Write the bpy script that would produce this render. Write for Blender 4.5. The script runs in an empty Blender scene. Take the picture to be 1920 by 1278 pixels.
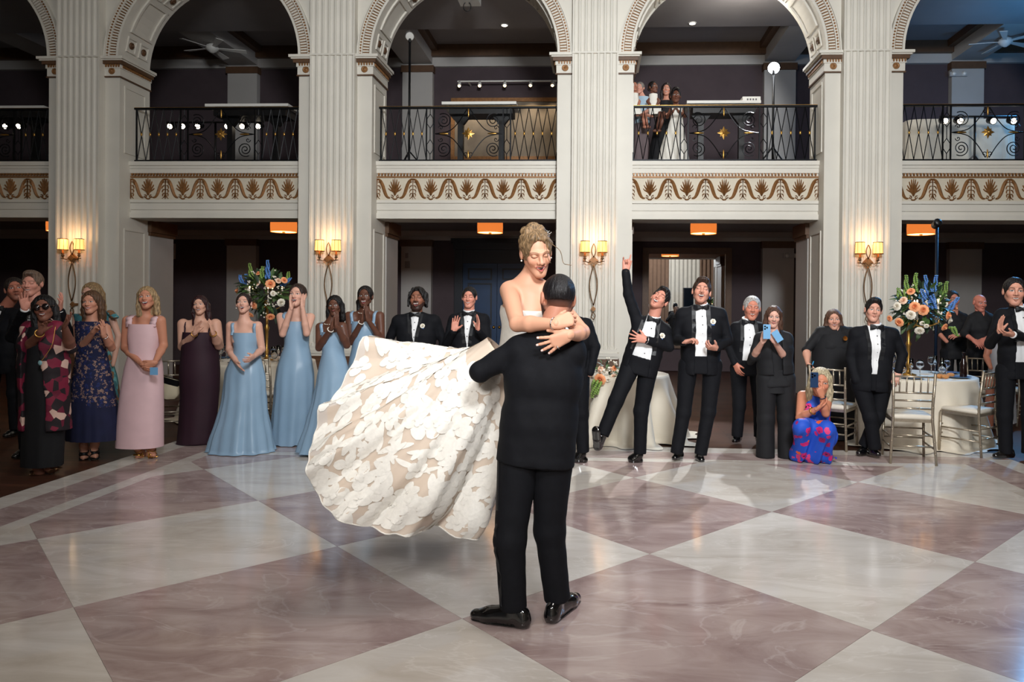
import bpy, math, random
import numpy as np
from mathutils import Vector, Matrix

rng = random.Random(7)
SC = bpy.context.scene
COL = SC.collection

# ------------------------------------------------------------------ camera (calibrated on the floor tiles)
F_PX, PPX, PPY = 1347.3, 1058.5, 578.8
YAW, PITCH, ROLL = 0.0462, 0.0058, 0.0084
CAM_H = 1.58
cam_d = bpy.data.cameras.new('camera')
cam = bpy.data.objects.new('camera', cam_d)
COL.objects.link(cam)
cam_d.sensor_fit = 'HORIZONTAL'
cam_d.sensor_width = 36.0
cam_d.lens = F_PX / 1920 * 36.0
cam_d.shift_x = -(PPX - 960) / 1920
cam_d.shift_y = (PPY - 639) / 1920
cam_d.clip_start = 0.05
cam.matrix_world = (Matrix.Translation((0, 0, CAM_H)) @ Matrix.Rotation(YAW, 4, 'Z') @
                    Matrix.Rotation(math.pi / 2 - PITCH, 4, 'X') @ Matrix.Rotation(ROLL, 4, 'Z'))
SC.camera = cam


def ray(px, py):
    """direction (world) of the sight line through a photo pixel"""
    X = (px - PPX) / F_PX
    Y = (py - PPY) / F_PX
    c, s = math.cos(-ROLL), math.sin(-ROLL)
    X, Y = c * X - s * Y, s * X + c * Y
    a = PITCH
    yc = math.cos(a) - Y * math.sin(a)
    z = -math.sin(a) - Y * math.cos(a)
    c, s = math.cos(YAW), math.sin(YAW)
    return Vector((c * X - s * yc, s * X + c * yc, z))


def at(px, py, Y):
    """point of the sight line at world depth Y"""
    d = ray(px, py)
    return Vector((0, 0, CAM_H)) + d * (Y / d.y)


def ground(px, py, z=0.0):
    d = ray(px, py)
    return Vector((0, 0, CAM_H)) + d * ((z - CAM_H) / d.z)


# ------------------------------------------------------------------ world, lights, exposure
SC.view_settings.view_transform = 'Standard'
SC.view_settings.look = 'None'
SC.view_settings.gamma = 1.0
SC.view_settings.use_curve_mapping = False
SC.view_settings.exposure = 0.0
wd = bpy.data.worlds.new('World')
SC.world = wd
wd.use_nodes = True
wd.node_tree.nodes['Background'].inputs[0].default_value = (0.55, 0.58, 0.65, 1)
wd.node_tree.nodes['Background'].inputs[1].default_value = 0.03


def light(name, kind, loc, energy, color, target=None, **kw):
    ld = bpy.data.lights.new(name, kind)
    ld.energy = energy
    ld.color = color
    for k, v in kw.items():
        setattr(ld, k, v)
    lo = bpy.data.objects.new(name, ld)
    COL.objects.link(lo)
    lo.location = loc
    if target is not None:
        lo.rotation_euler = (Vector(target) - Vector(loc)).to_track_quat('-Z', 'Y').to_euler()
    return lo


# photographer's flash (diffused, beside and above the camera)
light('camera_flash', 'AREA', (-0.7, -0.2, 2.5), 17, (1, 0.96, 0.92), (-0.35, 3.9, 1.2), shape='DISK', size=0.5, spread=math.radians(75))
# stage lamps of the band light the drapes behind the camera
light('stage_back_light', 'AREA', (2.0, -4.0, 6.0), 380, (1, 0.95, 0.88), (2.5, -9, 3.0), shape='DISK', size=1.2)
# area light added overhead to brighten the dance floor, source unseen
light('overhead_fill', 'AREA', (1.2, 3.2, 7.4), 240, (1, 0.94, 0.87), (0.6, 4.6, 0), shape='DISK', size=3.2)
# unseen fill light added behind the camera to brighten the colonnade
light('colonnade_fill', 'AREA', (1.2, -1.4, 5.4), 400, (0.93, 0.97, 1.0), (0.4, 12, 4.6), shape='DISK', size=1.6, spread=math.radians(95))

# ------------------------------------------------------------------ helpers
class MB:
    def __init__(self):
        self.v = []
        self.f = []
        self.m = []

    def add(self, verts, faces, mi=0):
        o = len(self.v)
        self.v.extend([tuple(p) for p in verts])
        self.f.extend([tuple(i + o for i in f) for f in faces])
        self.m.extend([mi] * len(faces))
        return self

    def box(self, x0, x1, y0, y1, z0, z1, mi=0):
        v = [(x0, y0, z0), (x1, y0, z0), (x1, y1, z0), (x0, y1, z0), (x0, y0, z1), (x1, y0, z1), (x1, y1, z1), (x0, y1, z1)]
        return self.add(v, [(0, 3, 2, 1), (4, 5, 6, 7), (0, 1, 5, 4), (1, 2, 6, 5), (2, 3, 7, 6), (3, 0, 4, 7)], mi)

    def tube(self, pts, r, n=8, mi=0, closed=False, caps=True):
        pts = [Vector(p) for p in pts]
        N = len(pts)
        rs = r if isinstance(r, (list, tuple)) else [r] * N
        up = None
        verts = []
        for i, p in enumerate(pts):
            a = pts[(i - 1) % N] if (closed or i > 0) else pts[0]
            b = pts[(i + 1) % N] if (closed or i < N - 1) else pts[-1]
            t = (b - a)
            t = t.normalized() if t.length > 1e-9 else Vector((0, 0, 1))
            if up is None:
                up = t.orthogonal().normalized()
            up = (up - t * up.dot(t))
            up = up.normalized() if up.length > 1e-6 else t.orthogonal().normalized()
            w = t.cross(up)
            for k in range(n):
                an = 2 * math.pi * k / n
                verts.append(p + (up * math.cos(an) + w * math.sin(an)) * rs[i])
        faces = []
        for i in range(N if closed else N - 1):
            j = (i + 1) % N
            for k in range(n):
                k2 = (k + 1) % n
                faces.append((i * n + k, i * n + k2, j * n + k2, j * n + k))
        if caps and not closed:
            faces.append(tuple(range(n - 1, -1, -1)))
            faces.append(tuple((N - 1) * n + k for k in range(n)))
        return self.add(verts, faces, mi)

    def lathe(self, prof, n=20, M=None, mi=0, caps=True):
        """prof: list of (radius, z)"""
        verts = []
        for r, z in prof:
            for k in range(n):
                a = 2 * math.pi * k / n
                p = Vector((r * math.cos(a), r * math.sin(a), z))
                verts.append(M @ p if M is not None else p)
        faces = []
        for i in range(len(prof) - 1):
            for k in range(n):
                k2 = (k + 1) % n
                faces.append((i * n + k, i * n + k2, (i + 1) * n + k2, (i + 1) * n + k))
        if caps:
            if prof[0][0] > 1e-6:
                faces.append(tuple(range(n - 1, -1, -1)))
            if prof[-1][0] > 1e-6:
                faces.append(tuple((len(prof) - 1) * n + k for k in range(n)))
        return self.add(verts, faces, mi)

    def loft(self, rings, closed=True, mi=0):
        n = len(rings[0])
        verts = [p for r in rings for p in r]
        faces = []
        for i in range(len(rings) - 1):
            for k in range(n if closed else n - 1):
                k2 = (k + 1) % n
                faces.append((i * n + k, i * n + k2, (i + 1) * n + k2, (i + 1) * n + k))
        return self.add(verts, faces, mi)

    def prism(self, poly, d0, d1, axis='y', mi=0):
        """extrude 2D polygon; axis y: poly=(x,z); axis z: poly=(x,y); axis x: poly=(y,z)"""
        n = len(poly)

        def P(p, d):
            return {'y': (p[0], d, p[1]), 'z': (p[0], p[1], d), 'x': (d, p[0], p[1])}[axis]
        v = [P(p, d0) for p in poly] + [P(p, d1) for p in poly]
        f = [tuple(range(n))[::-1], tuple(range(n, 2 * n))]
        f += [(i, (i + 1) % n, n + (i + 1) % n, n + i) for i in range(n)]
        return self.add(v, f, mi)

    def sphere(self, c, r, n=10, mi=0, sc=(1, 1, 1)):
        prof = [(math.sin(math.pi * i / n), -math.cos(math.pi * i / n)) for i in range(n + 1)]
        M = Matrix.Translation(c) @ Matrix.Diagonal((r * sc[0], r * sc[1], r * sc[2], 1))
        return self.lathe(prof, max(8, n), M, mi, caps=False)

    def mesh(self, name, mats, smooth=False):
        me = bpy.data.meshes.new(name)
        me.from_pydata(self.v, [], self.f)
        for m in (mats if isinstance(mats, (list, tuple)) else [mats]):
            me.materials.append(m)
        if any(self.m):
            me.polygons.foreach_set('material_index', self.m)
        if smooth:
            me.polygons.foreach_set('use_smooth', [True] * len(self.f))
        me.update()
        return me

    def build(self, name, mats, parent=None, smooth=False, loc=None, auto=None):
        me = self.mesh(name, mats, smooth or auto is not None)
        if auto is not None:
            sharp_by_angle(me, auto)
        o = bpy.data.objects.new(name, me)
        COL.objects.link(o)
        if parent is not None:
            o.parent = parent
        if loc is not None:
            o.location = loc
        return o


def sharp_by_angle(me, ang):
    import bmesh
    bm = bmesh.new()
    bm.from_mesh(me)
    for e in bm.edges:
        if len(e.link_faces) != 2 or e.calc_face_angle(0) > ang:
            e.smooth = False
    bm.to_mesh(me)
    bm.free()


def inst(me, name, parent=None, M=None):
    o = bpy.data.objects.new(name, me)
    COL.objects.link(o)
    if parent is not None:
        o.parent = parent
    if M is not None:
        o.matrix_local = M
    return o


def empty(name, loc=(0, 0, 0), rz=0.0, parent=None):
    o = bpy.data.objects.new(name, None)
    COL.objects.link(o)
    o.location = loc
    o.rotation_euler = (0, 0, rz)
    o.empty_display_size = 0.1
    if parent is not None:
        o.parent = parent
    return o


def tag(o, label=None, cat=None, group=None, kind=None):
    for k, v in (('label', label), ('category', cat), ('group', group), ('kind', kind)):
        if v:
            o[k] = v
    return o


def copy_tree(o, parent=None):
    c = o.copy()
    COL.objects.link(c)
    c.parent = parent
    for ch in list(o.children):
        copy_tree(ch, c)
    return c


# ------------------------------------------------------------------ materials
MATS = {}


def lin(c):
    return tuple(((x / 255) / 12.92 if x / 255 <= 0.04045 else ((x / 255 + 0.055) / 1.055) ** 2.4) for x in c)


def mat(name, rgb, rough=0.5, metal=0.0, spec=0.5, var=0.0, vscale=8.0, bump=0.0, bscale=60.0, sheen=0.0, emit=0.0, ecol=None,
        trans=0.0, coat=0.0, stretch=None, rgb2=None, ior=1.45, sss=0.0, attr=False):
    """sRGB colour in, procedural variation and relief on top"""
    if name in MATS:
        return MATS[name]
    m = bpy.data.materials.new(name)
    m.use_nodes = True
    nt = m.node_tree
    b = nt.nodes['Principled BSDF']
    c = lin(rgb)
    b.inputs['Base Color'].default_value = (*c, 1)
    b.inputs['Roughness'].default_value = rough
    b.inputs['Metallic'].default_value = metal
    b.inputs['Specular IOR Level'].default_value = spec
    b.inputs['IOR'].default_value = ior
    if sheen:
        b.inputs['Sheen Weight'].default_value = sheen
    if trans:
        b.inputs['Transmission Weight'].default_value = trans
    if coat:
        b.inputs['Coat Weight'].default_value = coat
        b.inputs['Coat Roughness'].default_value = 0.08
    if sss:
        b.inputs['Subsurface Weight'].default_value = sss
        b.inputs['Subsurface Radius'].default_value = (0.012, 0.005, 0.003)
        b.inputs['Subsurface Scale'].default_value = 1.0
    if emit:
        b.inputs['Emission Color'].default_value = (*(lin(ecol) if ecol else c), 1)
        b.inputs['Emission Strength'].default_value = emit
    if attr:
        a = nt.nodes.new('ShaderNodeAttribute')
        a.attribute_name = 'Col'
        nt.links.new(a.outputs['Color'], b.inputs['Base Color'])
    if var or rgb2 or bump:
        tc = nt.nodes.new('ShaderNodeTexCoord')
        mp = nt.nodes.new('ShaderNodeMapping')
        nt.links.new(tc.outputs['Object'], mp.inputs[0])
        if stretch:
            mp.inputs['Scale'].default_value = stretch
    if (var or rgb2) and not attr:
        n = nt.nodes.new('ShaderNodeTexNoise')
        n.inputs['Scale'].default_value = vscale
        n.inputs['Detail'].default_value = 5
        nt.links.new(mp.outputs[0], n.inputs['Vector'])
        r = nt.nodes.new('ShaderNodeValToRGB')
        c2 = lin(rgb2) if rgb2 else tuple(min(1, x * (1 + var)) for x in c)
        c1 = c if rgb2 else tuple(x * (1 - var) for x in c)
        r.color_ramp.elements[0].position = 0.35
        r.color_ramp.elements[1].position = 0.65
        r.color_ramp.elements[0].color = (*c1, 1)
        r.color_ramp.elements[1].color = (*c2, 1)
        nt.links.new(n.outputs['Fac'], r.inputs[0])
        nt.links.new(r.outputs[0], b.inputs['Base Color'])
    if bump:
        n2 = nt.nodes.new('ShaderNodeTexNoise')
        n2.inputs['Scale'].default_value = bscale
        n2.inputs['Detail'].default_value = 4
        nt.links.new(mp.outputs[0], n2.inputs['Vector'])
        bp = nt.nodes.new('ShaderNodeBump')
        bp.inputs['Strength'].default_value = bump
        bp.inputs['Distance'].default_value = 0.01
        nt.links.new(n2.outputs['Fac'], bp.inputs['Height'])
        nt.links.new(bp.outputs[0], b.inputs['Normal'])
    MATS[name] = m
    return m


def marble(name, base, vein, vein2, rough=0.13):
    m = bpy.data.materials.new(name)
    m.use_nodes = True
    nt = m.node_tree
    L = nt.links.new
    b = nt.nodes['Principled BSDF']
    b.inputs['Roughness'].default_value = rough
    b.inputs['Specular IOR Level'].default_value = 0.5
    tc = nt.nodes.new('ShaderNodeTexCoord')
    oi = nt.nodes.new('ShaderNodeObjectInfo')
    ad = nt.nodes.new('ShaderNodeVectorMath')
    ad.operation = 'MULTIPLY_ADD'
    L(oi.outputs['Random'], ad.inputs[0])
    ad.inputs[1].default_value = (37, 21, 9)
    L(tc.outputs['Object'], ad.inputs[2])
    mp = nt.nodes.new('ShaderNodeMapping')
    mp.inputs['Rotation'].default_value = (0, 0, 0.5)
    mp.inputs['Scale'].default_value = (1.0, 2.6, 1)
    L(ad.outputs[0], mp.inputs[0])
    n = nt.nodes.new('ShaderNodeTexNoise')
    n.inputs['Scale'].default_value = 1.3
    n.inputs['Detail'].default_value = 9
    n.inputs['Roughness'].default_value = 0.62
    n.inputs['Distortion'].default_value = 1.2
    L(mp.outputs[0], n.inputs['Vector'])
    r = nt.nodes.new('ShaderNodeValToRGB')
    e = r.color_ramp.elements
    e[0].position = 0.3
    e[0].color = (*lin(vein), 1)
    e[1].position = 0.62
    e[1].color = (*lin(base), 1)
    L(n.outputs['Fac'], r.inputs[0])
    # thin pale veins
    n2 = nt.nodes.new('ShaderNodeTexNoise')
    n2.inputs['Scale'].default_value = 0.8
    n2.inputs['Detail'].default_value = 6
    n2.inputs['Distortion'].default_value = 2.0
    L(mp.outputs[0], n2.inputs['Vector'])
    r2 = nt.nodes.new('ShaderNodeValToRGB')
    e = r2.color_ramp.elements
    e[0].position = 0.485
    e[0].color = (0, 0, 0, 1)
    e[1].position = 0.5
    e[1].color = (1, 1, 1, 1)
    e2 = r2.color_ramp.elements.new(0.515)
    e2.color = (0, 0, 0, 1)
    L(n2.outputs['Fac'], r2.inputs[0])
    mx = nt.nodes.new('ShaderNodeMix')
    mx.data_type = 'RGBA'
    ml = nt.nodes.new('ShaderNodeMath')
    ml.operation = 'MULTIPLY'
    ml.inputs[1].default_value = 0.35
    L(r2.outputs[0], ml.inputs[0])
    L(ml.outputs[0], mx.inputs[0])
    L(r.outputs[0], mx.inputs[6])
    mx.inputs[7].default_value = (*lin(vein2), 1)
    L(mx.outputs[2], b.inputs['Base Color'])
    MATS[name] = m
    return m


M_PLASTER = mat('plaster_ivory', (214, 209, 198), 0.55, var=0.03, vscale=2, bump=0.05, bscale=25)
M_PLASTER2 = mat('plaster_grey', (176, 172, 168), 0.6, var=0.03, vscale=2)
M_GILT = mat('antique_gilt', (140, 98, 58), 0.5, 0.25, var=0.18, vscale=20)
M_BROWN = mat('brown_band', (92, 66, 46), 0.5, var=0.1, vscale=10)
M_WALL = mat('aubergine_wall', (74, 62, 66), 0.8, var=0.06, vscale=3, bump=0.1, bscale=90)
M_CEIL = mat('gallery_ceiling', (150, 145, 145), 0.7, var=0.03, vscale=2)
M_IRON = mat('black_iron', (16, 17, 20), 0.45, 0.6, var=0.2, vscale=30)
M_GOLD = mat('gold_leaf', (196, 150, 78), 0.32, 0.9, var=0.12, vscale=25)
M_BRONZE = mat('aged_bronze', (112, 84, 58), 0.4, 0.85, var=0.15, vscale=25)
M_BLACK = mat('black_lacquer', (14, 14, 16), 0.4, var=0.1, vscale=12)
M_WHITE = mat('white_laminate', (226, 224, 218), 0.35, var=0.02, vscale=6)
M_GLASS = mat('clear_glass', (250, 252, 255), 0.02, trans=1.0, ior=1.45)
M_CHROME = mat('chrome', (210, 210, 212), 0.18, 1.0, var=0.03)
M_WARMGLOW = mat('warm_lamp_glow', (255, 214, 150), 0.4, emit=14.0, ecol=(255, 206, 140))
M_COOLGLOW = mat('spot_lens_glow', (255, 250, 240), 0.2, emit=30.0, ecol=(240, 246, 255))
M_PARGLOW = mat('par_lens_glow', (255, 240, 215), 0.2, emit=12.0, ecol=(255, 238, 210))


def nrm(v):
    v = np.array(v, float)
    return v / (np.linalg.norm(v) + 1e-12)


A_ = np.array


def ring_pts(c, axis, r, n=18):
    a = nrm(axis)
    u = nrm(np.cross(a, (0.3, 0.9, 0.31)))
    v = np.cross(a, u)
    return [Vector(A_(c) + r * (u * math.cos(2 * math.pi * i / n) + v * math.sin(2 * math.pi * i / n))) for i in range(n)]


def ribbon(mb, pts, wdir, hw, th, mi=0):
    """flat band through pts, half width hw along wdir"""
    pts = [A_(p) for p in pts]
    rings = []
    for i, p in enumerate(pts):
        t = nrm(pts[min(i + 1, len(pts) - 1)] - pts[max(i - 1, 0)])
        w = nrm(A_(wdir) - t * (A_(wdir) @ t))
        n_ = np.cross(t, w)
        rings.append([Vector(p + w * hw + n_ * th), Vector(p - w * hw + n_ * th), Vector(p - w * hw - n_ * th), Vector(p + w * hw - n_ * th)])
    mb.loft(rings)
    a = len(mb.v) - len(rings) * 4
    mb.f.append((a, a + 1, a + 2, a + 3))
    mb.m.append(mi)
    b = len(mb.v) - 4
    mb.f.append((b + 3, b + 2, b + 1, b))
    mb.m.append(mi)


def catmull(P, n=6):
    P = [A_(p) for p in P]
    out = []
    for i in range(len(P) - 1):
        p0, p1, p2, p3 = P[max(0, i - 1)], P[i], P[i + 1], P[min(len(P) - 1, i + 2)]
        for j in range(n):
            t = j / n
            out.append(0.5 * ((2 * p1) + (-p0 + p2) * t + (2 * p0 - 5 * p1 + 4 * p2 - p3) * t * t + (-p0 + 3 * p1 - 3 * p2 + p3) * t ** 3))
    out.append(P[-1])
    return out


M_PETAL_W = mat('white_petal', (236, 228, 212), 0.6, var=0.04, vscale=30)
M_PETAL_B = mat('blue_petal', (86, 130, 196), 0.6, var=0.15, vscale=30)
M_PETAL_P = mat('peach_petal', (244, 168, 118), 0.6, var=0.1, vscale=20)
M_PETAL_Q = mat('blush_petal', (242, 204, 176), 0.6, var=0.06, vscale=20)
M_LEAF = mat('leaf_green', (66, 92, 46), 0.55, var=0.3, vscale=15)
M_LEAF2 = mat('dark_leaf', (34, 52, 32), 0.5, var=0.3, vscale=15)


def rose_mb(mb, c, R, r, mi=0, layers=4):
    """rose head: overlapping cupped petals around a bud; R columns = x,y,axis"""
    c = A_(c)
    for L in range(layers):
        n = 3 + L * 2
        rad = r * (0.22 + 0.78 * (L + 0.4) / layers)
        for i in range(n):
            a = 2 * math.pi * (i + 0.5 * (L % 2)) / n + L
            wv = 2 * math.pi / n * 0.72
            rings = []
            for q, (rr, zz) in enumerate(((0.25, -0.25), (0.75, 0.05), (1.0, 0.42 - 0.16 * L), (1.06 + 0.06 * L, 0.58 - 0.24 * L))):
                row = []
                for w in (-1, -0.4, 0.4, 1):
                    aa = a + w * wv * (0.6 if q == 3 else 1)
                    cup = 1 - 0.10 * (1 - abs(w))
                    p = A_([math.cos(aa) * rad * rr * (2 - cup), math.sin(aa) * rad * rr * (2 - cup), r * (zz + 0.12)])
                    row.append(Vector(c + R @ p))
                rings.append(row)
            mb.loft(rings, closed=False, mi=mi)
    return mb


def leaf_mb(mb, p, d, up_, l, w, mi=0, fold=0.25):
    p, d = A_(p), nrm(d)
    sd_ = nrm(np.cross(d, up_))
    n_ = np.cross(sd_, d)
    v = [p]
    rows = []
    for t, ww in ((0.0, 0.05), (0.3, 0.85), (0.6, 1.0), (0.85, 0.5), (1.0, 0.03)):
        c_ = p + d * l * t - n_ * (l * 0.25 * t * t)
        rows.append([Vector(c_ + sd_ * w * ww + n_ * w * fold * ww), Vector(c_), Vector(c_ - sd_ * w * ww + n_ * w * fold * ww)])
    mb.loft(rows, closed=False, mi=mi)


def frame(axis, up_=(0.1, 0.2, 1)):
    z = nrm(axis)
    x = nrm(np.cross(up_, z)) if abs(nrm(up_) @ z) < 0.99 else nrm(np.cross((1, 0, 0), z))
    return np.stack([x, np.cross(z, x), z], 1)



# ------------------------------------------------------------------ architecture
FY = 11.9                      # front plane of the piers
PJ = 0.16                      # pilasters stand proud of the piers
BY = FY + 0.31                 # face of the balcony beams
JB = FY + 0.82                 # back of the arch reveals
WY = 17.5                      # rear wall of both storeys


def fx(px, py=350, Y=FY):
    return at(px, py, Y).x


def fz(py, px=1112, Y=FY):
    return at(px, py, Y).z


PIERS = [(fx(94), fx(113, Y=FY - PJ), fx(195, Y=FY - PJ), fx(227)), (fx(557), fx(580, Y=FY - PJ), fx(663, Y=FY - PJ), fx(693)),
         (fx(1040), fx(1070, Y=FY - PJ), fx(1155, Y=FY - PJ), fx(1182)), (fx(1548), fx(1580, Y=FY - PJ), fx(1670, Y=FY - PJ), fx(1695))]
pw = sum(p[3] - p[0] for p in PIERS) / 4
fw = sum(p[2] - p[1] for p in PIERS) / 4
step = (PIERS[3][0] + PIERS[3][3] - PIERS[0][0] - PIERS[0][3]) / 6
cx0 = sum((p[0] + p[3]) / 2 for p in PIERS) / 4 - 1.5 * step
CX = [cx0 + step * (i - 1) for i in range(6)]      # pier centres, one more on either side
Z_IMP, Z_IMPB = fz(102), fz(138)
Z_SLAB, Z_BEAM = fz(303, Y=BY), fz(411, Y=BY)
Z_TOP = 9.2
R_ARCH = (step - pw) / 2
print('piers', [round(c, 2) for c in CX], 'pw', round(pw, 2), 'fw', round(fw, 2), 'step', round(step, 2), 'zimp', Z_IMP, Z_IMPB, 'slab', Z_SLAB, Z_BEAM, 'R', R_ARCH)

# floor of polished dark wood
def wood_mat():
    m = bpy.data.materials.new('dark_wood_floor')
    m.use_nodes = True
    nt = m.node_tree
    L = nt.links.new
    b = nt.nodes['Principled BSDF']
    b.inputs['Roughness'].default_value = 0.4
    b.inputs['Specular IOR Level'].default_value = 0.25
    tc = nt.nodes.new('ShaderNodeTexCoord')
    br = nt.nodes.new('ShaderNodeTexBrick')
    br.inputs['Color1'].default_value = (*lin((96, 62, 46)), 1)
    br.inputs['Color2'].default_value = (*lin((74, 47, 36)), 1)
    br.inputs['Mortar'].default_value = (*lin((24, 16, 14)), 1)
    br.inputs['Scale'].default_value = 1.0
    br.inputs['Mortar Size'].default_value = 0.003
    br.inputs['Brick Width'].default_value = 1.6
    br.inputs['Row Height'].default_value = 0.1
    L(tc.outputs['Object'], br.inputs['Vector'])
    mp = nt.nodes.new('ShaderNodeMapping')
    mp.inputs['Scale'].default_value = (1.5, 18, 1)
    L(tc.outputs['Object'], mp.inputs[0])
    n = nt.nodes.new('ShaderNodeTexNoise')
    n.inputs['Scale'].default_value = 3
    n.inputs['Detail'].default_value = 6
    L(mp.outputs[0], n.inputs['Vector'])
    mx = nt.nodes.new('ShaderNodeMix')
    mx.data_type = 'RGBA'
    mx.blend_type = 'MULTIPLY'
    mx.inputs[0].default_value = 0.5
    L(br.outputs['Color'], mx.inputs[6])
    L(n.outputs['Color'], mx.inputs[7])
    L(mx.outputs[2], b.inputs['Base Color'])
    return m


fl = MB().box(-16, 16, -9, WY + 0.2, -0.2, -0.012).build('floor', wood_mat())
tag(fl, 'dark polished wood plank floor around the marble dance floor', kind='structure')

# square marble dance floor with banded border
M_MW = marble('marble_cream', (208, 202, 196), (186, 177, 168), (224, 220, 216))
M_MP = marble('marble_rose', (178, 160, 156), (138, 114, 112), (200, 188, 184))
DX0, DX1, DY1 = -4.76, 4.34, 8.05
DY0 = DY1 - 9.1
dance = empty('dance_floor', ((DX0 + DX1) / 2, (DY0 + DY1) / 2, 0))
tag(dance, 'square marble dance floor of cream and rose diamond tiles with banded border', kind='structure')


def clip_poly(poly, x0, x1, y0, y1):
    for ax, lim, sg in ((0, x0, 1), (0, x1, -1), (1, y0, 1), (1, y1, -1)):
        out = []
        for i in range(len(poly)):
            a, b_ = poly[i], poly[(i + 1) % len(poly)]
            ia, ib = sg * (a[ax] - lim) >= 0, sg * (b_[ax] - lim) >= 0
            if ia:
                out.append(a)
            if ia != ib:
                t = (lim - a[ax]) / (b_[ax] - a[ax])
                out.append((a[0] + t * (b_[0] - a[0]), a[1] + t * (b_[1] - a[1])))
        poly = out
        if not poly:
            break
    return poly


def slab(poly, name, m):
    cx = sum(p[0] for p in poly) / len(poly)
    cy = sum(p[1] for p in poly) / len(poly)
    g = 0.0012
    q = []
    for x, y in poly:
        d = math.hypot(x - cx, y - cy)
        k = 1 - g * 1.4 / max(d, 0.02)
        q.append(((x - cx) * k, (y - cy) * k))
    o = MB().prism(q, -0.012, 0.0, 'z').build(name, m, dance)
    o.location = (cx - dance.location.x, cy - dance.location.y, 0)
    return o


TD, TU, TV = 2.0194, -0.6668, 3.5736
ring = [0.0, 0.26, 0.61, 0.76]
fx0, fx1, fy0, fy1 = DX0 + ring[3], DX1 - ring[3], DY0 + ring[3], DY1 - ring[3]
h = TD / 2
for j in range(-6, 6):
    for i in range(-6, 8):
        if (i + j) % 2:
            cx, cy = TU + i * h, TV + j * h
            poly = clip_poly([(cx - h, cy), (cx, cy - h), (cx + h, cy), (cx, cy + h)], fx0, fx1, fy0, fy1)
            if len(poly) >= 3:
                ar = abs(sum(poly[k][0] * poly[(k + 1) % len(poly)][1] - poly[(k + 1) % len(poly)][0] * poly[k][1] for k in range(len(poly)))) / 2
                if ar > 0.004:
                    slab(poly, 'tile', M_MW if j % 2 else M_MP)
for k in range(3):
    a, b_ = ring[k], ring[k + 1]
    X0, X1, Y0, Y1 = DX0 + a, DX1 - a, DY0 + a, DY1 - a
    w = b_ - a
    m = M_MP if k == 1 else M_MW
    for poly in ([(X0, Y1 - w), (X1, Y1 - w), (X1, Y1), (X0, Y1)], [(X0, Y0), (X1, Y0), (X1, Y0 + w), (X0, Y0 + w)],
                 [(X0, Y0 + w), (X0 + w, Y0 + w), (X0 + w, Y1 - w), (X0, Y1 - w)], [(X1 - w, Y0 + w), (X1, Y0 + w), (X1, Y1 - w), (X1 - w, Y1 - w)]):
        slab(poly, 'border_strip', m)
grout = MB().box(DX0 + .003, DX1 - .003, DY0 + .003, DY1 - .003, -0.0119, -0.002).build('grout_bed', mat('grout', (186, 178, 172), 0.5, var=0.03), dance)
grout.location = (-dance.location.x, -dance.location.y, 0)

# colonnade ---------------------------------------------------------------
wall = empty('wall_back', (0, FY, 0))
tag(wall, 'ivory arcaded ballroom wall with fluted pilasters, arches and gallery', kind='structure')


def wpart(mb, name, m, parent=None, **k):
    o = mb.build(name, m, parent or wall, **k)
    if parent is None:
        o.location = (0, -FY, 0)
    return o


# pier body
pier_mb = MB().box(-pw / 2, pw / 2, FY, JB, 0, Z_TOP)
for sx in (-1, 1):      # reveal panels: raised frame on the sides
    x = sx * pw / 2
    for z0, z1 in ((0.9, Z_BEAM - 0.2), (Z_SLAB + 0.12, Z_IMPB - 0.12)):
        y0, y1 = FY + 0.12, JB - 0.12
        for a in ((y0, y0 + 0.035, z0, z1), (y1 - 0.035, y1, z0, z1), (y0 + 0.035, y1 - 0.035, z0, z0 + 0.035), (y0 + 0.035, y1 - 0.035, z1 - 0.035, z1)):
            xs = sorted((x - sx * 0.002, x + sx * 0.016))
            pier_mb.box(xs[0], xs[1], *a)
pier_me = pier_mb.mesh('pier', M_PLASTER)
# fluted pilaster section
NFL = 7
sec = []
hw = fw / 2
pitch = fw / (NFL + 0.25)
sec.append((-hw, FY))
sec.append((-hw, FY - PJ))
for k in range(NFL):
    c = (k - (NFL - 1) / 2) * pitch
    r = pitch * 0.38
    for a in range(7):
        t = math.pi * a / 6
        sec.append((c - r * math.cos(t), FY - PJ + 0.75 * r * math.sin(t)))
sec += [(hw, FY - PJ), (hw, FY)]
Z_PB = 0.86
pil_mb = MB()
JN = Z_IMP - 0.02
for z0, z1 in ((Z_PB, JN - 0.012), (JN + 0.012, Z_TOP)):
    n = len(sec)
    pil_mb.add([(x, y, z0) for x, y in sec] + [(x, y, z1) for x, y in sec], [(i, i + 1, n + i + 1, n + i) for i in range(n - 1)])
pil_mb.box(-hw - .004, hw + .004, FY - PJ - 0.008, FY, JN - 0.013, JN + 0.013)
# flute stops and base mouldings
for k in range(NFL):
    c = (k - (NFL - 1) / 2) * pitch
    pil_mb.sphere((c, FY - PJ + 0.028, Z_PB + 0.005), pitch * 0.37, 8, sc=(1, 0.75, 1.5))
for z0, z1, e in ((0.80, 0.86, 0.02), (0.74, 0.80, 0.05), (0.70, 0.74, 0.035)):
    pil_mb.box(-hw - e, hw + e, FY - PJ - e, FY, z0, z1)
pil_me = pil_mb.mesh('pilaster', M_PLASTER)
ped_me = MB().box(-hw - 0.05, hw + 0.05, FY - PJ - 0.05, FY, 0.12, 0.70).box(-hw - 0.08, hw + 0.08, FY - PJ - 0.08, FY, 0, 0.12).mesh('pedestal', mat('walnut_plinth', (96, 68, 50), 0.4, var=0.2, vscale=4, stretch=(1, 1, 8)))
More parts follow.
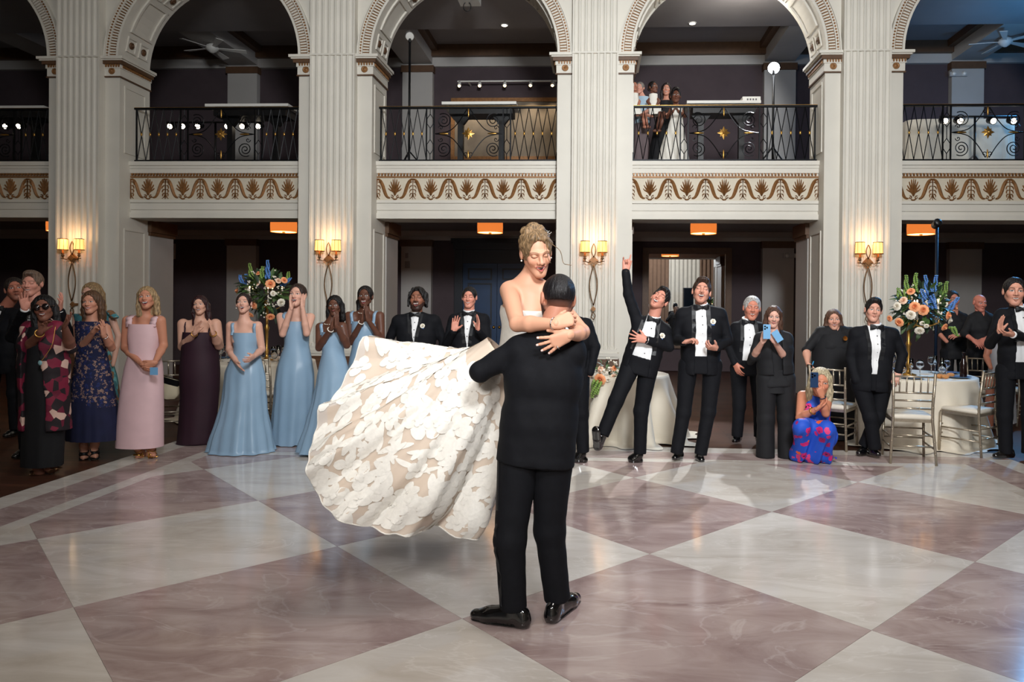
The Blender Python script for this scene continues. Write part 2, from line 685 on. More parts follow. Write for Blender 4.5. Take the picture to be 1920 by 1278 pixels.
# inner respond behind each pier (ground floor) with brown capital
resp_me = MB().box(-pw / 2 - 0.02, pw / 2 + 0.02, JB, JB + 0.72, 0, Z_BEAM - 0.02).mesh('respond', M_PLASTER2)
cap_me = MB().box(-pw / 2 - 0.07, pw / 2 + 0.07, JB - 0.04, JB + 0.77, Z_BEAM - 0.2, Z_BEAM + 0.02).box(-pw / 2 - 0.045, pw / 2 + 0.045, JB - 0.02, JB + 0.745, Z_BEAM - 0.26, Z_BEAM - 0.2).mesh('respond_capital', M_BROWN)
# impost: cornice, brown band, drops, face, brown line
sw = (pw - fw) / 2


def impost(side):
    a, b_ = (-pw / 2, -fw / 2) if side < 0 else (fw / 2, pw / 2)
    w_, br, gd = MB(), MB(), MB()

    def wrap(mb, z0, z1, e):
        x0, x1 = (a - e, b_) if side < 0 else (a, b_ + e)
        mb.box(x0, x1, FY - e, JB, z0, z1)
    wrap(w_, Z_IMP - 0.045, Z_IMP, 0.13)
    wrap(w_, Z_IMP - 0.065, Z_IMP - 0.045, 0.10)
    wrap(br, Z_IMP - 0.12, Z_IMP - 0.065, 0.075)
    wrap(w_, Z_IMP - 0.18, Z_IMP - 0.12, 0.035)
    wrap(w_, Z_IMPB, Z_IMP - 0.18, 0.02)
    wrap(br, Z_IMPB - 0.018, Z_IMPB + 0.004, 0.032)
    # hanging drops
    xs = np.arange(a + 0.02, b_, 0.045) if side > 0 else np.arange(a + 0.01, b_, 0.045)
    for x in xs:
        gd.prism([(x, Z_IMP - 0.12), (x + 0.03, Z_IMP - 0.12), (x + 0.022, Z_IMP - 0.165), (x + 0.008, Z_IMP - 0.165)], FY - 0.055, FY - 0.03, 'y')
    for y in np.arange(FY + 0.02, JB - 0.03, 0.06):
        xx = sorted((side * (pw / 2 + 0.03), side * (pw / 2 + 0.055)))
        gd.box(xx[0], xx[1], y, y + 0.035, Z_IMP - 0.165, Z_IMP - 0.12)
    md = MB()
    cx = (a + b_) / 2
    Mx = Matrix.Translation((cx, FY - 0.02, Z_IMPB + 0.09)) @ Matrix.Rotation(math.pi / 2, 4, 'X')
    md.lathe([(0.055, 0), (0.055, 0.012), (0.045, 0.02), (0.036, 0.012), (0.02, 0.012), (0.012, 0.024), (0, 0.026)], 16, Mx)
    return w_.mesh('impost', M_PLASTER), br.mesh('impost_band', M_BROWN), gd.mesh('impost_drop', M_GILT), md.mesh('medallion', M_GILT, True)


IMP = {s: impost(s) for s in (-1, 1)}
for c in CX:
    M = Matrix.Translation((c, -FY, 0))
    p = inst(pier_me, 'pier', wall, M)
    for me, nm in ((pil_me, 'pilaster'), (ped_me, 'pedestal'), (resp_me, 'respond'), (cap_me, 'respond_capital')):
        inst(me, nm, p)
    for s in (-1, 1):
        for me, nm in zip(IMP[s], ('impost', 'impost_band', 'impost_drop', 'medallion')):
            inst(me, nm, p)

# arches: spandrel wall, intrados, archivolt with ribs, coffers
NA = 40
sp = MB()
angs = [math.pi * k / NA for k in range(NA + 1)]
hb = step / 2 - fw / 2
prev = None
for k in range(NA):
    a0, a1 = angs[k], angs[k + 1]
    pts = [(R_ARCH * math.cos(a0), Z_IMP + R_ARCH * math.sin(a0)), (R_ARCH * math.cos(a1), Z_IMP + R_ARCH * math.sin(a1))]
    for y in (FY, JB):
        q = [(pts[0][0], y, pts[0][1]), (pts[0][0], y, Z_TOP), (pts[1][0], y, Z_TOP), (pts[1][0], y, pts[1][1])]
        sp.add(q, [(0, 1, 2, 3)])
    sp.add([(pts[0][0], FY, pts[0][1]), (pts[1][0], FY, pts[1][1]), (pts[1][0], JB, pts[1][1]), (pts[0][0], JB, pts[0][1])], [(0, 1, 2, 3)])
spandrel_me = sp.mesh('spandrel', M_PLASTER)


def ring_mb(r0, r1, y0, y1, n=NA, mb=None, a0=0.0, a1=math.pi):
    mb = mb or MB()
    rings = []
    for k in range(n + 1):
        a = a0 + (a1 - a0) * k / n
        ca, sa = math.cos(a), math.sin(a)
        rings.append([(r0 * ca, y0, Z_IMP + r0 * sa), (r1 * ca, y0, Z_IMP + r1 * sa), (r1 * ca, y1, Z_IMP + r1 * sa), (r0 * ca, y1, Z_IMP + r0 * sa)])
    mb.loft(rings)
    return mb


W = sw * 0.98
mold_me = ring_mb(R_ARCH + W * 0.90, R_ARCH + W, FY - 0.075, FY).mesh('arch_moulding', M_PLASTER)
edge_me = ring_mb(R_ARCH, R_ARCH + W * 0.16, FY - 0.05, FY).mesh('arch_moulding', M_PLASTER)
bandm = ring_mb(R_ARCH + W * 0.16, R_ARCH + W * 0.66, FY - 0.02, FY)
band_me = bandm.mesh('arch_band', M_GILT)
dotb_me = ring_mb(R_ARCH + W * 0.66, R_ARCH + W * 0.90, FY - 0.045, FY).mesh('arch_moulding', M_PLASTER)
nr = 112
rib = MB()
dots = MB()
for k in range(nr):
    a = math.pi * (k + 0.5) / nr
    da = math.pi / nr * 0.27
    r0, r1 = R_ARCH + W * 0.19, R_ARCH + W * 0.62
    q = [(r * math.cos(t), Z_IMP + r * math.sin(t)) for r, t in ((r0, a - da), (r1, a - da), (r1, a + da), (r0, a + da))]
    rib.prism(q, FY - 0.045, FY - 0.019, 'y')
    q = [((R_ARCH + W * 0.78) * math.cos(a) + 0.016 * math.cos(t), Z_IMP + (R_ARCH + W * 0.78) * math.sin(a) + 0.016 * math.sin(t)) for t in [i * math.pi / 3 for i in range(6)]]
    dots.prism(q, FY - 0.056, FY - 0.044, 'y')
rib_me = rib.mesh('arch_ribs', M_PLASTER)
dots_me = dots.mesh('arch_beading', M_GILT)
# coffer frames on the intrados
cof, ros = MB(), MB()


def on_intr(a, y, lift=0.0):
    r = R_ARCH - lift
    return (r * math.cos(a), y, Z_IMP + r * math.sin(a))


def cframe(a0, a1, y0, y1, w_=0.03, lift=0.022):
    def strip(A0, A1, Y0, Y1):
        n = max(1, int((A1 - A0) / 0.08))
        rings = []
        for k in range(n + 1):
            a = A0 + (A1 - A0) * k / n
            rings.append([on_intr(a, Y0), on_intr(a, Y0, lift), on_intr(a, Y1, lift), on_intr(a, Y1)])
        cof.loft(rings, closed=False)
    wa = w_ / R_ARCH
    strip(a0, a0 + wa, y0, y1)
    strip(a1 - wa, a1, y0, y1)
    strip(a0 + wa, a1 - wa, y0, y0 + w_)
    strip(a0 + wa, a1 - wa, y1 - w_, y1)


def rosette(a, y):
    p = Vector(on_intr(a, y, 0.0))
    nrm = Vector((-math.cos(a), 0, -math.sin(a)))
    Mx = Matrix.Translation(p) @ nrm.to_track_quat('Z', 'Y').to_matrix().to_4x4()
    ros.lathe([(0.06, 0), (0.058, 0.02), (0.035, 0.03), (0.02, 0.018), (0.014, 0.045), (0, 0.05)], 10, Mx)


da_r, da_p = 0.17, 0.42
a = 0.07
seq = []
while a < math.pi - 0.1:
    seq.append(('r', a, a + da_r))
    a += da_r + 0.05
    if a + da_p > math.pi - 0.05:
        break
    seq.append(('p', a, a + da_p))
    a += da_p + 0.05
end = seq[-1][2]
off = (math.pi - end - 0.07) / 2
for k, a0, a1 in seq:
    a0 += off
    a1 += off
    if k == 'r':
        for y0, y1 in ((FY + 0.13, FY + 0.38), (FY + 0.46, FY + 0.71)):
            cframe(a0, a1, y0, y1)
            rosette((a0 + a1) / 2, (y0 + y1) / 2)
    else:
        cframe(a0, a1, FY + 0.14, FY + 0.7, 0.045, 0.03)
cof_me = cof.mesh('coffer_frame', M_PLASTER)
ros_me = ros.mesh('coffer_rosette', M_BROWN, True)
BAYS = [(CX[i] + CX[i + 1]) / 2 for i in range(5)]
for c in BAYS:
    M = Matrix.Translation((c, -FY, 0))
    p = inst(spandrel_me, 'arch', wall, M)
    for me, nm in ((mold_me, 'arch_moulding'), (edge_me, 'arch_moulding'), (dotb_me, 'arch_moulding'), (band_me, 'arch_band'), (rib_me, 'arch_ribs'),
                   (dots_me, 'arch_beading'), (cof_me, 'coffer_frame'), (ros_me, 'coffer_rosette')):
        inst(me, nm, p)

# balcony beams with frieze
bl = step - pw
zf1, zf0 = fz(333, Y=BY), fz(376, Y=BY)
zt1, zt0 = fz(325, Y=BY), fz(333, Y=BY)
bm = MB().box(-bl / 2 - 0.02, bl / 2 + 0.02, BY, JB + 0.05, Z_BEAM, Z_SLAB - 0.06)
bm.box(-bl / 2, bl / 2, BY - 0.07, JB + 0.05, Z_SLAB - 0.07, Z_SLAB)
bm.box(-bl / 2, bl / 2, BY - 0.045, BY, Z_SLAB - 0.12, Z_SLAB - 0.07)
bm.box(-bl / 2, bl / 2, BY - 0.03, BY, zt1, Z_SLAB - 0.12)
bm.box(-bl / 2, bl / 2, BY - 0.03, BY, zf0 - 0.05, zf0)
bm.box(-bl / 2, bl / 2, BY - 0.02, BY, zf0 - 0.17, zf0 - 0.06)
bm.box(-bl / 2, bl / 2, BY - 0.035, BY, Z_BEAM, Z_BEAM + 0.09)
beam_me = bm.mesh('balcony_beam', M_PLASTER)
band2 = MB().box(-bl / 2, bl / 2, BY - 0.022, BY, zt0 - 0.004, zt0 + 0.022)
for x in np.arange(-bl / 2 + 0.02, bl / 2 - 0.03, 0.055):
    band2.prism([(x, zt1 - 0.002), (x + 0.034, zt1 - 0.002), (x + 0.026, zt0 + 0.03), (x + 0.008, zt0 + 0.03)], BY - 0.04, BY - 0.005, 'y')
bandb_me = band2.mesh('frieze_moulding', M_GILT)
# frieze motif: S scrolls, palmette, pendant husks (relief)
fh = zf1 - zf0
zc = (zf0 + zf1) / 2
per = fh * 1.66


def strip2d(mb, pts, ws, y0, y1):
    """flat raised ribbon along 2D points with varying half-widths"""
    n = len(pts)
    L_, R_ = [], []
    for i in range(n):
        a = pts[max(0, i - 1)]
        b_ = pts[min(n - 1, i + 1)]
        tx, tz = b_[0] - a[0], b_[1] - a[1]
        l = math.hypot(tx, tz) or 1
        nx, nz = -tz / l, tx / l
        L_.append((pts[i][0] + nx * ws[i], pts[i][1] + nz * ws[i]))
        R_.append((pts[i][0] - nx * ws[i], pts[i][1] - nz * ws[i]))
    rings = []
    for i in range(n):
        m_ = pts[i]
        rings.append([(L_[i][0], y1, L_[i][1]), (m_[0], y0, m_[1]), (R_[i][0], y1, R_[i][1])])
    mb.loft(rings, closed=False)


def bez(p0, p1, p2, p3, n=8):
    out = []
    for i in range(n + 1):
        t = i / n
        u = 1 - t
        out.append(tuple(u ** 3 * a + 3 * u * u * t * b_ + 3 * u * t * t * c + t ** 3 * d for a, b_, c, d in zip(p0, p1, p2, p3)))
    return out


mo = MB()
y0, y1 = BY - 0.028, BY - 0.001
hh = fh / 2
for s in (-1, 1):
    # big S band from the top of the husk to the foot of the palmette
    pts = bez((s * per * 0.5, hh * 0.85), (s * per * 0.30, hh * 0.95), (s * per * 0.33, -hh * 0.95), (s * per * 0.13, -hh * 0.78), 14)
    ws = [fh * (0.035 + 0.05 * math.sin(math.pi * i / 14)) for i in range(15)]
    strip2d(mo, [(x, zc + z) for x, z in pts], ws, y0, y1)
    # scroll curl
    curl = [(s * (per * 0.085 + fh * 0.085 * (1 - i / 12) * math.cos(i * 0.6 + 1.2)), -hh * 0.70 + fh * 0.085 * (1 - i / 12) * math.sin(i * 0.6 + 1.2)) for i in range(12)]
    strip2d(mo, [(x, zc + z) for x, z in curl], [fh * 0.022] * 12, y0, y1)
    # palmette petals
    for k, (ax, tz, bw) in enumerate(((0.30, 0.05, 0.03), (0.27, 0.35, 0.03), (0.19, 0.65, 0.03), (0.09, 0.85, 0.03))):
        pts = bez((s * fh * 0.02, -hh * 0.55), (s * fh * 0.05, -hh * 0.1), (s * fh * ax * 0.8, hh * (tz - 0.25)), (s * fh * ax, hh * tz), 7)
        ws = [fh * bw * (0.25 + math.sin(math.pi * (0.12 + 0.78 * i / 7))) for i in range(8)]
        strip2d(mo, [(x, zc + z) for x, z in pts], ws, y0, y1)
    # husk leaves hanging beside the pendant
    for k in range(4):
        zz = hh * (0.62 - 0.34 * k)
        xx = per * 0.5 - fh * 0.05
        pts = bez((s * (xx + fh * 0.02), zz), (s * (xx - fh * 0.05), zz + fh * 0.02), (s * (xx - fh * 0.11), zz - fh * 0.05), (s * (xx - fh * (0.13 - 0.02 * k)), zz - fh * 0.14), 5)
        strip2d(mo, [(x, zc + z) for x, z in pts], [fh * 0.012, fh * 0.026, fh * 0.03, fh * 0.026, fh * 0.016, fh * 0.004], y0, y1)
    pts = bez((s * per * 0.5, -hh * 0.3), (s * (per * 0.5 - fh * 0.02), -hh * 0.6), (s * (per * 0.5 - fh * 0.04), -hh * 0.8), (s * (per * 0.5 - fh * 0.15), -hh * 0.88), 5)
    strip2d(mo, [(x, zc + z) for x, z in pts], [fh * 0.012, fh * 0.02, fh * 0.022, fh * 0.02, fh * 0.014, fh * 0.004], y0, y1)
strip2d(mo, [(0, zc - hh * 0.6), (0, zc - hh * 0.1), (0, zc + hh * 0.5), (0, zc + hh * 0.92)], [fh * 0.012, fh * 0.02, fh * 0.03, fh * 0.004], y0, y1)
strip2d(mo, [(-fh * 0.1, zc - hh * 0.84), (0, zc - hh * 0.95), (fh * 0.1, zc - hh * 0.84)], [fh * 0.03, fh * 0.05, fh * 0.03], y0, y1)
for x in (-per / 2, per / 2):
    strip2d(mo, [(x, zc + hh * 0.9), (x, zc + hh * 0.4), (x, zc - hh * 0.4), (x, zc - hh * 0.92)], [fh * 0.03, fh * 0.012, fh * 0.02, fh * 0.004], y0, y1)
motif_me = mo.mesh('frieze_ornament', M_GILT)
ground_me = MB().box(-bl / 2, bl / 2, BY - 0.002, BY, zf0, zf1).mesh('frieze_panel', mat('frieze_cream', (206, 196, 176), 0.6, var=0.03))
nmot = int(round(bl / per))
pscale = bl / (nmot * per)
for c in BAYS:
    p = inst(beam_me, 'balcony_beam', wall, Matrix.Translation((c, -FY, 0)))
    inst(bandb_me, 'frieze_moulding', p)
    inst(ground_me, 'frieze_panel', p)
    for k in range(nmot):
        inst(motif_me, 'frieze_ornament', p, Matrix.Translation(((k - (nmot - 1) / 2) * per * pscale, 0, 0)) @ Matrix.Diagonal((pscale, 1, 1, 1)))

# gallery slab, ceilings, rear walls
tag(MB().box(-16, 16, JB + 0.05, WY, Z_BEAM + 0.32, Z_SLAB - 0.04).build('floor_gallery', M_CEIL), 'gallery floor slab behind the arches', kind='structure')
rw = MB().box(-16, 16, WY, WY + 0.2, 0, Z_BEAM + 0.35).box(-16, 16, WY, WY + 0.2, Z_SLAB - 0.1, 9.2)
wr = rw.build('wall_rear', M_WALL)
tag(wr, 'dark aubergine rear wall behind the arcade', kind='structure')
# crown mouldings of the rear wall
ZC1 = fz(452, Y=WY)
cr = MB().box(-16, 16, WY - 0.06, WY, ZC1, ZC1 + 0.1).box(-16, 16, WY - 0.14, WY, ZC1 + 0.1, Z_BEAM + 0.32)
tag(cr.build('trim_1', M_PLASTER2), 'pale crown moulding under the gallery', kind='structure')
ZU = fz(125, Y=WY)
cr = MB().box(-16, 16, WY - 0.10, WY, ZU, ZU + 0.22)
tag(cr.build('trim_2', M_PLASTER2), 'pale crown moulding of the gallery', kind='structure')
cr = MB().box(-16, 16, WY - 0.22, WY, ZU + 0.22, ZU + 0.5)
tag(cr.build('trim_3', M_BROWN), 'dark brown cornice of the gallery ceiling', kind='structure')
# gallery ceiling: low front strip, coffers between cross beams
gc = MB().box(-16, 16, JB, 15.1, ZU + 0.02, ZU + 0.7)
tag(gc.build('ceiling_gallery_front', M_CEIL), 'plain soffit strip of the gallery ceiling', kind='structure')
gc = MB().box(-16, 16, 15.1, WY + 0.2, ZU + 0.5, ZU + 0.7)
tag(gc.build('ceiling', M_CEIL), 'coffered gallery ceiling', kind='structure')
for k, c in enumerate(CX):
    b_ = MB().box(c - 0.35, c + 0.35, 15.1, WY - 0.1, ZU + 0.06, ZU + 0.5).box(c - 0.5, c - 0.35, 15.1, WY - 0.22, ZU + 0.34, ZU + 0.5, 1).box(c + 0.35, c + 0.5, 15.1, WY - 0.22, ZU + 0.34, ZU + 0.5, 1)
    tag(b_.build('ceiling_beam', [M_PLASTER2, M_BROWN]), 'ceiling beam of the gallery', kind='structure')
    # wall piers, both storeys
    for z0, z1 in ((0, ZC1), (Z_SLAB - 0.04, ZU)):
        wpi = MB().box(c - 0.37, c + 0.37, WY - 0.16, WY, z0, z1 - 0.16).box(c - 0.40, c + 0.40, WY - 0.2, WY, z1 - 0.16, z1, 1)
        tag(wpi.build('wall_pier', [M_PLASTER2, M_BROWN]), 'pale pier on the rear wall with brown cap', kind='structure')
# ballroom side walls and the wall behind the camera (outside the frame)
sd = MB().box(-16.2, -16, -9, WY, 0, 9.2).box(16, 16.2, -9, WY, 0, 9.2)
tag(sd.build('wall_side', M_PLASTER), 'ivory side wall of the ballroom', kind='structure')
tag(MB().box(-16, 16, -9.2, -9, 0, 9.2).build('wall_front', M_PLASTER), 'ivory wall facing the arcade', kind='structure')
tag(MB().box(-16.2, 16.2, -9.2, JB, 9.2, 9.4).build('ceiling_ballroom', M_PLASTER), 'ivory ballroom ceiling', kind='structure')

# ------------------------------------------------------------------ fittings of the hall
Z_CEIL = Z_BEAM + 0.32
RY = BY + 0.10                     # railing plane
Z_RAIL = fz(199, Y=RY)


def make_sconce():
    r = empty('wall_sconce', (0, 0, 0))
    bk = MB()
    # crossed long loop
    for s in (-1, 1):
        bk.tube([(s * 0.062 * math.sin(math.pi * t / 16), -0.035, -0.07 - 0.65 * t / 16) for t in range(17)], 0.009, 6)
        bk.tube([(s * 0.034 * math.sin(math.pi * t / 10), -0.035, 0.06 + 0.22 * t / 10) for t in range(11)], 0.008, 6)
        bk.tube([(s * 0.03 * math.sin(math.pi * t / 8), -0.03, -0.83 - 0.12 * t / 8) for t in range(9)], 0.008, 6)
        bk.tube([(s * 0.05, -0.035, -0.01), (s * 0.09, -0.045, -0.025), (s * 0.13, -0.06, -0.012), (s * 0.14, -0.06, 0.03)], 0.008, 6)
        bk.tube([(s * 0.13, -0.06, -0.012), (s * 0.175, -0.06, -0.008)], 0.007, 6)
    bk.build('frame', M_BRONZE, r, smooth=True)
    for z, q in ((0, 0.085), (-0.775, 0.045)):
        pl = MB()
        pl.prism([(0, z + q), (q, z), (0, z - q), (-q, z)], -0.03, 0.0, 'y')
        pl.prism([(0, z + q * 0.55), (q * 0.55, z), (0, z - q * 0.55), (-q * 0.55, z)], -0.045, -0.03, 'y')
        pl.box(-0.012, 0.012, -0.02, 0.10, z - 0.02, z + 0.02)
        pl.build('back_plate' if z == 0 else 'finial_plate', M_GILT, r)
    for s in (-1, 1):
        c = MB().lathe([(0.012, 0.02), (0.028, 0.035), (0.016, 0.05), (0.024, 0.075), (0.014, 0.085), (0.012, 0.13)], 10, Matrix.Translation((s * 0.14, -0.06, 0)))
        c.build('candle_cup', M_BRONZE, r, smooth=True)
        sh = MB().lathe([(0.078, 0.135), (0.074, 0.225), (0.07, 0.315)], 20, Matrix.Translation((s * 0.14, -0.06, 0)), caps=False)
        so = sh.build('shade', M_SHADE, r, smooth=True)
        tr = MB()
        for z, rr in ((0.135, 0.079), (0.315, 0.071)):
            tr.tube([(s * 0.14 + rr * math.cos(2 * math.pi * k / 20), -0.06 + rr * math.sin(2 * math.pi * k / 20), z) for k in range(20)], 0.006, 6, closed=True)
        for k in range(8):
            a = 2 * math.pi * k / 8
            tr.tube([(s * 0.14 + 0.079 * math.cos(a), -0.06 + 0.079 * math.sin(a), 0.135), (s * 0.14 + 0.071 * math.cos(a), -0.06 + 0.071 * math.sin(a), 0.315)], 0.003, 4)
        tr.build('trim', M_BRONZE, so, smooth=True)
        MB().sphere((s * 0.14, -0.06, 0.22), 0.024, 8, sc=(1, 1, 1.4)).build('bulb', M_WARMGLOW, so, smooth=True)
    for k in range(6):
        MB().sphere(((k - 2.5) * 0.05, -0.05, -0.06 - 0.02 * (k % 2)), 0.008, 6, sc=(1, 1, 1.8)).build('crystal', M_GLASS, r, smooth=True)
    return r


def shade_mat(name, rgb, strength):
    m = bpy.data.materials.new(name)
    m.use_nodes = True
    nt = m.node_tree
    b = nt.nodes['Principled BSDF']
    b.inputs['Base Color'].default_value = (*lin(rgb), 1)
    b.inputs['Roughness'].default_value = 0.7
    b.inputs['Emission Color'].default_value = (*lin(rgb), 1)
    b.inputs['Emission Strength'].default_value = strength
    n = nt.nodes.new('ShaderNodeTexNoise')
    n.inputs['Scale'].default_value = 60
    tc = nt.nodes.new('ShaderNodeTexCoord')
    nt.links.new(tc.outputs['Object'], n.inputs['Vector'])
    bp = nt.nodes.new('ShaderNodeBump')
    bp.inputs['Strength'].default_value = 0.2
    nt.links.new(n.outputs['Fac'], bp.inputs['Height'])
    nt.links.new(bp.outputs[0], b.inputs['Normal'])
    return m


M_SHADE = shade_mat('amber_mica_shade', (255, 190, 108), 1.7)
M_DRUM = shade_mat('orange_drum_shade', (222, 120, 52), 1.1)
sc0 = make_sconce()
zs = fz(489, 1109, FY - PJ - 0.1)
for k in range(4):
    o = sc0 if k == 0 else copy_tree(sc0)
    o.location = (CX[k + 1], FY - PJ - 0.075, zs)
    tag(o, 'bronze two-arm sconce with amber shades on the pilaster ' + ('behind the woman in navy lace', 'behind the cheering bridesmaids', 'to the right of the bride', 'above the man leaning on a chair')[k], 'wall lamp', 'sconces on the pilasters')
    light('sconce_glow', 'POINT', (CX[k + 1], FY - PJ - 0.22, zs + 0.36), 4.2, (1, 0.66, 0.34), shadow_soft_size=0.08)

# drum ceiling lights under the gallery
d0 = empty('ceiling_light')
MB().lathe([(0.25, -0.36), (0.255, -0.24), (0.25, -0.12)], 28, caps=False).build('shade', M_DRUM, d0, smooth=True)
MB().lathe([(0.0, -0.352), (0.245, -0.35)], 28, caps=False).build('diffuser', mat('drum_diffuser', (255, 196, 120), 0.5, emit=7.0, ecol=(255, 186, 104)), d0, smooth=True)
MB().lathe([(0.03, -0.385), (0.03, -0.35), (0.0, -0.39)], 10, caps=False).lathe([(0.015, -0.35), (0.015, -0.02), (0.07, -0.02), (0.07, 0.0)], 12).build('stem', M_BRONZE, d0, smooth=True)
for k in range(5):
    o = d0 if k == 0 else copy_tree(d0)
    px_ = (532, 919, 1319, 1727, 60)[k]
    o.location = (at(px_, 430, 14.2).x, 14.2, Z_CEIL)
    if k == 4:
        o.location = (BAYS[0], 14.2, Z_CEIL)
    tag(o, 'orange drum ceiling light ' + ('above the tall flowers behind the bridesmaids', 'in front of the dark blue double door', 'in front of the large mirror', 'beside the tall dark lamp stand', 'above the grey-haired clapping man')[k], 'ceiling light', 'drum lights under the gallery')

# iron balcony railings
def make_railing():
    r = empty('balcony_railing')
    L_ = bl
    H_ = Z_RAIL - Z_SLAB
    tr = MB().box(-L_ / 2, L_ / 2, -0.03, 0.03, H_ - 0.03, H_)
    tr.build('top_rail', M_IRON, r)
    MB().box(-L_ / 2, L_ / 2, -0.02, 0.02, H_, H_ + 0.008).build('brass_cap', M_GOLD, r)
    MB().box(-L_ / 2, L_ / 2, -0.02, 0.02, 0.03, 0.055).build('bottom_rail', M_IRON, r)
    pw_ = 0.60                      # half width of the scroll panel
    zm = (H_ + 0.04) / 2
    for s in (-1, 1):
        for x in (L_ / 2 - 0.03, pw_, pw_ + 0.13):
            MB().box(s * x - 0.011, s * x + 0.011, -0.011, 0.011, 0.0, H_ - 0.02).build('post', M_IRON, r)
        x = pw_ + 0.13
        n = int(round((L_ / 2 - 0.04 - x) / 0.148))
        w_ = (L_ / 2 - 0.04 - x) / n
        for i in range(n):
            xc = s * (x + (i + 0.5) * w_)
            b = MB()
            for q in (-1, 1):
                b.tube([(xc - q * w_ * 0.5, 0, 0.05), (xc + q * w_ * 0.5, 0, H_ - 0.03)], 0.0075, 5)
            b.build('lattice_bar', M_IRON, r)
            MB().sphere((xc, -0.004, zm), 0.022, 8, sc=(0.85, 0.6, 1.5)).build('gold_bead', M_GOLD, r, smooth=True)
        # narrow hexagon strip
        hx = MB()
        xa, xb = s * pw_, s * (pw_ + 0.13)
        xm = (xa + xb) / 2
        for z0, z1 in ((0.05, zm), (zm, H_ - 0.03)):
            hx.tube([(xm, 0, z0), (xm, 0, z0 + 0.22 * (z1 - z0))], 0.007, 5)
            hx.tube([(xm, 0, z1 - 0.22 * (z1 - z0)), (xm, 0, z1)], 0.007, 5)
            for q in (-1, 1):
                hx.tube([(xm, 0, z0 + 0.22 * (z1 - z0)), (xm + q * 0.055, 0, z0 + 0.4 * (z1 - z0)), (xm + q * 0.055, 0, z1 - 0.4 * (z1 - z0)), (xm, 0, z1 - 0.22 * (z1 - z0))], 0.007, 5)
        hx.build('hexagon_strip', M_IRON, r)
        # scrolls
        sc = MB()
        for zc_, dz in ((H_ - 0.24, 1), (0.24, -1)):
            sp_ = []
            for t in range(40):
                a = t * 0.36
                rr = 0.13 * (1 - t / 44)
                sp_.append((s * (pw_ - 0.17 + rr * math.cos(a + 1.0)), 0, zc_ + dz * rr * math.sin(a + 1.0)))
            sc.tube(sp_, 0.0085, 5)
            sc.tube(catmull([(s * (pw_ - 0.02), 0, zm), (s * 0.33, 0, zm + dz * 0.05), (s * 0.17, 0, zm + dz * 0.2), (s * 0.03, 0, zm + dz * 0.42)], 5), 0.0085, 5)
            sc.tube([(s * (pw_ - 0.12 + 0.045 * (1 - t / 16) * math.cos(t * 0.5)), 0, zm + dz * (0.1 + 0.045 * (1 - t / 16) * math.sin(t * 0.5))) for t in range(15)], 0.007, 5)
            sc.tube([(s * (0.05 + 0.05 * (1 - t / 16) * math.cos(t * 0.5 + 2)), 0, zm + dz * (0.36 + 0.05 * (1 - t / 16) * math.sin(t * 0.5 + 2))) for t in range(15)], 0.007, 5)
        sc.build('scroll', M_IRON, r)
        MB().sphere((s * 0.42, -0.005, zm), 0.02, 8, sc=(4.5, 0.7, 0.8)).build('gold_leaf_bar', M_GOLD, r, smooth=True)
    for dz in (-1, 1):
        MB().sphere((0, -0.005, zm + dz * 0.36), 0.02, 8, sc=(0.8, 0.7, 4.0)).build('gold_leaf_bar', M_GOLD, r, smooth=True)
    st = MB()
    for k in range(8):
        a = k * math.pi / 4
        l = 0.115 if k % 2 == 0 else 0.09
        c_, s_ = math.cos(a), math.sin(a)
        st.add([(0, -0.035, zm), (c_ * l * .45 - s_ * 0.028, -0.018, zm + s_ * l * .45 + c_ * 0.028), (c_ * l, -0.008, zm + s_ * l), (c_ * l * .45 + s_ * 0.028, -0.018, zm + s_ * l * .45 - c_ * 0.028), (0, 0.004, zm)],
               [(0, 1, 2), (0, 2, 3), (4, 2, 1), (4, 3, 2)])
    st.sphere((0, -0.03, zm), 0.025, 8)
    st.build('gold_star', M_GOLD, r)
    return r


rail0 = make_railing()
for k, c in enumerate(BAYS):
    o = rail0 if k == 0 else copy_tree(rail0)
    o.location = (c, RY, Z_SLAB)
    tag(o, 'black iron railing with gold beads and star, ' + ('in front of two small stage lamps', 'in front of six small stage lamps', 'in front of the gold-framed picture', 'with women and children standing behind it', 'lit blue in front of a draped table')[k], 'railing', 'gallery railings')

# gallery furniture
def gal_table(px0, px1, py, Y, depth=0.6, label=''):
    a, b = at(px0, py, Y), at(px1, py, Y)
    zt = (a.z + b.z) / 2
    w = b.x - a.x
    r = empty('high_table', ((a.x + b.x) / 2, Y + depth / 2, Z_SLAB - 0.04))
    hz = zt - (Z_SLAB - 0.04)
    MB().box(-w / 2, w / 2, -depth / 2, depth / 2, hz - 0.05, hz).build('table_top', M_WHITE, r)
    MB().box(-w / 2 + 0.12, w / 2 - 0.08, -depth / 2 + 0.08, depth / 2 - 0.08, hz - 0.2, hz - 0.05).build('apron', M_BLACK, r)
    for s in (-1, 1):
        lg = MB().box(s * w * 0.28 - 0.05, s * w * 0.28 + 0.05, -0.06, 0.06, 0.04, hz - 0.2)
        lg.prism([(s * w * 0.28, hz - 0.42), (s * w * 0.28 + 0.17, hz - 0.2), (s * w * 0.28 - 0.17, hz - 0.2)], -0.05, 0.05, 'y')
        lg.box(s * w * 0.28 - 0.07, s * w * 0.28 + 0.07, -depth / 2 + 0.1, depth / 2 - 0.1, 0, 0.05)
        lg.build('leg', M_BLACK, r)
    tag(r, label, 'table')
    return r, (a.x + b.x) / 2, zt


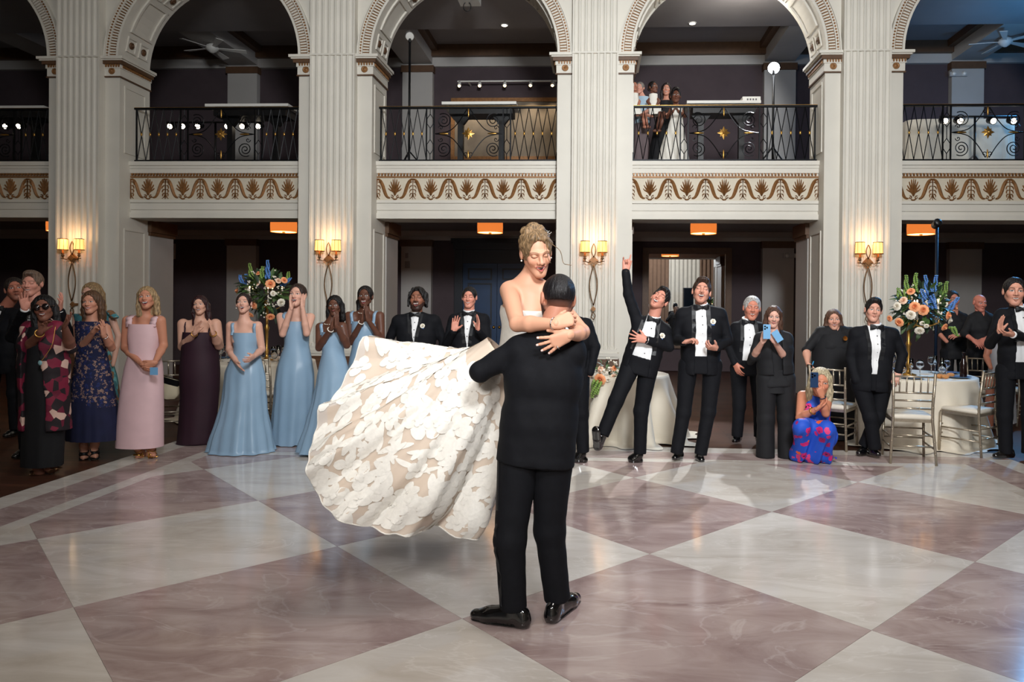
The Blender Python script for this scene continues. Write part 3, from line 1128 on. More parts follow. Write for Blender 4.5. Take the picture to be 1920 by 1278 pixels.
gal_table(384, 540, 194, 13.0, label='white-topped high table with black trestle beside the row of small stage lamps')
gal_table(828, 968, 190, 12.95, label='white-topped high table on the gallery in front of the gold-framed picture')
_, tx, tz = gal_table(1288, 1427, 188, 12.9, label='white-topped high table on the gallery with a small box on it')
gal_table(-90, 82, 198, 13.0, label='white-topped high table on the gallery near two small stage lamps')
p = at(1409, 187, 13.1)
bx = MB().box(-0.16, 0.16, -0.11, 0.11, 0, 0.12)
for x in (-0.07, -0.02, 0.03, 0.08):
    bx.box(x - 0.014, x + 0.014, -0.112, -0.109, 0.035, 0.085, 1)
tag(bx.build('box', [M_WHITE, mat('print_grey', (96, 92, 92), 0.6)], loc=(p.x, 13.2, tz)), 'small white printed box on a gallery high table', 'box')


def par_bar(pxs, py, Y, label_n, px_st, lamp_of):
    p0 = at(pxs[0], py, Y)
    st = empty('lamp_stand', (at(px_st, py, Y).x, Y, Z_SLAB - 0.04))
    x0, x1 = at(pxs[0] - 8, py, Y).x - st.location.x, at(pxs[-1] + 8, py, Y).x - st.location.x
    hz = p0.z - st.location.z
    MB().tube([(0, 0, 0), (0, 0, hz + 0.08)], 0.02, 8).build('pole', M_BLACK, st, smooth=True)
    MB().tube([(x0, 0, hz + 0.08), (x1, 0, hz + 0.08)], 0.018, 8).build('cross_bar', M_BLACK, st, smooth=True)
    for a in range(3):
        MB().tube([(0, 0, 0.35), (0.4 * math.cos(a * 2.1 + 0.5), 0.4 * math.sin(a * 2.1 + 0.5), 0.0)], 0.014, 6).build('leg', M_BLACK, st)
    tag(st, label_n, 'stand')
    for px in pxs:
        q = at(px, py, Y)
        l = empty('stage_lamp', (q.x, Y - 0.02, q.z))
        Mx = Matrix.Rotation(math.pi / 2 + 0.35, 4, 'X')
        MB().lathe([(0.03, -0.16), (0.06, -0.12), (0.062, 0.02), (0.066, 0.03)], 14, Mx, caps=True).build('housing', M_BLACK, l, smooth=True)
        MB().lathe([(0.0, 0.033), (0.05, 0.031)], 14, Mx, caps=False).build('lens', M_PARGLOW, l, smooth=True)
        MB().tube([(-0.068, 0.02, 0.0), (-0.068, 0.02, 0.09), (0.068, 0.02, 0.09), (0.068, 0.02, 0.0)], 0.007, 5).build('yoke', M_BLACK, l)
        tag(l, 'small lit stage lamp on the ' + lamp_of, 'stage lamp', 'small stage lamps on the ' + lamp_of)


par_bar([321, 345, 373, 428, 456, 486], 237, 13.95, 'black lamp bar stand behind the railing carrying six small lamps', 404, 'six-lamp bar behind the railing')
par_bar([13, 38], 237, 13.95, 'black lamp bar stand behind the railing carrying two small lamps', 26, 'two-lamp bar behind the railing')
par_bar([1770, 1798, 1860, 1898], 227, 13.2, 'black lamp bar stand behind the blue-lit railing', 1828, 'bar in the blue-lit gallery bay')


def spot_stand(px, py, Y, label, lit, rad=0.11):
    q = at(px, py, Y)
    r = empty('light_stand', (q.x, Y, Z_SLAB - 0.04))
    hz = q.z - r.location.z
    MB().tube([(0, 0.02, 0), (0, 0.02, hz - 0.1)], 0.022, 8).build('pole', M_BLACK, r, smooth=True)
    for a in range(3):
        MB().tube([(0, 0.02, 0.55), (0.5 * math.cos(a * 2.1 + 0.4), 0.02 + 0.5 * math.sin(a * 2.1 + 0.4), 0.01)], 0.015, 6).build('leg', M_BLACK, r)
    d = (Vector((0.3, 4.5, 0.8)) - q).normalized()
    Mx = Matrix.Translation((0, 0, hz)) @ d.to_track_quat('Z', 'Y').to_matrix().to_4x4()
    MB().lathe([(rad * 0.6, -0.18), (rad, -0.12), (rad, 0.0), (rad * 1.05, 0.02)], 18, Mx).build('housing', M_BLACK if lit else M_PLASTER2, r, smooth=True)
    MB().lathe([(0.0, 0.03), (rad * 0.95, 0.022)], 18, Mx, caps=False).build('lens', M_COOLGLOW if lit else M_WHITE, r, smooth=True)
    MB().tube([(0, 0.02, hz - 0.11), (0, 0.02, hz - 0.04)], 0.03, 8).build('yoke', M_BLACK, r)
    tag(r, label, 'stage light')
    return q


sq = spot_stand(1451, 127, 13.4, 'dazzling white spotlight on a stand on the gallery', True, 0.11)
light('gallery_spot', 'SPOT', sq + Vector((-0.05, -0.25, -0.02)), 2600, (0.92, 0.97, 1.0), (1.2, 8.2, 0.2), spot_size=math.radians(29), spot_blend=0.5, shadow_soft_size=0.07)
light('gallery_spot_spill', 'POINT', sq + Vector((-0.5, -0.3, 0.85)), 65, (1.0, 0.95, 0.86), shadow_soft_size=0.25)
spot_stand(768, 68, 13.7, 'unlit round lamp on a tall black tripod on the gallery', False, 0.08)
# blue stage light beyond the right edge of the view
bq = at(1990, 190, 12.7)
light('blue_stage_light', 'SPOT', bq, 1500, (0.12, 0.48, 1.0), (2.5, 4.0, 0.3), spot_size=math.radians(70), spot_blend=0.6, shadow_soft_size=0.1)
light('blue_stage_spill', 'POINT', bq + Vector((0.5, 0.9, 0.6)), 80, (0.1, 0.45, 1.0), shadow_soft_size=0.15)


def fan(px, py, Y, label):
    q = at(px, py, Y)
    r = empty('ceiling_fan', (q.x, Y, ZU + 0.5))
    dz = q.z - (ZU + 0.5)
    MB().tube([(0, 0, 0), (0, 0, dz + 0.1)], 0.02, 8).lathe([(0.06, -0.05), (0.06, 0.0)], 12).build('rod', M_WHITE, r, smooth=True)
    MB().lathe([(0.05, dz + 0.12), (0.13, dz + 0.07), (0.14, dz), (0.09, dz - 0.05), (0.03, dz - 0.09)], 18).build('motor', M_WHITE, r, smooth=True)
    for k in range(5):
        a = k * 2 * math.pi / 5 + 0.4
        c_, s_ = math.cos(a), math.sin(a)

        def P_(u, v, z):
            return (c_ * u - s_ * v, s_ * u + c_ * v, dz + z)
        MB().add([P_(0.12, -0.03, 0.02), P_(0.7, -0.08, 0.03), P_(0.72, 0.07, 0.0), P_(0.12, 0.03, 0.01), P_(0.12, -0.03, 0.03), P_(0.7, -0.08, 0.042), P_(0.72, 0.07, 0.012), P_(0.12, 0.03, 0.02)],
                 [(0, 3, 2, 1), (4, 5, 6, 7), (0, 1, 5, 4), (1, 2, 6, 5), (2, 3, 7, 6), (3, 0, 4, 7)]).build('blade', M_WHITE, r)
    tag(r, label, 'fan')


fan(398, 92, 15.9, 'white five-blade ceiling fan in the gallery, left of the bride')
fan(1885, 80, 15.9, 'white five-blade ceiling fan in the blue-lit gallery bay')

# track lights and the gold-framed picture on the gallery wall
q0, q1 = at(858, 154, WY - 0.35), at(1060, 154, WY - 0.35)
tr = empty('track_light', ((q0.x + q1.x) / 2, WY - 0.35, q0.z))
hw_ = (q1.x - q0.x) / 2
MB().box(-hw_, hw_, -0.02, 0.02, 0.0, 0.03).build('track', M_WHITE, tr)
for s in (-1, 1):
    MB().box(s * hw_ * 0.8 - 0.015, s * hw_ * 0.8 + 0.015, 0.0, 0.34, 0.0, 0.03).build('bracket', M_WHITE, tr)
for px in (862, 900, 947, 995, 1036):
    xx = at(px, 154, WY - 0.35).x - tr.location.x
    h_ = MB().lathe([(0.03, 0.02), (0.045, -0.09), (0.05, -0.12)], 12, Matrix.Translation((xx, 0, 0)) @ Matrix.Rotation(-0.5, 4, 'X')).build('spot_head', M_WHITE, tr, smooth=True)
    MB().sphere((xx, -0.055, -0.105), 0.034, 8).build('bulb', M_WARMGLOW, h_, smooth=True)
    light('track_spot', 'SPOT', (tr.location.x + xx, WY - 0.42, q0.z - 0.16), 28, (1, 0.82, 0.6), (tr.location.x + xx, WY, q0.z - 1.3), spot_size=math.radians(75), spot_blend=0.8, shadow_soft_size=0.03)
tag(tr, 'white track light with warm spots above the gold-framed picture', 'track light')
a, b = at(846, 184, WY - 0.06), at(1075, 300, WY - 0.06)
pic = empty('framed_picture', ((a.x + b.x) / 2, WY, b.z))
w2, h2 = (b.x - a.x) / 2, a.z - b.z
MB().box(-w2 + 0.08, w2 - 0.08, -0.04, -0.0, 0.08, h2 - 0.08).build('canvas', mat('dim_canvas', (104, 92, 78), 0.6, rgb2=(150, 136, 116), vscale=1.2), pic)
for x0, x1, z0, z1 in ((-w2, w2, h2 - 0.09, h2), (-w2, w2, 0, 0.09), (-w2, -w2 + 0.09, 0.09, h2 - 0.09), (w2 - 0.09, w2, 0.09, h2 - 0.09)):
    MB().box(x0, x1, -0.08, 0.0, z0, z1).build('frame', M_GILT, pic)
tag(pic, 'large gold-framed picture on the gallery wall under track lights', 'picture')

# projector hung in the middle arch
q = at(880, 2, 13.1)
pj = empty('projector', (q.x, 13.1, q.z))
MB().box(-0.19, 0.19, -0.14, 0.16, -0.03, 0.1).build('housing', M_WHITE, pj)
MB().lathe([(0.05, 0), (0.055, 0.05)], 14, Matrix.Translation((0.06, -0.14, 0.03)) @ Matrix.Rotation(math.pi / 2, 4, 'X')).build('lens', M_BLACK, pj, smooth=True)
MB().tube([(0, 0, 0.1), (0, 0, ZU + 0.02 - q.z)], 0.025, 8).build('mount', M_WHITE, pj)
MB().tube([(-0.04 + 0.07 * math.cos(t * 0.4), 0.0, -0.1 + 0.085 * math.sin(t * 0.4)) for t in range(32)], 0.008, 6).build('cable_loop', M_BLACK, pj, smooth=True)
tag(pj, 'white projector with coiled cable hung in the middle arch', 'projector')

# recessed downlights
for k, px in enumerate((947, 1297)):
    q = at(px, 50, 15.0)
    dl = empty('downlight', (q.x, 14.9, ZU + 0.02))
    MB().lathe([(0.075, -0.012), (0.09, 0.0)], 16).build('trim_ring', M_WHITE, dl, smooth=True)
    MB().lathe([(0.0, -0.03), (0.06, -0.014)], 16, caps=False).build('lamp', M_PARGLOW, dl, smooth=True)
    light('downlight_beam', 'SPOT', (q.x, 14.9, ZU - 0.02), 45, (1, 0.86, 0.68), (q.x, 14.9, 0), spot_size=math.radians(110), spot_blend=0.8, shadow_soft_size=0.05)
    tag(dl, 'round recessed downlight in the gallery soffit ' + ('before the gold-framed picture', 'above the women and children')[k], 'downlight', 'downlights of the gallery')

# ground-floor rear wall: door, mirror, small fittings
a, b = at(853, 447, WY - 0.1), at(1012, 447, WY - 0.1)
dr = empty('door_1', ((a.x + b.x) / 2, WY, 0))
tag(dr, 'tall dark blue panelled double door in a heavy moulded frame', kind='structure')
w2, hd = (b.x - a.x) / 2, a.z
M_DOOR = mat('navy_paint_blue_lit', (26, 56, 92), 0.4, var=0.1, vscale=4)  # navy paint, with the blue light falling on it put into the colour
M_DOORF = mat('dark_door_frame', (22, 26, 36), 0.45, var=0.1, vscale=4)
fr_ = MB().box(-w2, -w2 + 0.2, -0.14, 0, 0, hd - 0.25).box(w2 - 0.2, w2, -0.14, 0, 0, hd - 0.25).box(-w2 - 0.08, w2 + 0.08, -0.22, 0, hd - 0.1, hd).box(-w2 - 0.03, w2 + 0.03, -0.17, 0, hd - 0.27, hd - 0.1).box(-w2 + 0.2, w2 - 0.2, -0.1, 0, hd - 0.6, hd - 0.27)
fr_.build('door_frame', M_DOORF, dr)
for s in (-1, 1):
    x0, x1 = sorted((s * 0.005, s * (w2 - 0.2)))
    lf = MB().box(x0, x1, -0.06, 0, 0, hd - 0.6).build('door_leaf', M_DOOR, dr)
    for z0, z1 in ((hd - 1.0, hd - 0.72), (hd - 2.1, hd - 1.08), (0.25, hd - 2.2)):
        if z1 - z0 > 0.1:
            pn = MB()
            e = 0.12
            pn.box(x0 + e, x1 - e, -0.085, -0.06, z0, z0 + 0.035).box(x0 + e, x1 - e, -0.085, -0.06, z1 - 0.035, z1).box(x0 + e, x0 + e + 0.035, -0.085, -0.06, z0 + 0.035, z1 - 0.035).box(x1 - e - 0.035, x1 - e, -0.085, -0.06, z0 + 0.035, z1 - 0.035)
            pn.build('door_panel', M_DOORF, lf)
    MB().sphere((s * 0.07, -0.1, 1.02), 0.035, 10).build('door_knob', M_GOLD, lf, smooth=True)

a, b = at(1205, 464, WY - 0.05), at(1372, 464, WY - 0.05)
mr = empty('mirror', ((a.x + b.x) / 2, WY, 0.55))
w2, h2 = (b.x - a.x) / 2, a.z - 0.55
MB().box(-w2 + 0.14, w2 - 0.14, -0.05, 0, 0.14, h2 - 0.14).build('glass', mat('mirror_silver', (236, 238, 240), 0.01, 1.0, var=0.01), mr)
for x0, x1, z0, z1 in ((-w2, w2, h2 - 0.15, h2), (-w2, w2, 0, 0.15), (-w2, -w2 + 0.15, 0.15, h2 - 0.15), (w2 - 0.15, w2, 0.15, h2 - 0.15)):
    MB().box(x0, x1, -0.1, 0, z0, z1).box(x0 + 0.03, x1 - 0.03, -0.12, -0.1, z0 + 0.03, z1 - 0.03).build('frame', M_BROWN, mr)
tag(mr, 'large brown-framed mirror on the rear wall reflecting curtains', 'mirror')

for px, py, nm in ((1485, 479, 'pale emergency light on the pier beside the mirror'), (1797, 139, 'pale emergency light on the blue-lit gallery pier')):
    q = at(px, py, WY - 0.2)
    e = MB().box(-0.2, 0.2, -0.06, 0, -0.05, 0.05)
    for s in (-1, 1):
        e.sphere((s * 0.12, -0.07, 0.0), 0.055, 8, 1)
    tag(e.build('emergency_light', [M_PLASTER2, M_WHITE], loc=(q.x, WY - 0.16, q.z)), nm, 'emergency light')
for (px, py, w_, h_, nm) in ((763, 479, 0.07, 0.12, 'small switch plate on the pier left of the blue door'), (764, 496, 0.12, 0.17, 'thermostat plate below the switch on the pier')):
    q = at(px, py, WY - 0.16)
    o = MB().box(-w_ / 2, w_ / 2, -0.02, 0, -h_ / 2, h_ / 2).box(-w_ / 4, w_ / 4, -0.03, -0.02, -h_ / 5, h_ / 5).build('wall_plate', mat('plate_grey', (132, 124, 120), 0.5), loc=(q.x, WY - 0.16, q.z))
    tag(o, nm, 'wall plate')
q = at(316, 471, WY)
vt = empty('wall_vent', (q.x, WY, q.z))
MB().box(-0.19, 0.19, -0.02, 0, -0.19, 0.19).build('frame', M_PLASTER2, vt)
for k in range(7):
    MB().box(-0.16, 0.16, -0.03, -0.015, -0.16 + k * 0.048, -0.14 + k * 0.048).build('slat', M_PLASTER2, vt)
tag(vt, 'square pale wall vent high on the dark rear wall', 'vent')

# drapes on the opposite wall, seen in the mirror
M_DRAPE = mat('taupe_drape', (128, 104, 88), 0.8, var=0.06, vscale=5)
M_SHEER = mat('white_drape', (214, 212, 204), 0.8, var=0.03, vscale=5)


def drape(px0, px1, m, label):
    Yv = 2 * WY + 9.0          # virtual depth of the wall in the mirror
    x0, x1 = at(px0, 540, Yv - 0.3).x, at(px1, 540, Yv - 0.3).x
    n = max(8, int((x1 - x0) / 0.06))
    mb = MB()
    rings = []
    for z in (0.02, 4.0, 8.6):
        rings.append([(x0 + (x1 - x0) * i / n, -8.75 + 0.07 * math.sin(i * 1.57), z) for i in range(n + 1)])
    mb.loft(rings, closed=False)
    o = mb.build('curtain', m, smooth=True)
    tag(o, label, 'curtain')


drape(1190, 1254, M_DRAPE, 'taupe pleated curtain seen in the mirror, left of the white one')
drape(1254, 1312, M_SHEER, 'white pleated curtain seen in the mirror')
drape(1312, 1352, M_DRAPE, 'taupe pleated curtain seen in the mirror, right of the white one')
xs_ = at(1290, 548, 2 * WY + 6.5).x
sp_ = empty('loudspeaker', (xs_, -6.5, 0))
MB().tube([(0, 0, 0), (0, 0, 1.5)], 0.03, 8).build('pole', M_BLACK, sp_)
MB().box(-0.28, 0.28, -0.25, 0.25, 1.5, 2.6).build('cabinet', M_BLACK, sp_)
MB().box(-0.24, 0.24, 0.25, 0.27, 1.55, 2.55).build('grille', M_IRON, sp_)
for a in range(3):
    MB().tube([(0, 0, 0.6), (0.5 * math.cos(a * 2.1), 0.5 * math.sin(a * 2.1), 0.01)], 0.02, 6).build('leg', M_BLACK, sp_)
tag(sp_, 'black loudspeaker on a stand seen in the mirror', 'loudspeaker')

# ------------------------------------------------------------------ tables and chairs
M_CHAIR = mat('champagne_paint', (168, 156, 138), 0.3, 0.7, var=0.1, vscale=30)
M_CUSH = mat('ivory_cushion', (214, 206, 192), 0.7, var=0.03, vscale=10)
M_LINEN = mat('ivory_linen', (216, 206, 188), 0.6, var=0.03, vscale=6, sheen=0.2, bump=0.08, bscale=8)


def make_chair():
    """chiavari chair, front towards -y, origin on the floor"""
    r = empty('chiavari_chair')

    def bamboo(mb, pts, rr):
        mb.tube(pts, rr, 8)
        P_ = [Vector(p) for p in pts]
        Lt = sum((P_[i + 1] - P_[i]).length for i in range(len(P_) - 1))
        n = max(1, int(Lt / 0.13))
        for k in range(1, n + 1):
            d = Lt * k / (n + 1)
            for i in range(len(P_) - 1):
                l = (P_[i + 1] - P_[i]).length
                if d <= l:
                    c = P_[i].lerp(P_[i + 1], d / l)
                    t = (P_[i + 1] - P_[i]).normalized() * 0.004
                    mb.tube([c - t, c, c + t], [rr * 1.05, rr * 1.28, rr * 1.05], 8)
                    break
                d -= l
    for s in (-1, 1):
        lg = MB()
        bamboo(lg, [(s * 0.215, 0.245, 0.0), (s * 0.185, 0.20, 0.44), (s * 0.185, 0.205, 0.60), (s * 0.195, 0.25, 0.92)], 0.014)
        lg.build('back_leg', M_CHAIR, r, smooth=True)
        lg = MB()
        bamboo(lg, [(s * 0.205, -0.205, 0.0), (s * 0.195, -0.195, 0.44)], 0.014)
        lg.build('front_leg', M_CHAIR, r, smooth=True)
        for z in (0.16, 0.27):
            q = MB()
            bamboo(q, [(s * 0.2, 0.225 - z * 0.05, z), (s * 0.2, -0.2, z)], 0.009)
            q.build('stretcher', M_CHAIR, r, smooth=True)
    for y, z in ((0.225, 0.18), (0.215, 0.29), (-0.2, 0.2), (-0.2, 0.3)):
        q = MB()
        bamboo(q, [(-0.195, y, z), (0.195, y, z)], 0.009)
        q.build('stretcher', M_CHAIR, r, smooth=True)
    for z, y in ((0.56, 0.204), (0.64, 0.212), (0.72, 0.222), (0.885, 0.245)):
        q = MB()
        bamboo(q, [(-0.188, y, z), (0.188, y, z)], 0.010)
        q.build('back_rail', M_CHAIR, r, smooth=True)
    for k in range(5):
        x = (k - 2) * 0.066
        MB().tube([(x, 0.223, 0.72), (x, 0.244, 0.885)], 0.008, 8).build('spindle', M_CHAIR, r, smooth=True)
    MB().box(-0.2, 0.2, -0.205, 0.2, 0.42, 0.45).build('seat_frame', M_CHAIR, r)
    prof = [(-0.195, 0.45), (-0.205, 0.47), (-0.19, 0.492), (0.0, 0.50), (0.19, 0.492), (0.2, 0.47), (0.19, 0.45)]
    rings = []
    for t, k in ((-1, 0.9), (-0.96, 0.98), (0, 1.0), (0.96, 0.98), (1, 0.9)):
        rings.append([(y * (0.99 if abs(t) < 1 else 0.9), 0.195 * t, 0.45 + (z - 0.45) * k) for y, z in prof])
    c = MB().loft(rings)
    nn = len(prof)
    c.f += [tuple(range(nn))[::-1], tuple(range(4 * nn, 5 * nn))]
    c.m += [0, 0]
    c.build('cushion', M_CUSH, r, smooth=True)
    return r


ch0 = make_chair()
first = [True]


def chair(px, py, rz, label, Y=None):
    p = Vector((px, py, 0)) if px < 20 else ground(px, py) if Y is None else at(px, py, Y)
    o = ch0 if first[0] else copy_tree(ch0)
    first[0] = False
    o.location = (p.x, p.y, 0)
    o.rotation_euler = (0, 0, rz)
    tag(o, label, 'chair', 'champagne chiavari chairs')
    return o


chair(3.23, 7.62, math.pi - 0.18, 'chiavari chair at the round table under the leaning man\'s hand')
chair(4.08, 8.10, math.pi + 0.66, 'chiavari chair turned to the round table beside the clapping man')
chair(1848, 700, -0.35, 'chiavari chair on the far side of the round table', Y=9.9)
chair(1562, 836, math.pi - 0.6, 'chiavari chair with empty seat beside the crouching woman')
chair(1925, 700, math.pi * 0.5, 'chiavari chair behind the clapping man at the right', Y=10.1)
cb = chair(322, 700, math.pi + 0.4, 'chiavari chair with a clutch bag hung on its back', Y=8.35)
chair(503, 700, math.pi - 0.2, 'chiavari chair in the gap between two bridesmaids', Y=8.75)


def round_table(name, label, c, rad, zt=0.76, flare=0.2, folds=11, seed=1, drop=0.012):
    r = empty(name, (c[0], c[1], 0))
    rg = random.Random(seed)
    MB().lathe([(rad - 0.01, zt - 0.03), (rad - 0.01, zt - 0.004)], 40).build('table_top', M_WHITE, r)
    MB().lathe([(0.28, 0), (0.28, 0.03), (0.04, 0.06), (0.04, zt - 0.03)], 16).build('pedestal', M_BLACK, r)
    tag(r, label, 'table')
    # cloth draped to the floor
    cl = MB()
    N = 120
    ph = [rg.random() * 6.28 for _ in range(3)]
    rings = [[(0.001 * math.cos(2 * math.pi * k / N), 0.001 * math.sin(2 * math.pi * k / N), zt + 0.003) for k in range(N)],
             [((rad - 0.02) * math.cos(2 * math.pi * k / N), (rad - 0.02) * math.sin(2 * math.pi * k / N), zt + 0.003) for k in range(N)]]
    for t in (0.0, 0.04, 0.12, 0.3, 0.5, 0.7, 0.85, 0.95, 1.0, 1.06):
        row = []
        for k in range(N):
            a = 2 * math.pi * k / N
            w_ = abs(math.cos(folds * a / 2 + ph[0])) * 1.3 - 0.8 + 0.5 * math.cos((folds * 2 - 5) * a + ph[1])
            tt = min(t, 1.0)
            rr = rad + 0.004 + flare * tt * 0.5 + flare * tt ** 1.3 * (0.55 * w_) + max(0, t - 1) * 2.6
            z = zt - 0.004 - (zt - 0.012) * min(1, t) if t < 1.03 else 0.006
            row.append((rr * math.cos(a), rr * math.sin(a), max(z, 0.006)))
        rings.append(row)
    cl.loft(rings)
    return r, cl


tc = Vector((3.78, 9.0, 0))
tb, cl = round_table('round_table', 'round banquet table carrying the tall flowers right of the leaning man', (tc.x, 9.0), 0.78)
o = cl.build('tablecloth', M_LINEN, loc=(tc.x, 9.0, 0), smooth=True)
tag(o, 'ivory floor-length cloth on the right round table', 'tablecloth')
tl = at(478, 700, 9.9)
tb2, cl = round_table('round_table', 'round banquet table behind the bridesmaids', (tl.x, 9.9), 0.8, seed=4)
o = cl.build('tablecloth', M_LINEN, loc=(tl.x, 9.9, 0), smooth=True)
tag(o, 'ivory floor-length cloth on the table behind the bridesmaids', 'tablecloth')
tsx = at(1168, 700, 8.8)
tb3, cl = round_table('sweetheart_table', 'small table with low flowers behind the leaning man', (tsx.x, 8.8), 0.55, zt=0.75, flare=0.36, folds=9, seed=9)
o = cl.build('tablecloth', M_LINEN, loc=(tsx.x, 8.8, 0), smooth=True)
tag(o, 'ivory cloth pooling on the floor from the small table', 'tablecloth')
# clutch bag on the chair back
bg = MB()
rings = []
for t, wd, th in ((0.0, 0.02, 0.02), (0.1, 0.10, 0.03), (0.4, 0.14, 0.035), (0.75, 0.16, 0.03), (1.0, 0.16, 0.012)):
    rings.append([(wd * math.cos(2 * math.pi * k / 16), th * math.sin(2 * math.pi * k / 16), -0.2 + 0.24 * t) for k in range(16)])
bg.loft(rings)
bgo = empty('clutch_bag', at(320, 716, 8.02))
bg.build('bag_body', mat('cream_leather', (222, 208, 178), 0.45, var=0.03), bgo, smooth=True)
MB().loft([[((0.162 - 0.02 * j) * math.cos(2 * math.pi * k / 16), 0.034 * math.sin(2 * math.pi * k / 16), 0.045 - 0.07 * j) for k in range(16)] for j in range(2)]).build('flap', M_BLACK, bgo, smooth=True)
bgo.rotation_euler = (0, 0.25, 0)
tag(bgo, 'cream clutch bag with black flap hung on a chair back', 'bag')


# table settings -----------------------------------------------------------
def glass_me(kind):
    pr = {'wine': [(0.034, 0.0), (0.034, 0.003), (0.005, 0.008), (0.004, 0.09), (0.02, 0.10), (0.044, 0.135), (0.042, 0.17), (0.033, 0.205), (0.031, 0.205), (0.040, 0.17), (0.041, 0.136), (0.018, 0.104), (0.0, 0.10)],
          'flute': [(0.03, 0.0), (0.03, 0.003), (0.004, 0.008), (0.004, 0.09), (0.022, 0.12), (0.026, 0.22), (0.024, 0.22), (0.02, 0.122), (0.0, 0.10)],
          'water': [(0.035, 0.0), (0.036, 0.004), (0.008, 0.012), (0.008, 0.035), (0.03, 0.05), (0.042, 0.09), (0.036, 0.16), (0.034, 0.16), (0.04, 0.09), (0.028, 0.053), (0.0, 0.045)]}[kind]
    return MB().lathe(pr, 16, caps=False).mesh(kind + '_glass', M_GLASS, True)


GL = {k: glass_me(k) for k in ('wine', 'flute', 'water')}


def setting(cx, cy, zt, rad, n, grp, where, extra=True, ph=0.0):
    plate_me = MB().lathe([(0.0, 0.004), (0.085, 0.004), (0.13, 0.016), (0.132, 0.018), (0.085, 0.010), (0.0, 0.009)], 24, caps=False).mesh('plate', mat('blue_glaze', (92, 126, 164), 0.25, var=0.1), True)
    for k in range(n):
        a = 2 * math.pi * k / n + ph
        c_, s_ = math.cos(a), math.sin(a)
        o = inst(plate_me, 'plate', None, Matrix.Translation((cx + c_ * (rad - 0.17), cy + s_ * (rad - 0.17), zt + 0.004)))
        tag(o, 'blue-rimmed dinner plate on ' + where, 'plate', 'plates ' + grp)
        for j, (kd, dr_, da) in enumerate((('wine', 0.33, 0.22), ('flute', 0.36, 0.02), ('water', 0.31, -0.2))):
            rr = rad - dr_
            o = inst(GL[kd], kd + '_glass', None, Matrix.Translation((cx + rr * math.cos(a + da), cy + rr * math.sin(a + da), zt + 0.004)))
            tag(o, {'wine': 'large stemmed wine glass on ', 'flute': 'tall champagne flute on ', 'water': 'footed water goblet on '}[kd] + where, 'glass', kd + ' glasses ' + grp)


setting(tc.x, 9.0, 0.763, 0.78, 6, 'on the right table', 'the right round table', ph=0.25)
setting(tl.x, 9.9, 0.763, 0.8, 6, 'on the left table', 'the table behind the bridesmaids', ph=-0.4)
bt = MB().lathe([(0.036, 0), (0.038, 0.01), (0.038, 0.17), (0.014, 0.22), (0.014, 0.28), (0.016, 0.28), (0.016, 0.3), (0, 0.3)], 16)
p = at(1806, 712, 8.6)
tag(bt.build('wine_bottle', mat('dark_bottle', (30, 16, 14), 0.12), loc=(p.x, 8.6, 0.767), smooth=True), 'dark wine bottle standing on the right round table', 'bottle')
M_BREAD = mat('bread_crust', (196, 136, 82), 0.7, var=0.2, vscale=25, bump=0.3, bscale=40)
for k, (px, Y) in enumerate(((1772, 8.45), (1762, 8.5), (1782, 8.65))):
    p = at(px, 735, Y)
    tag(MB().sphere((0, 0, 0.026), 0.03, 8, sc=(1.6, 1.0, 0.9)).build('bread_roll', M_BREAD, loc=(p.x, Y, 0.766), smooth=True), 'golden bread roll on the right round table', 'bread', 'bread rolls on the right table')


# flowers ------------------------------------------------------------------
M_BELLS = mat('bell_green', (124, 152, 74), 0.55, var=0.2, vscale=15)


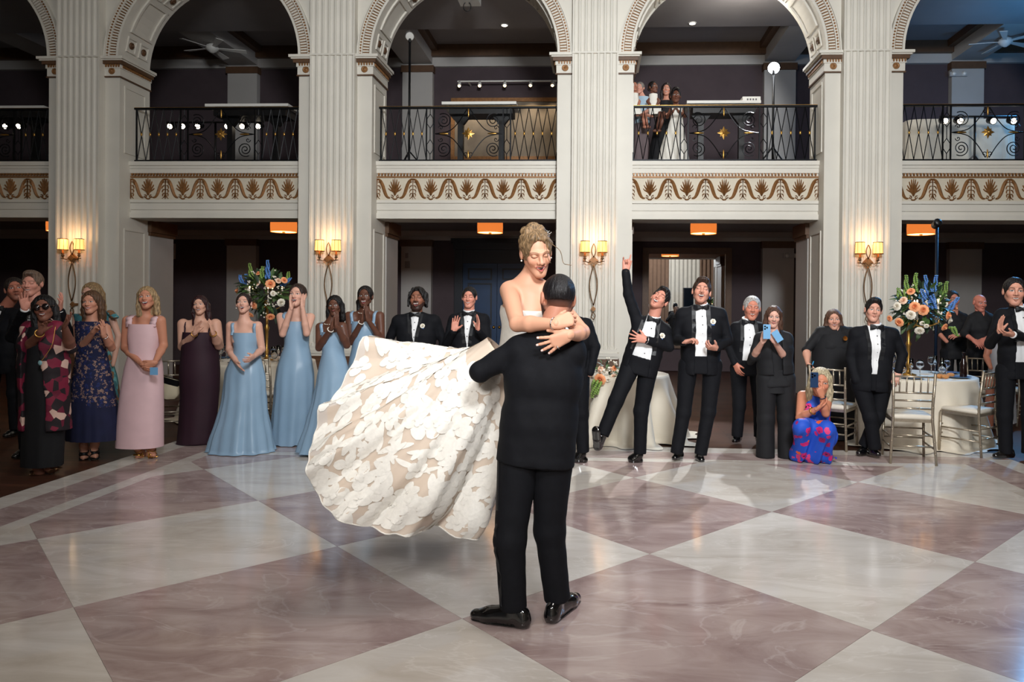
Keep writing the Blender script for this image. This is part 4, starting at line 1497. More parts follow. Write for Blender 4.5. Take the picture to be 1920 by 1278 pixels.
def arrangement(name, label, base, zt, stand_h, c, R_, roses, spikes, seed, fol=120, candle=None):
    """c: centre of the flowers (world); roses: (px,py,dy,radius,material)"""
    rg = random.Random(seed)
    r = empty(name, (base[0], base[1], zt))
    org = A_(r.location)
    c = A_(c)

    def b(mb, nm, m, smooth=True):
        mb.v = [tuple(A_(p) - org) for p in mb.v]
        return mb.build(nm, m, r, smooth=smooth)
    if stand_h > 0:
        h_ = c[2] - R_ * 0.35 - zt
        M_ = Matrix.Translation(r.location)
        b(MB().lathe([(0.09, 0.0), (0.09, 0.012), (0.03, 0.03), (0.018, 0.08), (0.03, 0.13), (0.016, 0.17), (0.022, h_ * 0.5), (0.034, h_ * 0.55), (0.018, h_ * 0.6), (0.02, h_ * 0.9), (0.06, h_), (0.07, h_ + 0.02)], 16, M_), 'stand', M_GOLD)
        for k in range(5):
            a = k * 2 * math.pi / 5 + 0.3
            e = c + A_([math.cos(a) * R_ * 0.62, math.sin(a) * R_ * 0.62, -R_ * 0.42])
            s0 = A_([base[0], base[1], zt + h_ * 0.93])
            b(MB().tube([Vector(q) for q in catmull([s0, s0 + (e - s0) * 0.5 - A_([0, 0, 0.07]), e - A_([0, 0, 0.03]), e], 5)], 0.008, 6), 'candle_arm', M_GOLD)
            b(MB().lathe([(0.01, 0), (0.034, 0.02), (0.036, 0.026)], 10, Matrix.Translation(e)), 'drip_pan', M_GLASS)
            cd = b(MB().lathe([(0.011, 0.02), (0.011, 0.2), (0.0, 0.2)], 8, Matrix.Translation(e)), 'candle', M_PETAL_W)
            fl_ = MB().sphere(Vector(e + A_([0, 0, 0.222])), 0.011, 6, sc=(0.8, 0.8, 1.9))
            fl_.v = [tuple(A_(p) - org) for p in fl_.v]
            fl_.build('flame', M_WARMGLOW, cd, smooth=True)
            for j in range(3):
                b(MB().sphere(Vector(e + A_([0.03 * math.cos(j * 2.1), 0.03 * math.sin(j * 2.1), -0.03])), 0.008, 6, sc=(0.8, 0.8, 2.6)), 'crystal', M_GLASS)
    for (px, py, dy, rad, m) in roses:
        p = A_(at(px, py, c[1] + dy))
        ax_ = nrm((p - c) * A_([1, 0.6, 1]) + A_([0, -0.5 * R_, 0.1 * R_]))
        b(rose_mb(MB(), p, frame(ax_), rad, 0, 4), 'rose', m)
    for (px0, py0, px1, py1, dy, m) in spikes:
        a, e = A_(at(px0, py0, c[1] + dy)), A_(at(px1, py1, c[1] + dy))
        mb = MB().tube([Vector(a), Vector(e)], 0.004, 5, 1)
        n = max(5, int(np.linalg.norm(e - a) / 0.02))
        for i in range(n):
            t = i / n
            for j in range(3):
                an = i * 1.7 + j * 2.1
                q = a + (e - a) * t + A_([math.cos(an), math.sin(an), 0.2]) * 0.026 * (1.1 - 0.6 * t)
                mb.sphere(Vector(q), 0.017 * (1.1 - 0.55 * t), 5, 0)
        b(mb, 'delphinium' if m is M_PETAL_B else 'bells_of_ireland', [m if m is M_PETAL_B else M_BELLS, M_LEAF])
    for kk, (m, n_) in enumerate(((M_LEAF, fol), (M_LEAF2, fol))):
        mb = MB()
        for i in range(n_):
            d = nrm(A_([rg.gauss(0, 1), rg.gauss(0, 1), rg.gauss(0.1, 0.8)]))
            p = c + d * R_ * (0.35 + 0.45 * rg.random())
            leaf_mb(mb, p, nrm(d + A_([rg.gauss(0, .4), rg.gauss(0, .4), rg.gauss(0, .4)])), (0.2, -0.5, 1), R_ * (0.3 + 0.25 * rg.random()), R_ * 0.075)
        b(mb, 'foliage', m)['kind'] = 'stuff'
    mb = MB()
    for i in range(26):
        d = nrm(A_([rg.gauss(0, 1), rg.gauss(-0.4, 1), rg.gauss(0.1, 0.8)]))
        p = c + d * R_ * (0.7 + 0.25 * rg.random())
        for j in range(5):
            mb.sphere(Vector(p + A_([rg.gauss(0, .016), rg.gauss(0, .016), rg.gauss(0, .016)])), 0.011, 5, 0)
    b(mb, 'filler_blossom', M_PETAL_W)['kind'] = 'stuff'
    tag(r, label, 'flowers')
    return r


cF = at(1728, 578, 8.85)
arrangement('flower_arrangement', 'tall arrangement of peach roses and blue delphinium on the right round table', (at(1703, 690, 8.85).x, 8.85), 0.766, 1, cF, 0.33,
            [(1715, 575, -0.3, 0.055, M_PETAL_P), (1731, 581, -0.32, 0.055, M_PETAL_P), (1708, 546, -0.2, 0.042, M_PETAL_P), (1686, 604, -0.24, 0.048, M_PETAL_P), (1778, 591, -0.2, 0.045, M_PETAL_P),
             (1771, 613, -0.22, 0.042, M_PETAL_P), (1682, 574, -0.18, 0.045, M_PETAL_W), (1708, 590, -0.28, 0.05, M_PETAL_W), (1724, 620, -0.26, 0.048, M_PETAL_W), (1694, 563, -0.2, 0.042, M_PETAL_Q),
             (1781, 600, -0.12, 0.04, M_PETAL_W), (1774, 562, -0.1, 0.036, M_PETAL_W), (1729, 606, -0.28, 0.026, M_PETAL_W), (1737, 611, -0.28, 0.026, M_PETAL_W), (1792, 578, 0, 0.03, M_PETAL_P), (1668, 597, -0.1, 0.035, M_PETAL_P)],
            [(1742, 580, 1735, 514, -0.12, M_PETAL_B), (1748, 570, 1756, 514, -0.08, M_PETAL_B), (1738, 575, 1728, 540, -0.18, M_PETAL_B), (1750, 580, 1745, 530, -0.16, M_PETAL_B), (1780, 580, 1798, 556, 0, M_PETAL_B),
             (1700, 560, 1699, 514, -0.05, M_LEAF), (1714, 550, 1718, 510, 0, M_LEAF), (1766, 580, 1776, 526, -0.05, M_LEAF), (1760, 560, 1764, 528, 0.05, M_LEAF), (1690, 565, 1683, 538, 0, M_LEAF), (1785, 615, 1797, 632, -0.1, M_LEAF)], 3)
cL = at(497, 548, 9.9)
arrangement('flower_arrangement', 'tall arrangement of peach and white roses behind the bridesmaids', (at(500, 690, 9.9).x, 9.9), 0.766, 1, cL, 0.36,
            [(507, 532, -0.3, 0.058, M_PETAL_P), (482, 530, -0.2, 0.042, M_PETAL_Q), (462, 543, -0.22, 0.05, M_PETAL_W), (475, 572, -0.25, 0.052, M_PETAL_P), (507, 594, -0.25, 0.052, M_PETAL_P), (533, 525, -0.2, 0.042, M_PETAL_P),
             (445, 545, -0.12, 0.045, M_PETAL_P), (512, 550, -0.3, 0.034, M_PETAL_W), (527, 567, -0.22, 0.05, M_PETAL_W), (485, 512, -0.1, 0.036, M_PETAL_P), (522, 526, -0.22, 0.036, M_PETAL_Q), (470, 590, -0.2, 0.04, M_PETAL_P)],
            [(456, 540, 449, 514, -0.1, M_PETAL_B), (466, 535, 461, 512, -0.05, M_PETAL_B), (502, 525, 502, 486, -0.1, M_PETAL_B), (530, 535, 547, 520, -0.05, M_PETAL_B), (472, 530, 468, 492, -0.05, M_LEAF), (490, 530, 492, 498, -0.1, M_LEAF),
             (537, 530, 542, 508, 0, M_LEAF)], 5)
cS = at(1138, 694, 8.42)
arrangement('low_centrepiece', 'low centrepiece of peach and blush roses on the small table', (at(1138, 700, 8.42).x, 8.42), 0.755, 0, cS, 0.17,
            [(1109, 688, -0.1, 0.05, M_PETAL_P), (1125, 711, -0.22, 0.062, M_PETAL_P), (1126, 692, -0.1, 0.036, M_PETAL_Q), (1136, 695, -0.08, 0.03, M_PETAL_W), (1145, 693, -0.05, 0.032, M_PETAL_Q), (1150, 706, -0.12, 0.034, M_PETAL_Q),
             (1152, 690, -0.04, 0.03, M_PETAL_P), (1140, 712, -0.18, 0.03, M_PETAL_W), (1112, 702, -0.1, 0.03, M_PETAL_W)], [(1116, 715, 1110, 748, -0.24, M_LEAF), (1122, 718, 1118, 742, -0.25, M_LEAF)], 8, fol=30)
# tall stand behind the flowers
q = at(1757, 424, 10.6)
ls = empty('lamp_stand', (q.x, 10.6, 0))
MB().tube([(0, 0, 0), (0, 0, q.z)], 0.022, 8).build('pole', mat('blue_black_pole', (24, 40, 62), 0.4, 0.5), ls, smooth=True)
for a in range(3):
    MB().tube([(0, 0, 0.5), (0.45 * math.cos(a * 2.1), 0.45 * math.sin(a * 2.1), 0.01)], 0.016, 6).build('leg', M_BLACK, ls)
MB().lathe([(0.05, 0), (0.06, 0.12), (0.045, 0.14)], 12, Matrix.Translation((-0.05, -0.03, q.z)) @ Matrix.Rotation(1.2, 4, 'X')).build('lamp_head', M_BLACK, ls, smooth=True)
tag(ls, 'tall dark lamp stand behind the right flower arrangement', 'stand')

# ------------------------------------------------------------------ figures: smooth solid modelling on a grid
class Field:
    def __init__(s, lo, hi, res):
        lo = np.array(lo, float)
        hi = np.array(hi, float)
        s.lo, s.res = lo, res
        n = np.ceil((hi - lo) / res).astype(int) + 1
        s.ax = [lo[i] + res * np.arange(n[i]) for i in range(3)]
        s.D = np.full(n, 0.25, np.float32)

    def sub(s, lo, hi):
        sl, g = [], []
        for i in range(3):
            a = int(max(0, math.floor((lo[i] - s.lo[i]) / s.res)))
            b = int(min(s.D.shape[i], math.ceil((hi[i] - s.lo[i]) / s.res) + 1))
            if b <= a:
                return None, None
            sl.append(slice(a, b))
            sh = [1, 1, 1]
            sh[i] = b - a
            g.append(s.ax[i][a:b].reshape(sh))
        return tuple(sl), g

    def put(s, sl, d, k, op):
        A = s.D[sl]
        if op == 'u':
            if k > 1e-5:
                h = np.maximum(k - np.abs(A - d), 0) / k
                s.D[sl] = np.minimum(A, d) - h * h * k * 0.25
            else:
                s.D[sl] = np.minimum(A, d)
        else:
            d = -d
            if k > 1e-5:
                h = np.maximum(k - np.abs(A - d), 0) / k
                s.D[sl] = np.maximum(A, d) + h * h * k * 0.25
            else:
                s.D[sl] = np.maximum(A, d)

    def cone(s, a, b, ra, rb, k=0.02, op='u', flat=None, fv=None):
        a = np.array(a, float)
        b = np.array(b, float)
        m = max(ra, rb) * (max(1.0, flat) if flat else 1.0) + k + 3 * s.res
        sl, g = s.sub(np.minimum(a, b) - m, np.maximum(a, b) + m)
        if sl is None:
            return s
        ab = b - a
        L2 = float(ab @ ab) + 1e-12
        q = [g[i] - a[i] for i in range(3)]
        t = np.clip((q[0] * ab[0] + q[1] * ab[1] + q[2] * ab[2]) / L2, 0, 1)
        e = [q[i] - t * ab[i] for i in range(3)]
        if flat:
            n = np.array(fv, float)
            n /= np.linalg.norm(n)
            en = e[0] * n[0] + e[1] * n[1] + e[2] * n[2]
            e = [e[i] + (1 / flat - 1) * en * n[i] for i in range(3)]
        d = np.sqrt(e[0] ** 2 + e[1] ** 2 + e[2] ** 2) - (ra + (rb - ra) * t)
        s.put(sl, d, k, op)
        return s

    def ell(s, c, r, k=0.015, op='u', R=None):
        c = np.array(c, float)
        r = np.array(r if hasattr(r, '__len__') else (r, r, r), float)
        m = max(r) + k + 3 * s.res
        sl, g = s.sub(c - m, c + m)
        if sl is None:
            return s
        q = [g[i] - c[i] for i in range(3)]
        if R is not None:
            q = [q[0] * R[0][i] + q[1] * R[1][i] + q[2] * R[2][i] for i in range(3)]
        k0 = np.sqrt((q[0] / r[0]) ** 2 + (q[1] / r[1]) ** 2 + (q[2] / r[2]) ** 2)
        k1 = np.sqrt((q[0] / r[0] ** 2) ** 2 + (q[1] / r[1] ** 2) ** 2 + (q[2] / r[2] ** 2) ** 2) + 1e-9
        d = np.where(k0 < 0.3, (k0 - 1) * r.min(), k0 * (k0 - 1) / k1)
        s.put(sl, d, k, op)
        return s

    def grid(s):
        return [s.ax[0].reshape(-1, 1, 1), s.ax[1].reshape(1, -1, 1), s.ax[2].reshape(1, 1, -1)]

    def clip(s, d):
        """keep only where d < 0"""
        s.D = np.maximum(s.D, d).astype(np.float32)
        return s

    def half(s, p, n):
        """cut away the side n points to"""
        g = s.grid()
        return s.clip((g[0] - p[0]) * n[0] + (g[1] - p[1]) * n[1] + (g[2] - p[2]) * n[2])

    def surface(s):
        D = s.D.copy()
        for ax in range(3):
            i = [slice(None)] * 3
            for e in (0, -1):
                i[ax] = e
                D[tuple(i)] = np.maximum(D[tuple(i)], 1e-4)
        S = D < 0
        n = np.array(D.shape)
        c = np.zeros(n - 1, np.int8)
        for dx in (0, 1):
            for dy in (0, 1):
                for dz in (0, 1):
                    c += S[dx:n[0] - 1 + dx, dy:n[1] - 1 + dy, dz:n[2] - 1 + dz]
        act = (c > 0) & (c < 8)
        idx = np.argwhere(act)
        if len(idx) == 0:
            return np.zeros((0, 3)), np.zeros((0, 4), int)
        acc = np.zeros((len(idx), 3))
        cnt = np.zeros(len(idx))
        for ax in range(3):
            o = [a for a in range(3) if a != ax]
            for u in (0, 1):
                for v in (0, 1):
                    p0 = np.zeros(3, int)
                    p0[o[0]], p0[o[1]] = u, v
                    p1 = p0.copy()
                    p1[ax] = 1
                    i0, i1 = idx + p0, idx + p1
                    d0 = D[i0[:, 0], i0[:, 1], i0[:, 2]]
                    d1 = D[i1[:, 0], i1[:, 1], i1[:, 2]]
                    m = (d0 < 0) != (d1 < 0)
                    t = np.where(m, d0 / np.where(m, d0 - d1, 1), 0)
                    pos = np.tile(p0.astype(float), (len(idx), 1))
                    pos[:, ax] = t
                    acc[m] += pos[m]
                    cnt[m] += 1
        V = s.lo + (idx + acc / cnt[:, None]) * s.res
        ids = np.full(n - 1, -1, np.int64)
        ids[idx[:, 0], idx[:, 1], idx[:, 2]] = np.arange(len(idx))
        Q = []
        for ax in range(3):
            u, v = [a for a in range(3) if a != ax]
            a0 = [slice(1, n[i] - 1) for i in range(3)]
            a1 = list(a0)
            a0[ax] = slice(0, n[ax] - 1)
            a1[ax] = slice(1, n[ax])
            s0, s1 = S[tuple(a0)], S[tuple(a1)]
            ch = np.argwhere(s0 != s1)
            if len(ch) == 0:
                continue
            base = ch.copy()
            for i in range(3):
                if i != ax:
                    base[:, i] += 1
            first = s0[ch[:, 0], ch[:, 1], ch[:, 2]]

            def cell(du, dv):
                b = base.copy()
                b[:, u] -= du
                b[:, v] -= dv
                return ids[b[:, 0], b[:, 1], b[:, 2]]
            q = np.stack([cell(1, 1), cell(0, 1), cell(0, 0), cell(1, 0)], 1)
            flip = first if ax != 1 else ~first
            q[~flip] = q[~flip][:, ::-1]
            Q.append(q)
        Q = np.concatenate(Q)
        return V, Q[(Q >= 0).all(1)]


class Shell:
    def __init__(s):
        s.V, s.Q, s.C, s.M = [], [], [], []
        s.n = 0

    def add(s, V, Q, col=(0.5, 0.5, 0.5), mi=0):
        V = np.asarray(V, float).reshape(-1, 3)
        s.V.append(V)
        s.Q.append(np.asarray(Q, int).reshape(-1, 4) + s.n)
        c = np.asarray(col, float)
        s.C.append(np.tile(c, (len(V), 1)) if c.ndim == 1 else c)
        m = np.asarray(mi)
        s.M.append(np.full(len(Q), int(mi)) if m.ndim == 0 else m)
        s.n += len(V)
        return s

    def field(s, f, col=(0.5, 0.5, 0.5), mi=0, T=None):
        V, Q = f.surface()
        if T is not None:
            V = V @ T[0].T + T[1]
        return s.add(V, Q, col, mi)

    def build(s, name, mats, parent=None, org=None, smooth=True):
        V = np.concatenate(s.V)
        Q = np.concatenate(s.Q)
        C = np.concatenate(s.C)
        M = np.concatenate(s.M)
        if org is not None:
            V = V - np.array(org)
        me = bpy.data.meshes.new(name)
        me.vertices.add(len(V))
        me.vertices.foreach_set('co', V.astype(np.float32).ravel())
        tri = Q[:, 3] == Q[:, 2]
        sizes = np.where(tri, 3, 4)
        starts = np.concatenate([[0], np.cumsum(sizes)[:-1]])
        keep = np.ones(Q.shape, bool)
        keep[tri, 3] = False
        loops = Q[keep]
        me.loops.add(len(loops))
        me.loops.foreach_set('vertex_index', loops.astype(np.int32))
        me.polygons.add(len(Q))
        me.polygons.foreach_set('loop_start', starts.astype(np.int32))
        try:
            me.polygons.foreach_set('loop_total', sizes.astype(np.int32))
        except Exception:
            pass
        for m in (mats if isinstance(mats, (list, tuple)) else [mats]):
            me.materials.append(m)
        me.polygons.foreach_set('material_index', M.astype(np.int32))
        me.polygons.foreach_set('use_smooth', np.full(len(Q), smooth))
        at_ = me.attributes.new('Col', 'FLOAT_COLOR', 'POINT')
        at_.data.foreach_set('color', np.c_[C, np.ones(len(C))].astype(np.float32).ravel())
        me.update(calc_edges=True)
        me.validate()
        o = bpy.data.objects.new(name, me)
        COL.objects.link(o)
        if parent is not None:
            o.parent = parent
        return o


def rotm(yaw=0, pitch=0, roll=0):
    """head turn: yaw>0 looks to image right, pitch>0 looks up, roll>0 tips to image right"""
    cy, sy = math.cos(yaw), math.sin(yaw)
    cp, sp_ = math.cos(-pitch), math.sin(-pitch)
    cr_, sr = math.cos(roll), math.sin(roll)
    Rz = A_([[cy, -sy, 0], [sy, cy, 0], [0, 0, 1]])
    Rx = A_([[1, 0, 0], [0, cp, -sp_], [0, sp_, cp]])
    Ry = A_([[cr_, 0, sr], [0, 1, 0], [-sr, 0, cr_]])
    return Ry @ Rz @ Rx


MOUTH = dict(closed=(0.022, 0, 0, 0.002), smile=(0.026, 0.003, 0.009, 0.0065), laugh=(0.029, 0.005, 0.023, 0.0075), open=(0.023, 0.006, 0.021, 0.003), grin=(0.028, 0.002, 0.0075, 0.0065), oh=(0.015, 0.006, 0.012, 0.0))


def head_shell(sh, ctr, R, hh, skin, mouth='smile', eyes='open', brow=(40, 28, 22), lip=None, beard=None, fem=False, res=0.0046, ears=True, iris=(50, 36, 28), wide=1.05, stub=None, bcol=None):
    k = hh / 0.23
    f = Field((-0.105, -0.14, -0.145), (0.105, 0.14, 0.135), res / k)
    f.ell((0, 0.02, 0.028), (0.074 * wide, 0.094, 0.087), 0.02)
    jw = 0.052 if fem else 0.057
    f.ell((0, -0.022, -0.030), (jw * wide, 0.068, 0.08), 0.03)
    f.ell((0, -0.060, -0.096), (0.019 if fem else 0.025, 0.022, 0.018), 0.03)
    for s in (-1, 1):
        f.ell((s * 0.036 * wide, -0.056, -0.022), (0.024, 0.024, 0.022), 0.02)
        f.cone((s * 0.045 * wide, 0.008, -0.048), (s * 0.015, -0.062, -0.097), 0.016, 0.013, 0.03)
        f.cone((s * 0.012, -0.086, 0.026), (s * 0.046, -0.068, 0.026), 0.010, 0.008, 0.015)
        f.ell((s * 0.031, -0.1, 0.008), (0.019, 0.02, 0.010), 0.01, 's')
        f.ell((s * 0.031, -0.0735, 0.007), (0.0145, 0.0125, 0.0115), 0.003)
        if ears:
            f.ell((s * 0.077 * wide, 0.014, 0.0), (0.010, 0.019, 0.031), 0.006)
            f.ell((s * 0.088 * wide, 0.006, 0.004), (0.007, 0.010, 0.018), 0.004, 's')
    f.cone((0, -0.086, 0.016), (0, -0.106, -0.024), 0.0075, 0.0115, 0.012)
    for s in (-1, 1):
        f.ell((s * 0.0135, -0.094, -0.027), 0.0088, 0.008)
    w, hu, hl, lift = MOUTH[mouth]
    zm = -0.056
    # lips and opening
    for s in (-1, 1):
        f.cone((0, -0.0925, zm + hu + 0.004), (s * w, -0.078, zm + lift + 0.001), 0.0065, 0.003, 0.006)
        f.cone((0, -0.0925, zm - hl - 0.005), (s * w, -0.078, zm + lift - 0.001), 0.0075, 0.003, 0.006)
    if hl > 0:
        f.ell((0, -0.094, zm + (hu - hl) / 2 + lift * 0.25), (w * 0.85, 0.016, (hu + hl) / 2 + 0.0012), 0.002, 's')
    if beard == 'full':
        for s in (-1, 1):
            f.cone((s * 0.062 * wide, 0.0, -0.035), (s * 0.03, -0.06, -0.1), 0.014, 0.02, 0.02)
        f.ell((0, -0.064, -0.106), (0.034, 0.026, 0.02), 0.02)
    V, Q = f.surface()
    x, y, z = V[:, 0], V[:, 1], V[:, 2]
    sk = A_(lin(skin))
    C = np.tile(sk, (len(V), 1))

    def paint(mask, col, a=1.0):
        m_ = (np.clip(mask, 0, 1) * a)[:, None]
        C[:] = C * (1 - m_) + A_(col) * m_

    def soft(d, w_=0.003):
        return np.clip(0.5 - d / w_, 0, 1)
    front = y < -0.04
    bl_ = A_(lin(brow))
    lipc = A_(lin(lip)) if lip else sk * A_([0.78, 0.5, 0.5])
    # warm cheeks and nose tone of the skin itself
    paint(np.exp(-(((np.abs(x) - 0.04) / 0.02) ** 2 + ((z + 0.025) / 0.02) ** 2)) * front, sk * A_([1.0, 0.72, 0.68]), 0.35)
    bc = A_(lin(bcol)) if bcol else bl_
    if beard in ('full', 'stubble'):
        zone = soft(np.maximum.reduce([z - (-0.028 - 0.06 * np.clip((-y - 0.03) / 0.07, 0, 1) + 0.035 * np.clip((-y - 0.075) / 0.02, 0, 1) * (np.abs(x) < 0.03)), np.abs(x) * 0 + (y - 0.02)]), 0.012)
        mst = soft(np.maximum(np.abs(z + 0.043) - 0.008, np.abs(x) - 0.03), 0.006) * front
        paint(np.maximum(zone, mst), bc, 0.9 if beard == 'full' else 0.45)
    if beard == 'mustache':
        paint(soft(np.maximum(np.abs(z + 0.044 + np.abs(x) * 0.2) - 0.006, np.abs(x) - 0.028), 0.005) * front, bc, 0.85)
    if stub:      # close-cropped hair on the scalp
        zone = soft(-(z - (-0.055 + 0.0 * y)), 0.03) * soft(-(y + 0.02 + 0.03 * (z > 0.05)), 0.03) * (1 - soft(np.sqrt((y - 0.012) ** 2 + (z) ** 2) - 0.036, 0.01) * (np.abs(x) > 0.06))
        zone *= np.clip((z + 0.085) / 0.07, 0.0, 1)
        paint(zone, lin(stub), 0.92)
    # eyes
    for s in (-1, 1):
        ex, ez = x - s * 0.031, z - 0.007
        arc = ez - 0.0055 * (1 - (ex / 0.016) ** 2)
        if eyes == 'open':
            paint(soft(np.maximum(np.abs(ez) - 0.0065 * np.sqrt(np.clip(1 - (ex / 0.017) ** 2, 0, 1)), np.abs(ex) - 0.017), 0.003) * front, (0.62, 0.6, 0.58))
            paint(soft(np.sqrt(ex ** 2 + (ez) ** 2) - 0.0064, 0.002) * front, lin(iris))
            paint(soft(np.maximum(np.abs(arc) - 0.0016, np.abs(ex) - 0.017), 0.002) * front, bl_ * 0.4)
        else:
            cl = ez + 0.003 - (0.004 if eyes == 'closed' else -0.003) * (1 - (ex / 0.016) ** 2)
            paint(soft(np.maximum(np.abs(cl) - 0.002, np.abs(ex) - 0.017), 0.0025) * front, bl_ * 0.5)
        bz = z - (0.0265 + 0.004 * (1 - ((np.abs(x) - 0.034) / 0.02) ** 2))
        th = 0.0022 if fem else 0.0038
        paint(soft(np.maximum(np.abs(bz) - th, np.abs(np.abs(x) - 0.033) - 0.021), 0.0035) * (x * s > 0) * front, bl_, 0.85)
    # mouth
    u = x / w
    p = np.clip(1 - u * u, 0, 1)
    zu = zm + lift * u * u + hu * p
    zl = zm + lift * u * u - hl * p
    dist = np.maximum(np.maximum(z - zu, zl - z), (np.abs(u) - 1) * w)
    lw = 0.0065 if fem else 0.0055
    paint(soft(dist - lw * np.sqrt(np.clip(1.15 - u * u, 0, 1)), 0.003) * front, lipc, 0.9 if lip else 0.7)
    if hl > 0:
        ins = soft(dist, 0.002) * front
        paint(ins, (0.055, 0.012, 0.012))
        paint(ins * soft(zu - 0.0078 - z, 0.002) * soft((np.abs(u) - 0.74) * w, 0.003), (0.7, 0.67, 0.61))
        if mouth == 'laugh':
            paint(ins * soft(z - zl - 0.004, 0.002) * (np.abs(u) < 0.6), (0.42, 0.12, 0.12))
    else:
        paint(soft(np.maximum(np.abs(z - zm - lift * u * u) - 0.0009, np.abs(x) - w), 0.002) * front, lipc * 0.35)
    sh.add(V * k @ R.T + ctr, Q, C)
    return k


def hand_shell(sh, wrist, tip, palm, right, skin, size=0.185, curl=0.25, spread=0.12, thumb=0.6, res=0.0046, curls=None, fing=None, nails=None):
    z = nrm(A_(tip) - A_(wrist))
    pn = nrm(A_(palm) - z * (A_(palm) @ z))
    xt = np.cross(z, pn) * (1 if right else -1)
    k = size / 0.185
    T = np.stack([xt, -pn, z], 1)
    f = Field((-0.10, -0.10, -0.045), (0.12, 0.06, 0.215), res / k)
    f.cone((0, 0, -0.008), (0, 0, 0.012), 0.026, 0.026, 0.02, flat=0.72, fv=(0, 1, 0))
    for xx, zz in ((-0.026, 0.075), (-0.008, 0.085), (0.011, 0.085), (0.028, 0.08)):
        f.cone((xx * 0.55, 0, 0.015), (xx, 0, zz), 0.02, 0.0135, 0.014, flat=0.8, fv=(0, 1, 0))
    f.ell((0.024, -0.010, 0.03), (0.017, 0.014, 0.03), 0.015)
    base = [(0.029, 0.082), (0.0105, 0.088), (-0.009, 0.084), (-0.027, 0.075)]
    ln = [0.07, 0.079, 0.073, 0.057]
    cu = curls or [curl, curl * 1.05, curl * 1.15, curl * 1.3]
    tips = []
    for i in range(4):
        a = spread * (1.5 - i) * 0.8
        p = A_([base[i][0], 0, base[i][1]])
        seg = [ln[i] * q for q in (0.44, 0.31, 0.25)]
        an = 0.0
        r = 0.0092
        for j in range(3):
            an += cu[i] * (0.9 if j == 0 else 1.0)
            d = A_([math.sin(a) * math.cos(an), -math.sin(an), math.cos(a) * math.cos(an)])
            q = p + d * seg[j]
            f.cone(p, q, r, r * 0.9, 0.003)
            r *= 0.9
            p = q
        tips.append(p)
    d0 = nrm(A_([math.sin(thumb), -0.35, math.cos(thumb)]))
    d1 = nrm(A_([math.sin(thumb * 0.72), -0.45, math.cos(thumb * 0.72)]))
    p = A_([0.026, -0.006, 0.022])
    f.cone(p, p + d0 * 0.045, 0.0145, 0.0115, 0.008)
    f.cone(p + d0 * 0.045, p + d0 * 0.045 + d1 * 0.03, 0.0110, 0.0085, 0.003)
    V, Q = f.surface()
    if not right:
        Q = Q[:, ::-1]
    sk = A_(lin(skin))
    C = np.tile(sk, (len(V), 1))
    red = np.clip((V[:, 2] - 0.08) / 0.1, 0, 1)[:, None] * 0.25
    C = C * (1 - red) + C * A_([1.0, 0.8, 0.78]) * red
    if nails:
        for t in tips:
            m_ = (np.linalg.norm(V - (t + A_([0, 0.006, 0.0])), axis=1) < 0.0075) & (V[:, 1] > t[1] + 0.002)
            C[m_] = lin(nails)
    sh.add((V * k) @ T.T + A_(wrist), Q, C)


def foot_field(f, ankle, toe, k=0.02, infl=0.0, heel=0.0):
    """bare or shod foot between ankle and toe points"""
    a, t = A_(ankle), A_(toe)
    d = nrm((t - a) * A_([1, 1, 0]))
    hp_ = A_([a[0], a[1], t[2] + heel]) - d * 0.045
    f.cone(a, hp_ + A_([0, 0, 0.03]), 0.036 + infl, 0.034 + infl, k)
    f.cone(hp_ + A_([0, 0, 0.028]), t - d * 0.05 + A_([0, 0, 0.028]), 0.030 + infl, 0.034 + infl, k)
    f.cone(t - d * 0.07 + A_([0, 0, 0.024]), t - d * 0.02 + A_([0, 0, 0.018]), 0.036 + infl, 0.026 + infl, k)
    f.cone(a, t - d * 0.08 + A_([0, 0, 0.03]), 0.034 + infl, 0.03 + infl, k)
    return f


def shoe_shell(sh, ankle, toe, col=(0.004, 0.004, 0.005), res=0.008):
    """dress shoe with sole and low heel; toe z is the ground"""
    a, t = A_(ankle, ), A_(toe)
    d = nrm((t - a) * A_([1, 1, 0]))
    s_ = A_([-d[1], d[0], 0])
    g = t[2]
    heel = A_([a[0], a[1], g]) - d * 0.055
    lo = np.minimum.reduce([heel, t, a]) - 0.09
    hi = np.maximum.reduce([heel, t, a]) + 0.09
    f = Field(lo, hi, res)
    z = A_([0, 0, 1.0])
    f.cone(heel + z * 0.065, heel + z * 0.03, 0.034, 0.037, 0.01)
    f.cone(heel + z * 0.035, t - d * 0.09 + z * 0.032, 0.036, 0.042, 0.02, flat=0.9, fv=z)
    f.cone(t - d * 0.10 + z * 0.032, t - d * 0.03 + z * 0.024, 0.044, 0.034, 0.02, flat=0.75, fv=z)
    f.cone(heel + d * 0.06 + z * 0.078, t - d * 0.12 + z * 0.05, 0.03, 0.028, 0.03)
    f.cone(heel + d * 0.035 + z * 0.1, heel + d * 0.03 + z * 0.06, 0.035, 0.038, 0.02)
    f.cone(heel + z * 0.01, t - d * 0.1 + z * 0.006, 0.036, 0.045, 0.004, flat=0.22, fv=z)
    f.cone(t - d * 0.1 + z * 0.006, t - d * 0.035 + z * 0.006, 0.046, 0.036, 0.004, flat=0.18, fv=z)
    f.ell(heel + d * 0.02 + z * 0.01, (0.036, 0.036, 0.014), 0.003)
    f.half((0, 0, g), (0, 0, -1))
    f.ell(heel + d * 0.03 + z * 0.145, (0.03, 0.03, 0.03), 0.0, 's')
    sh.field(f, col)


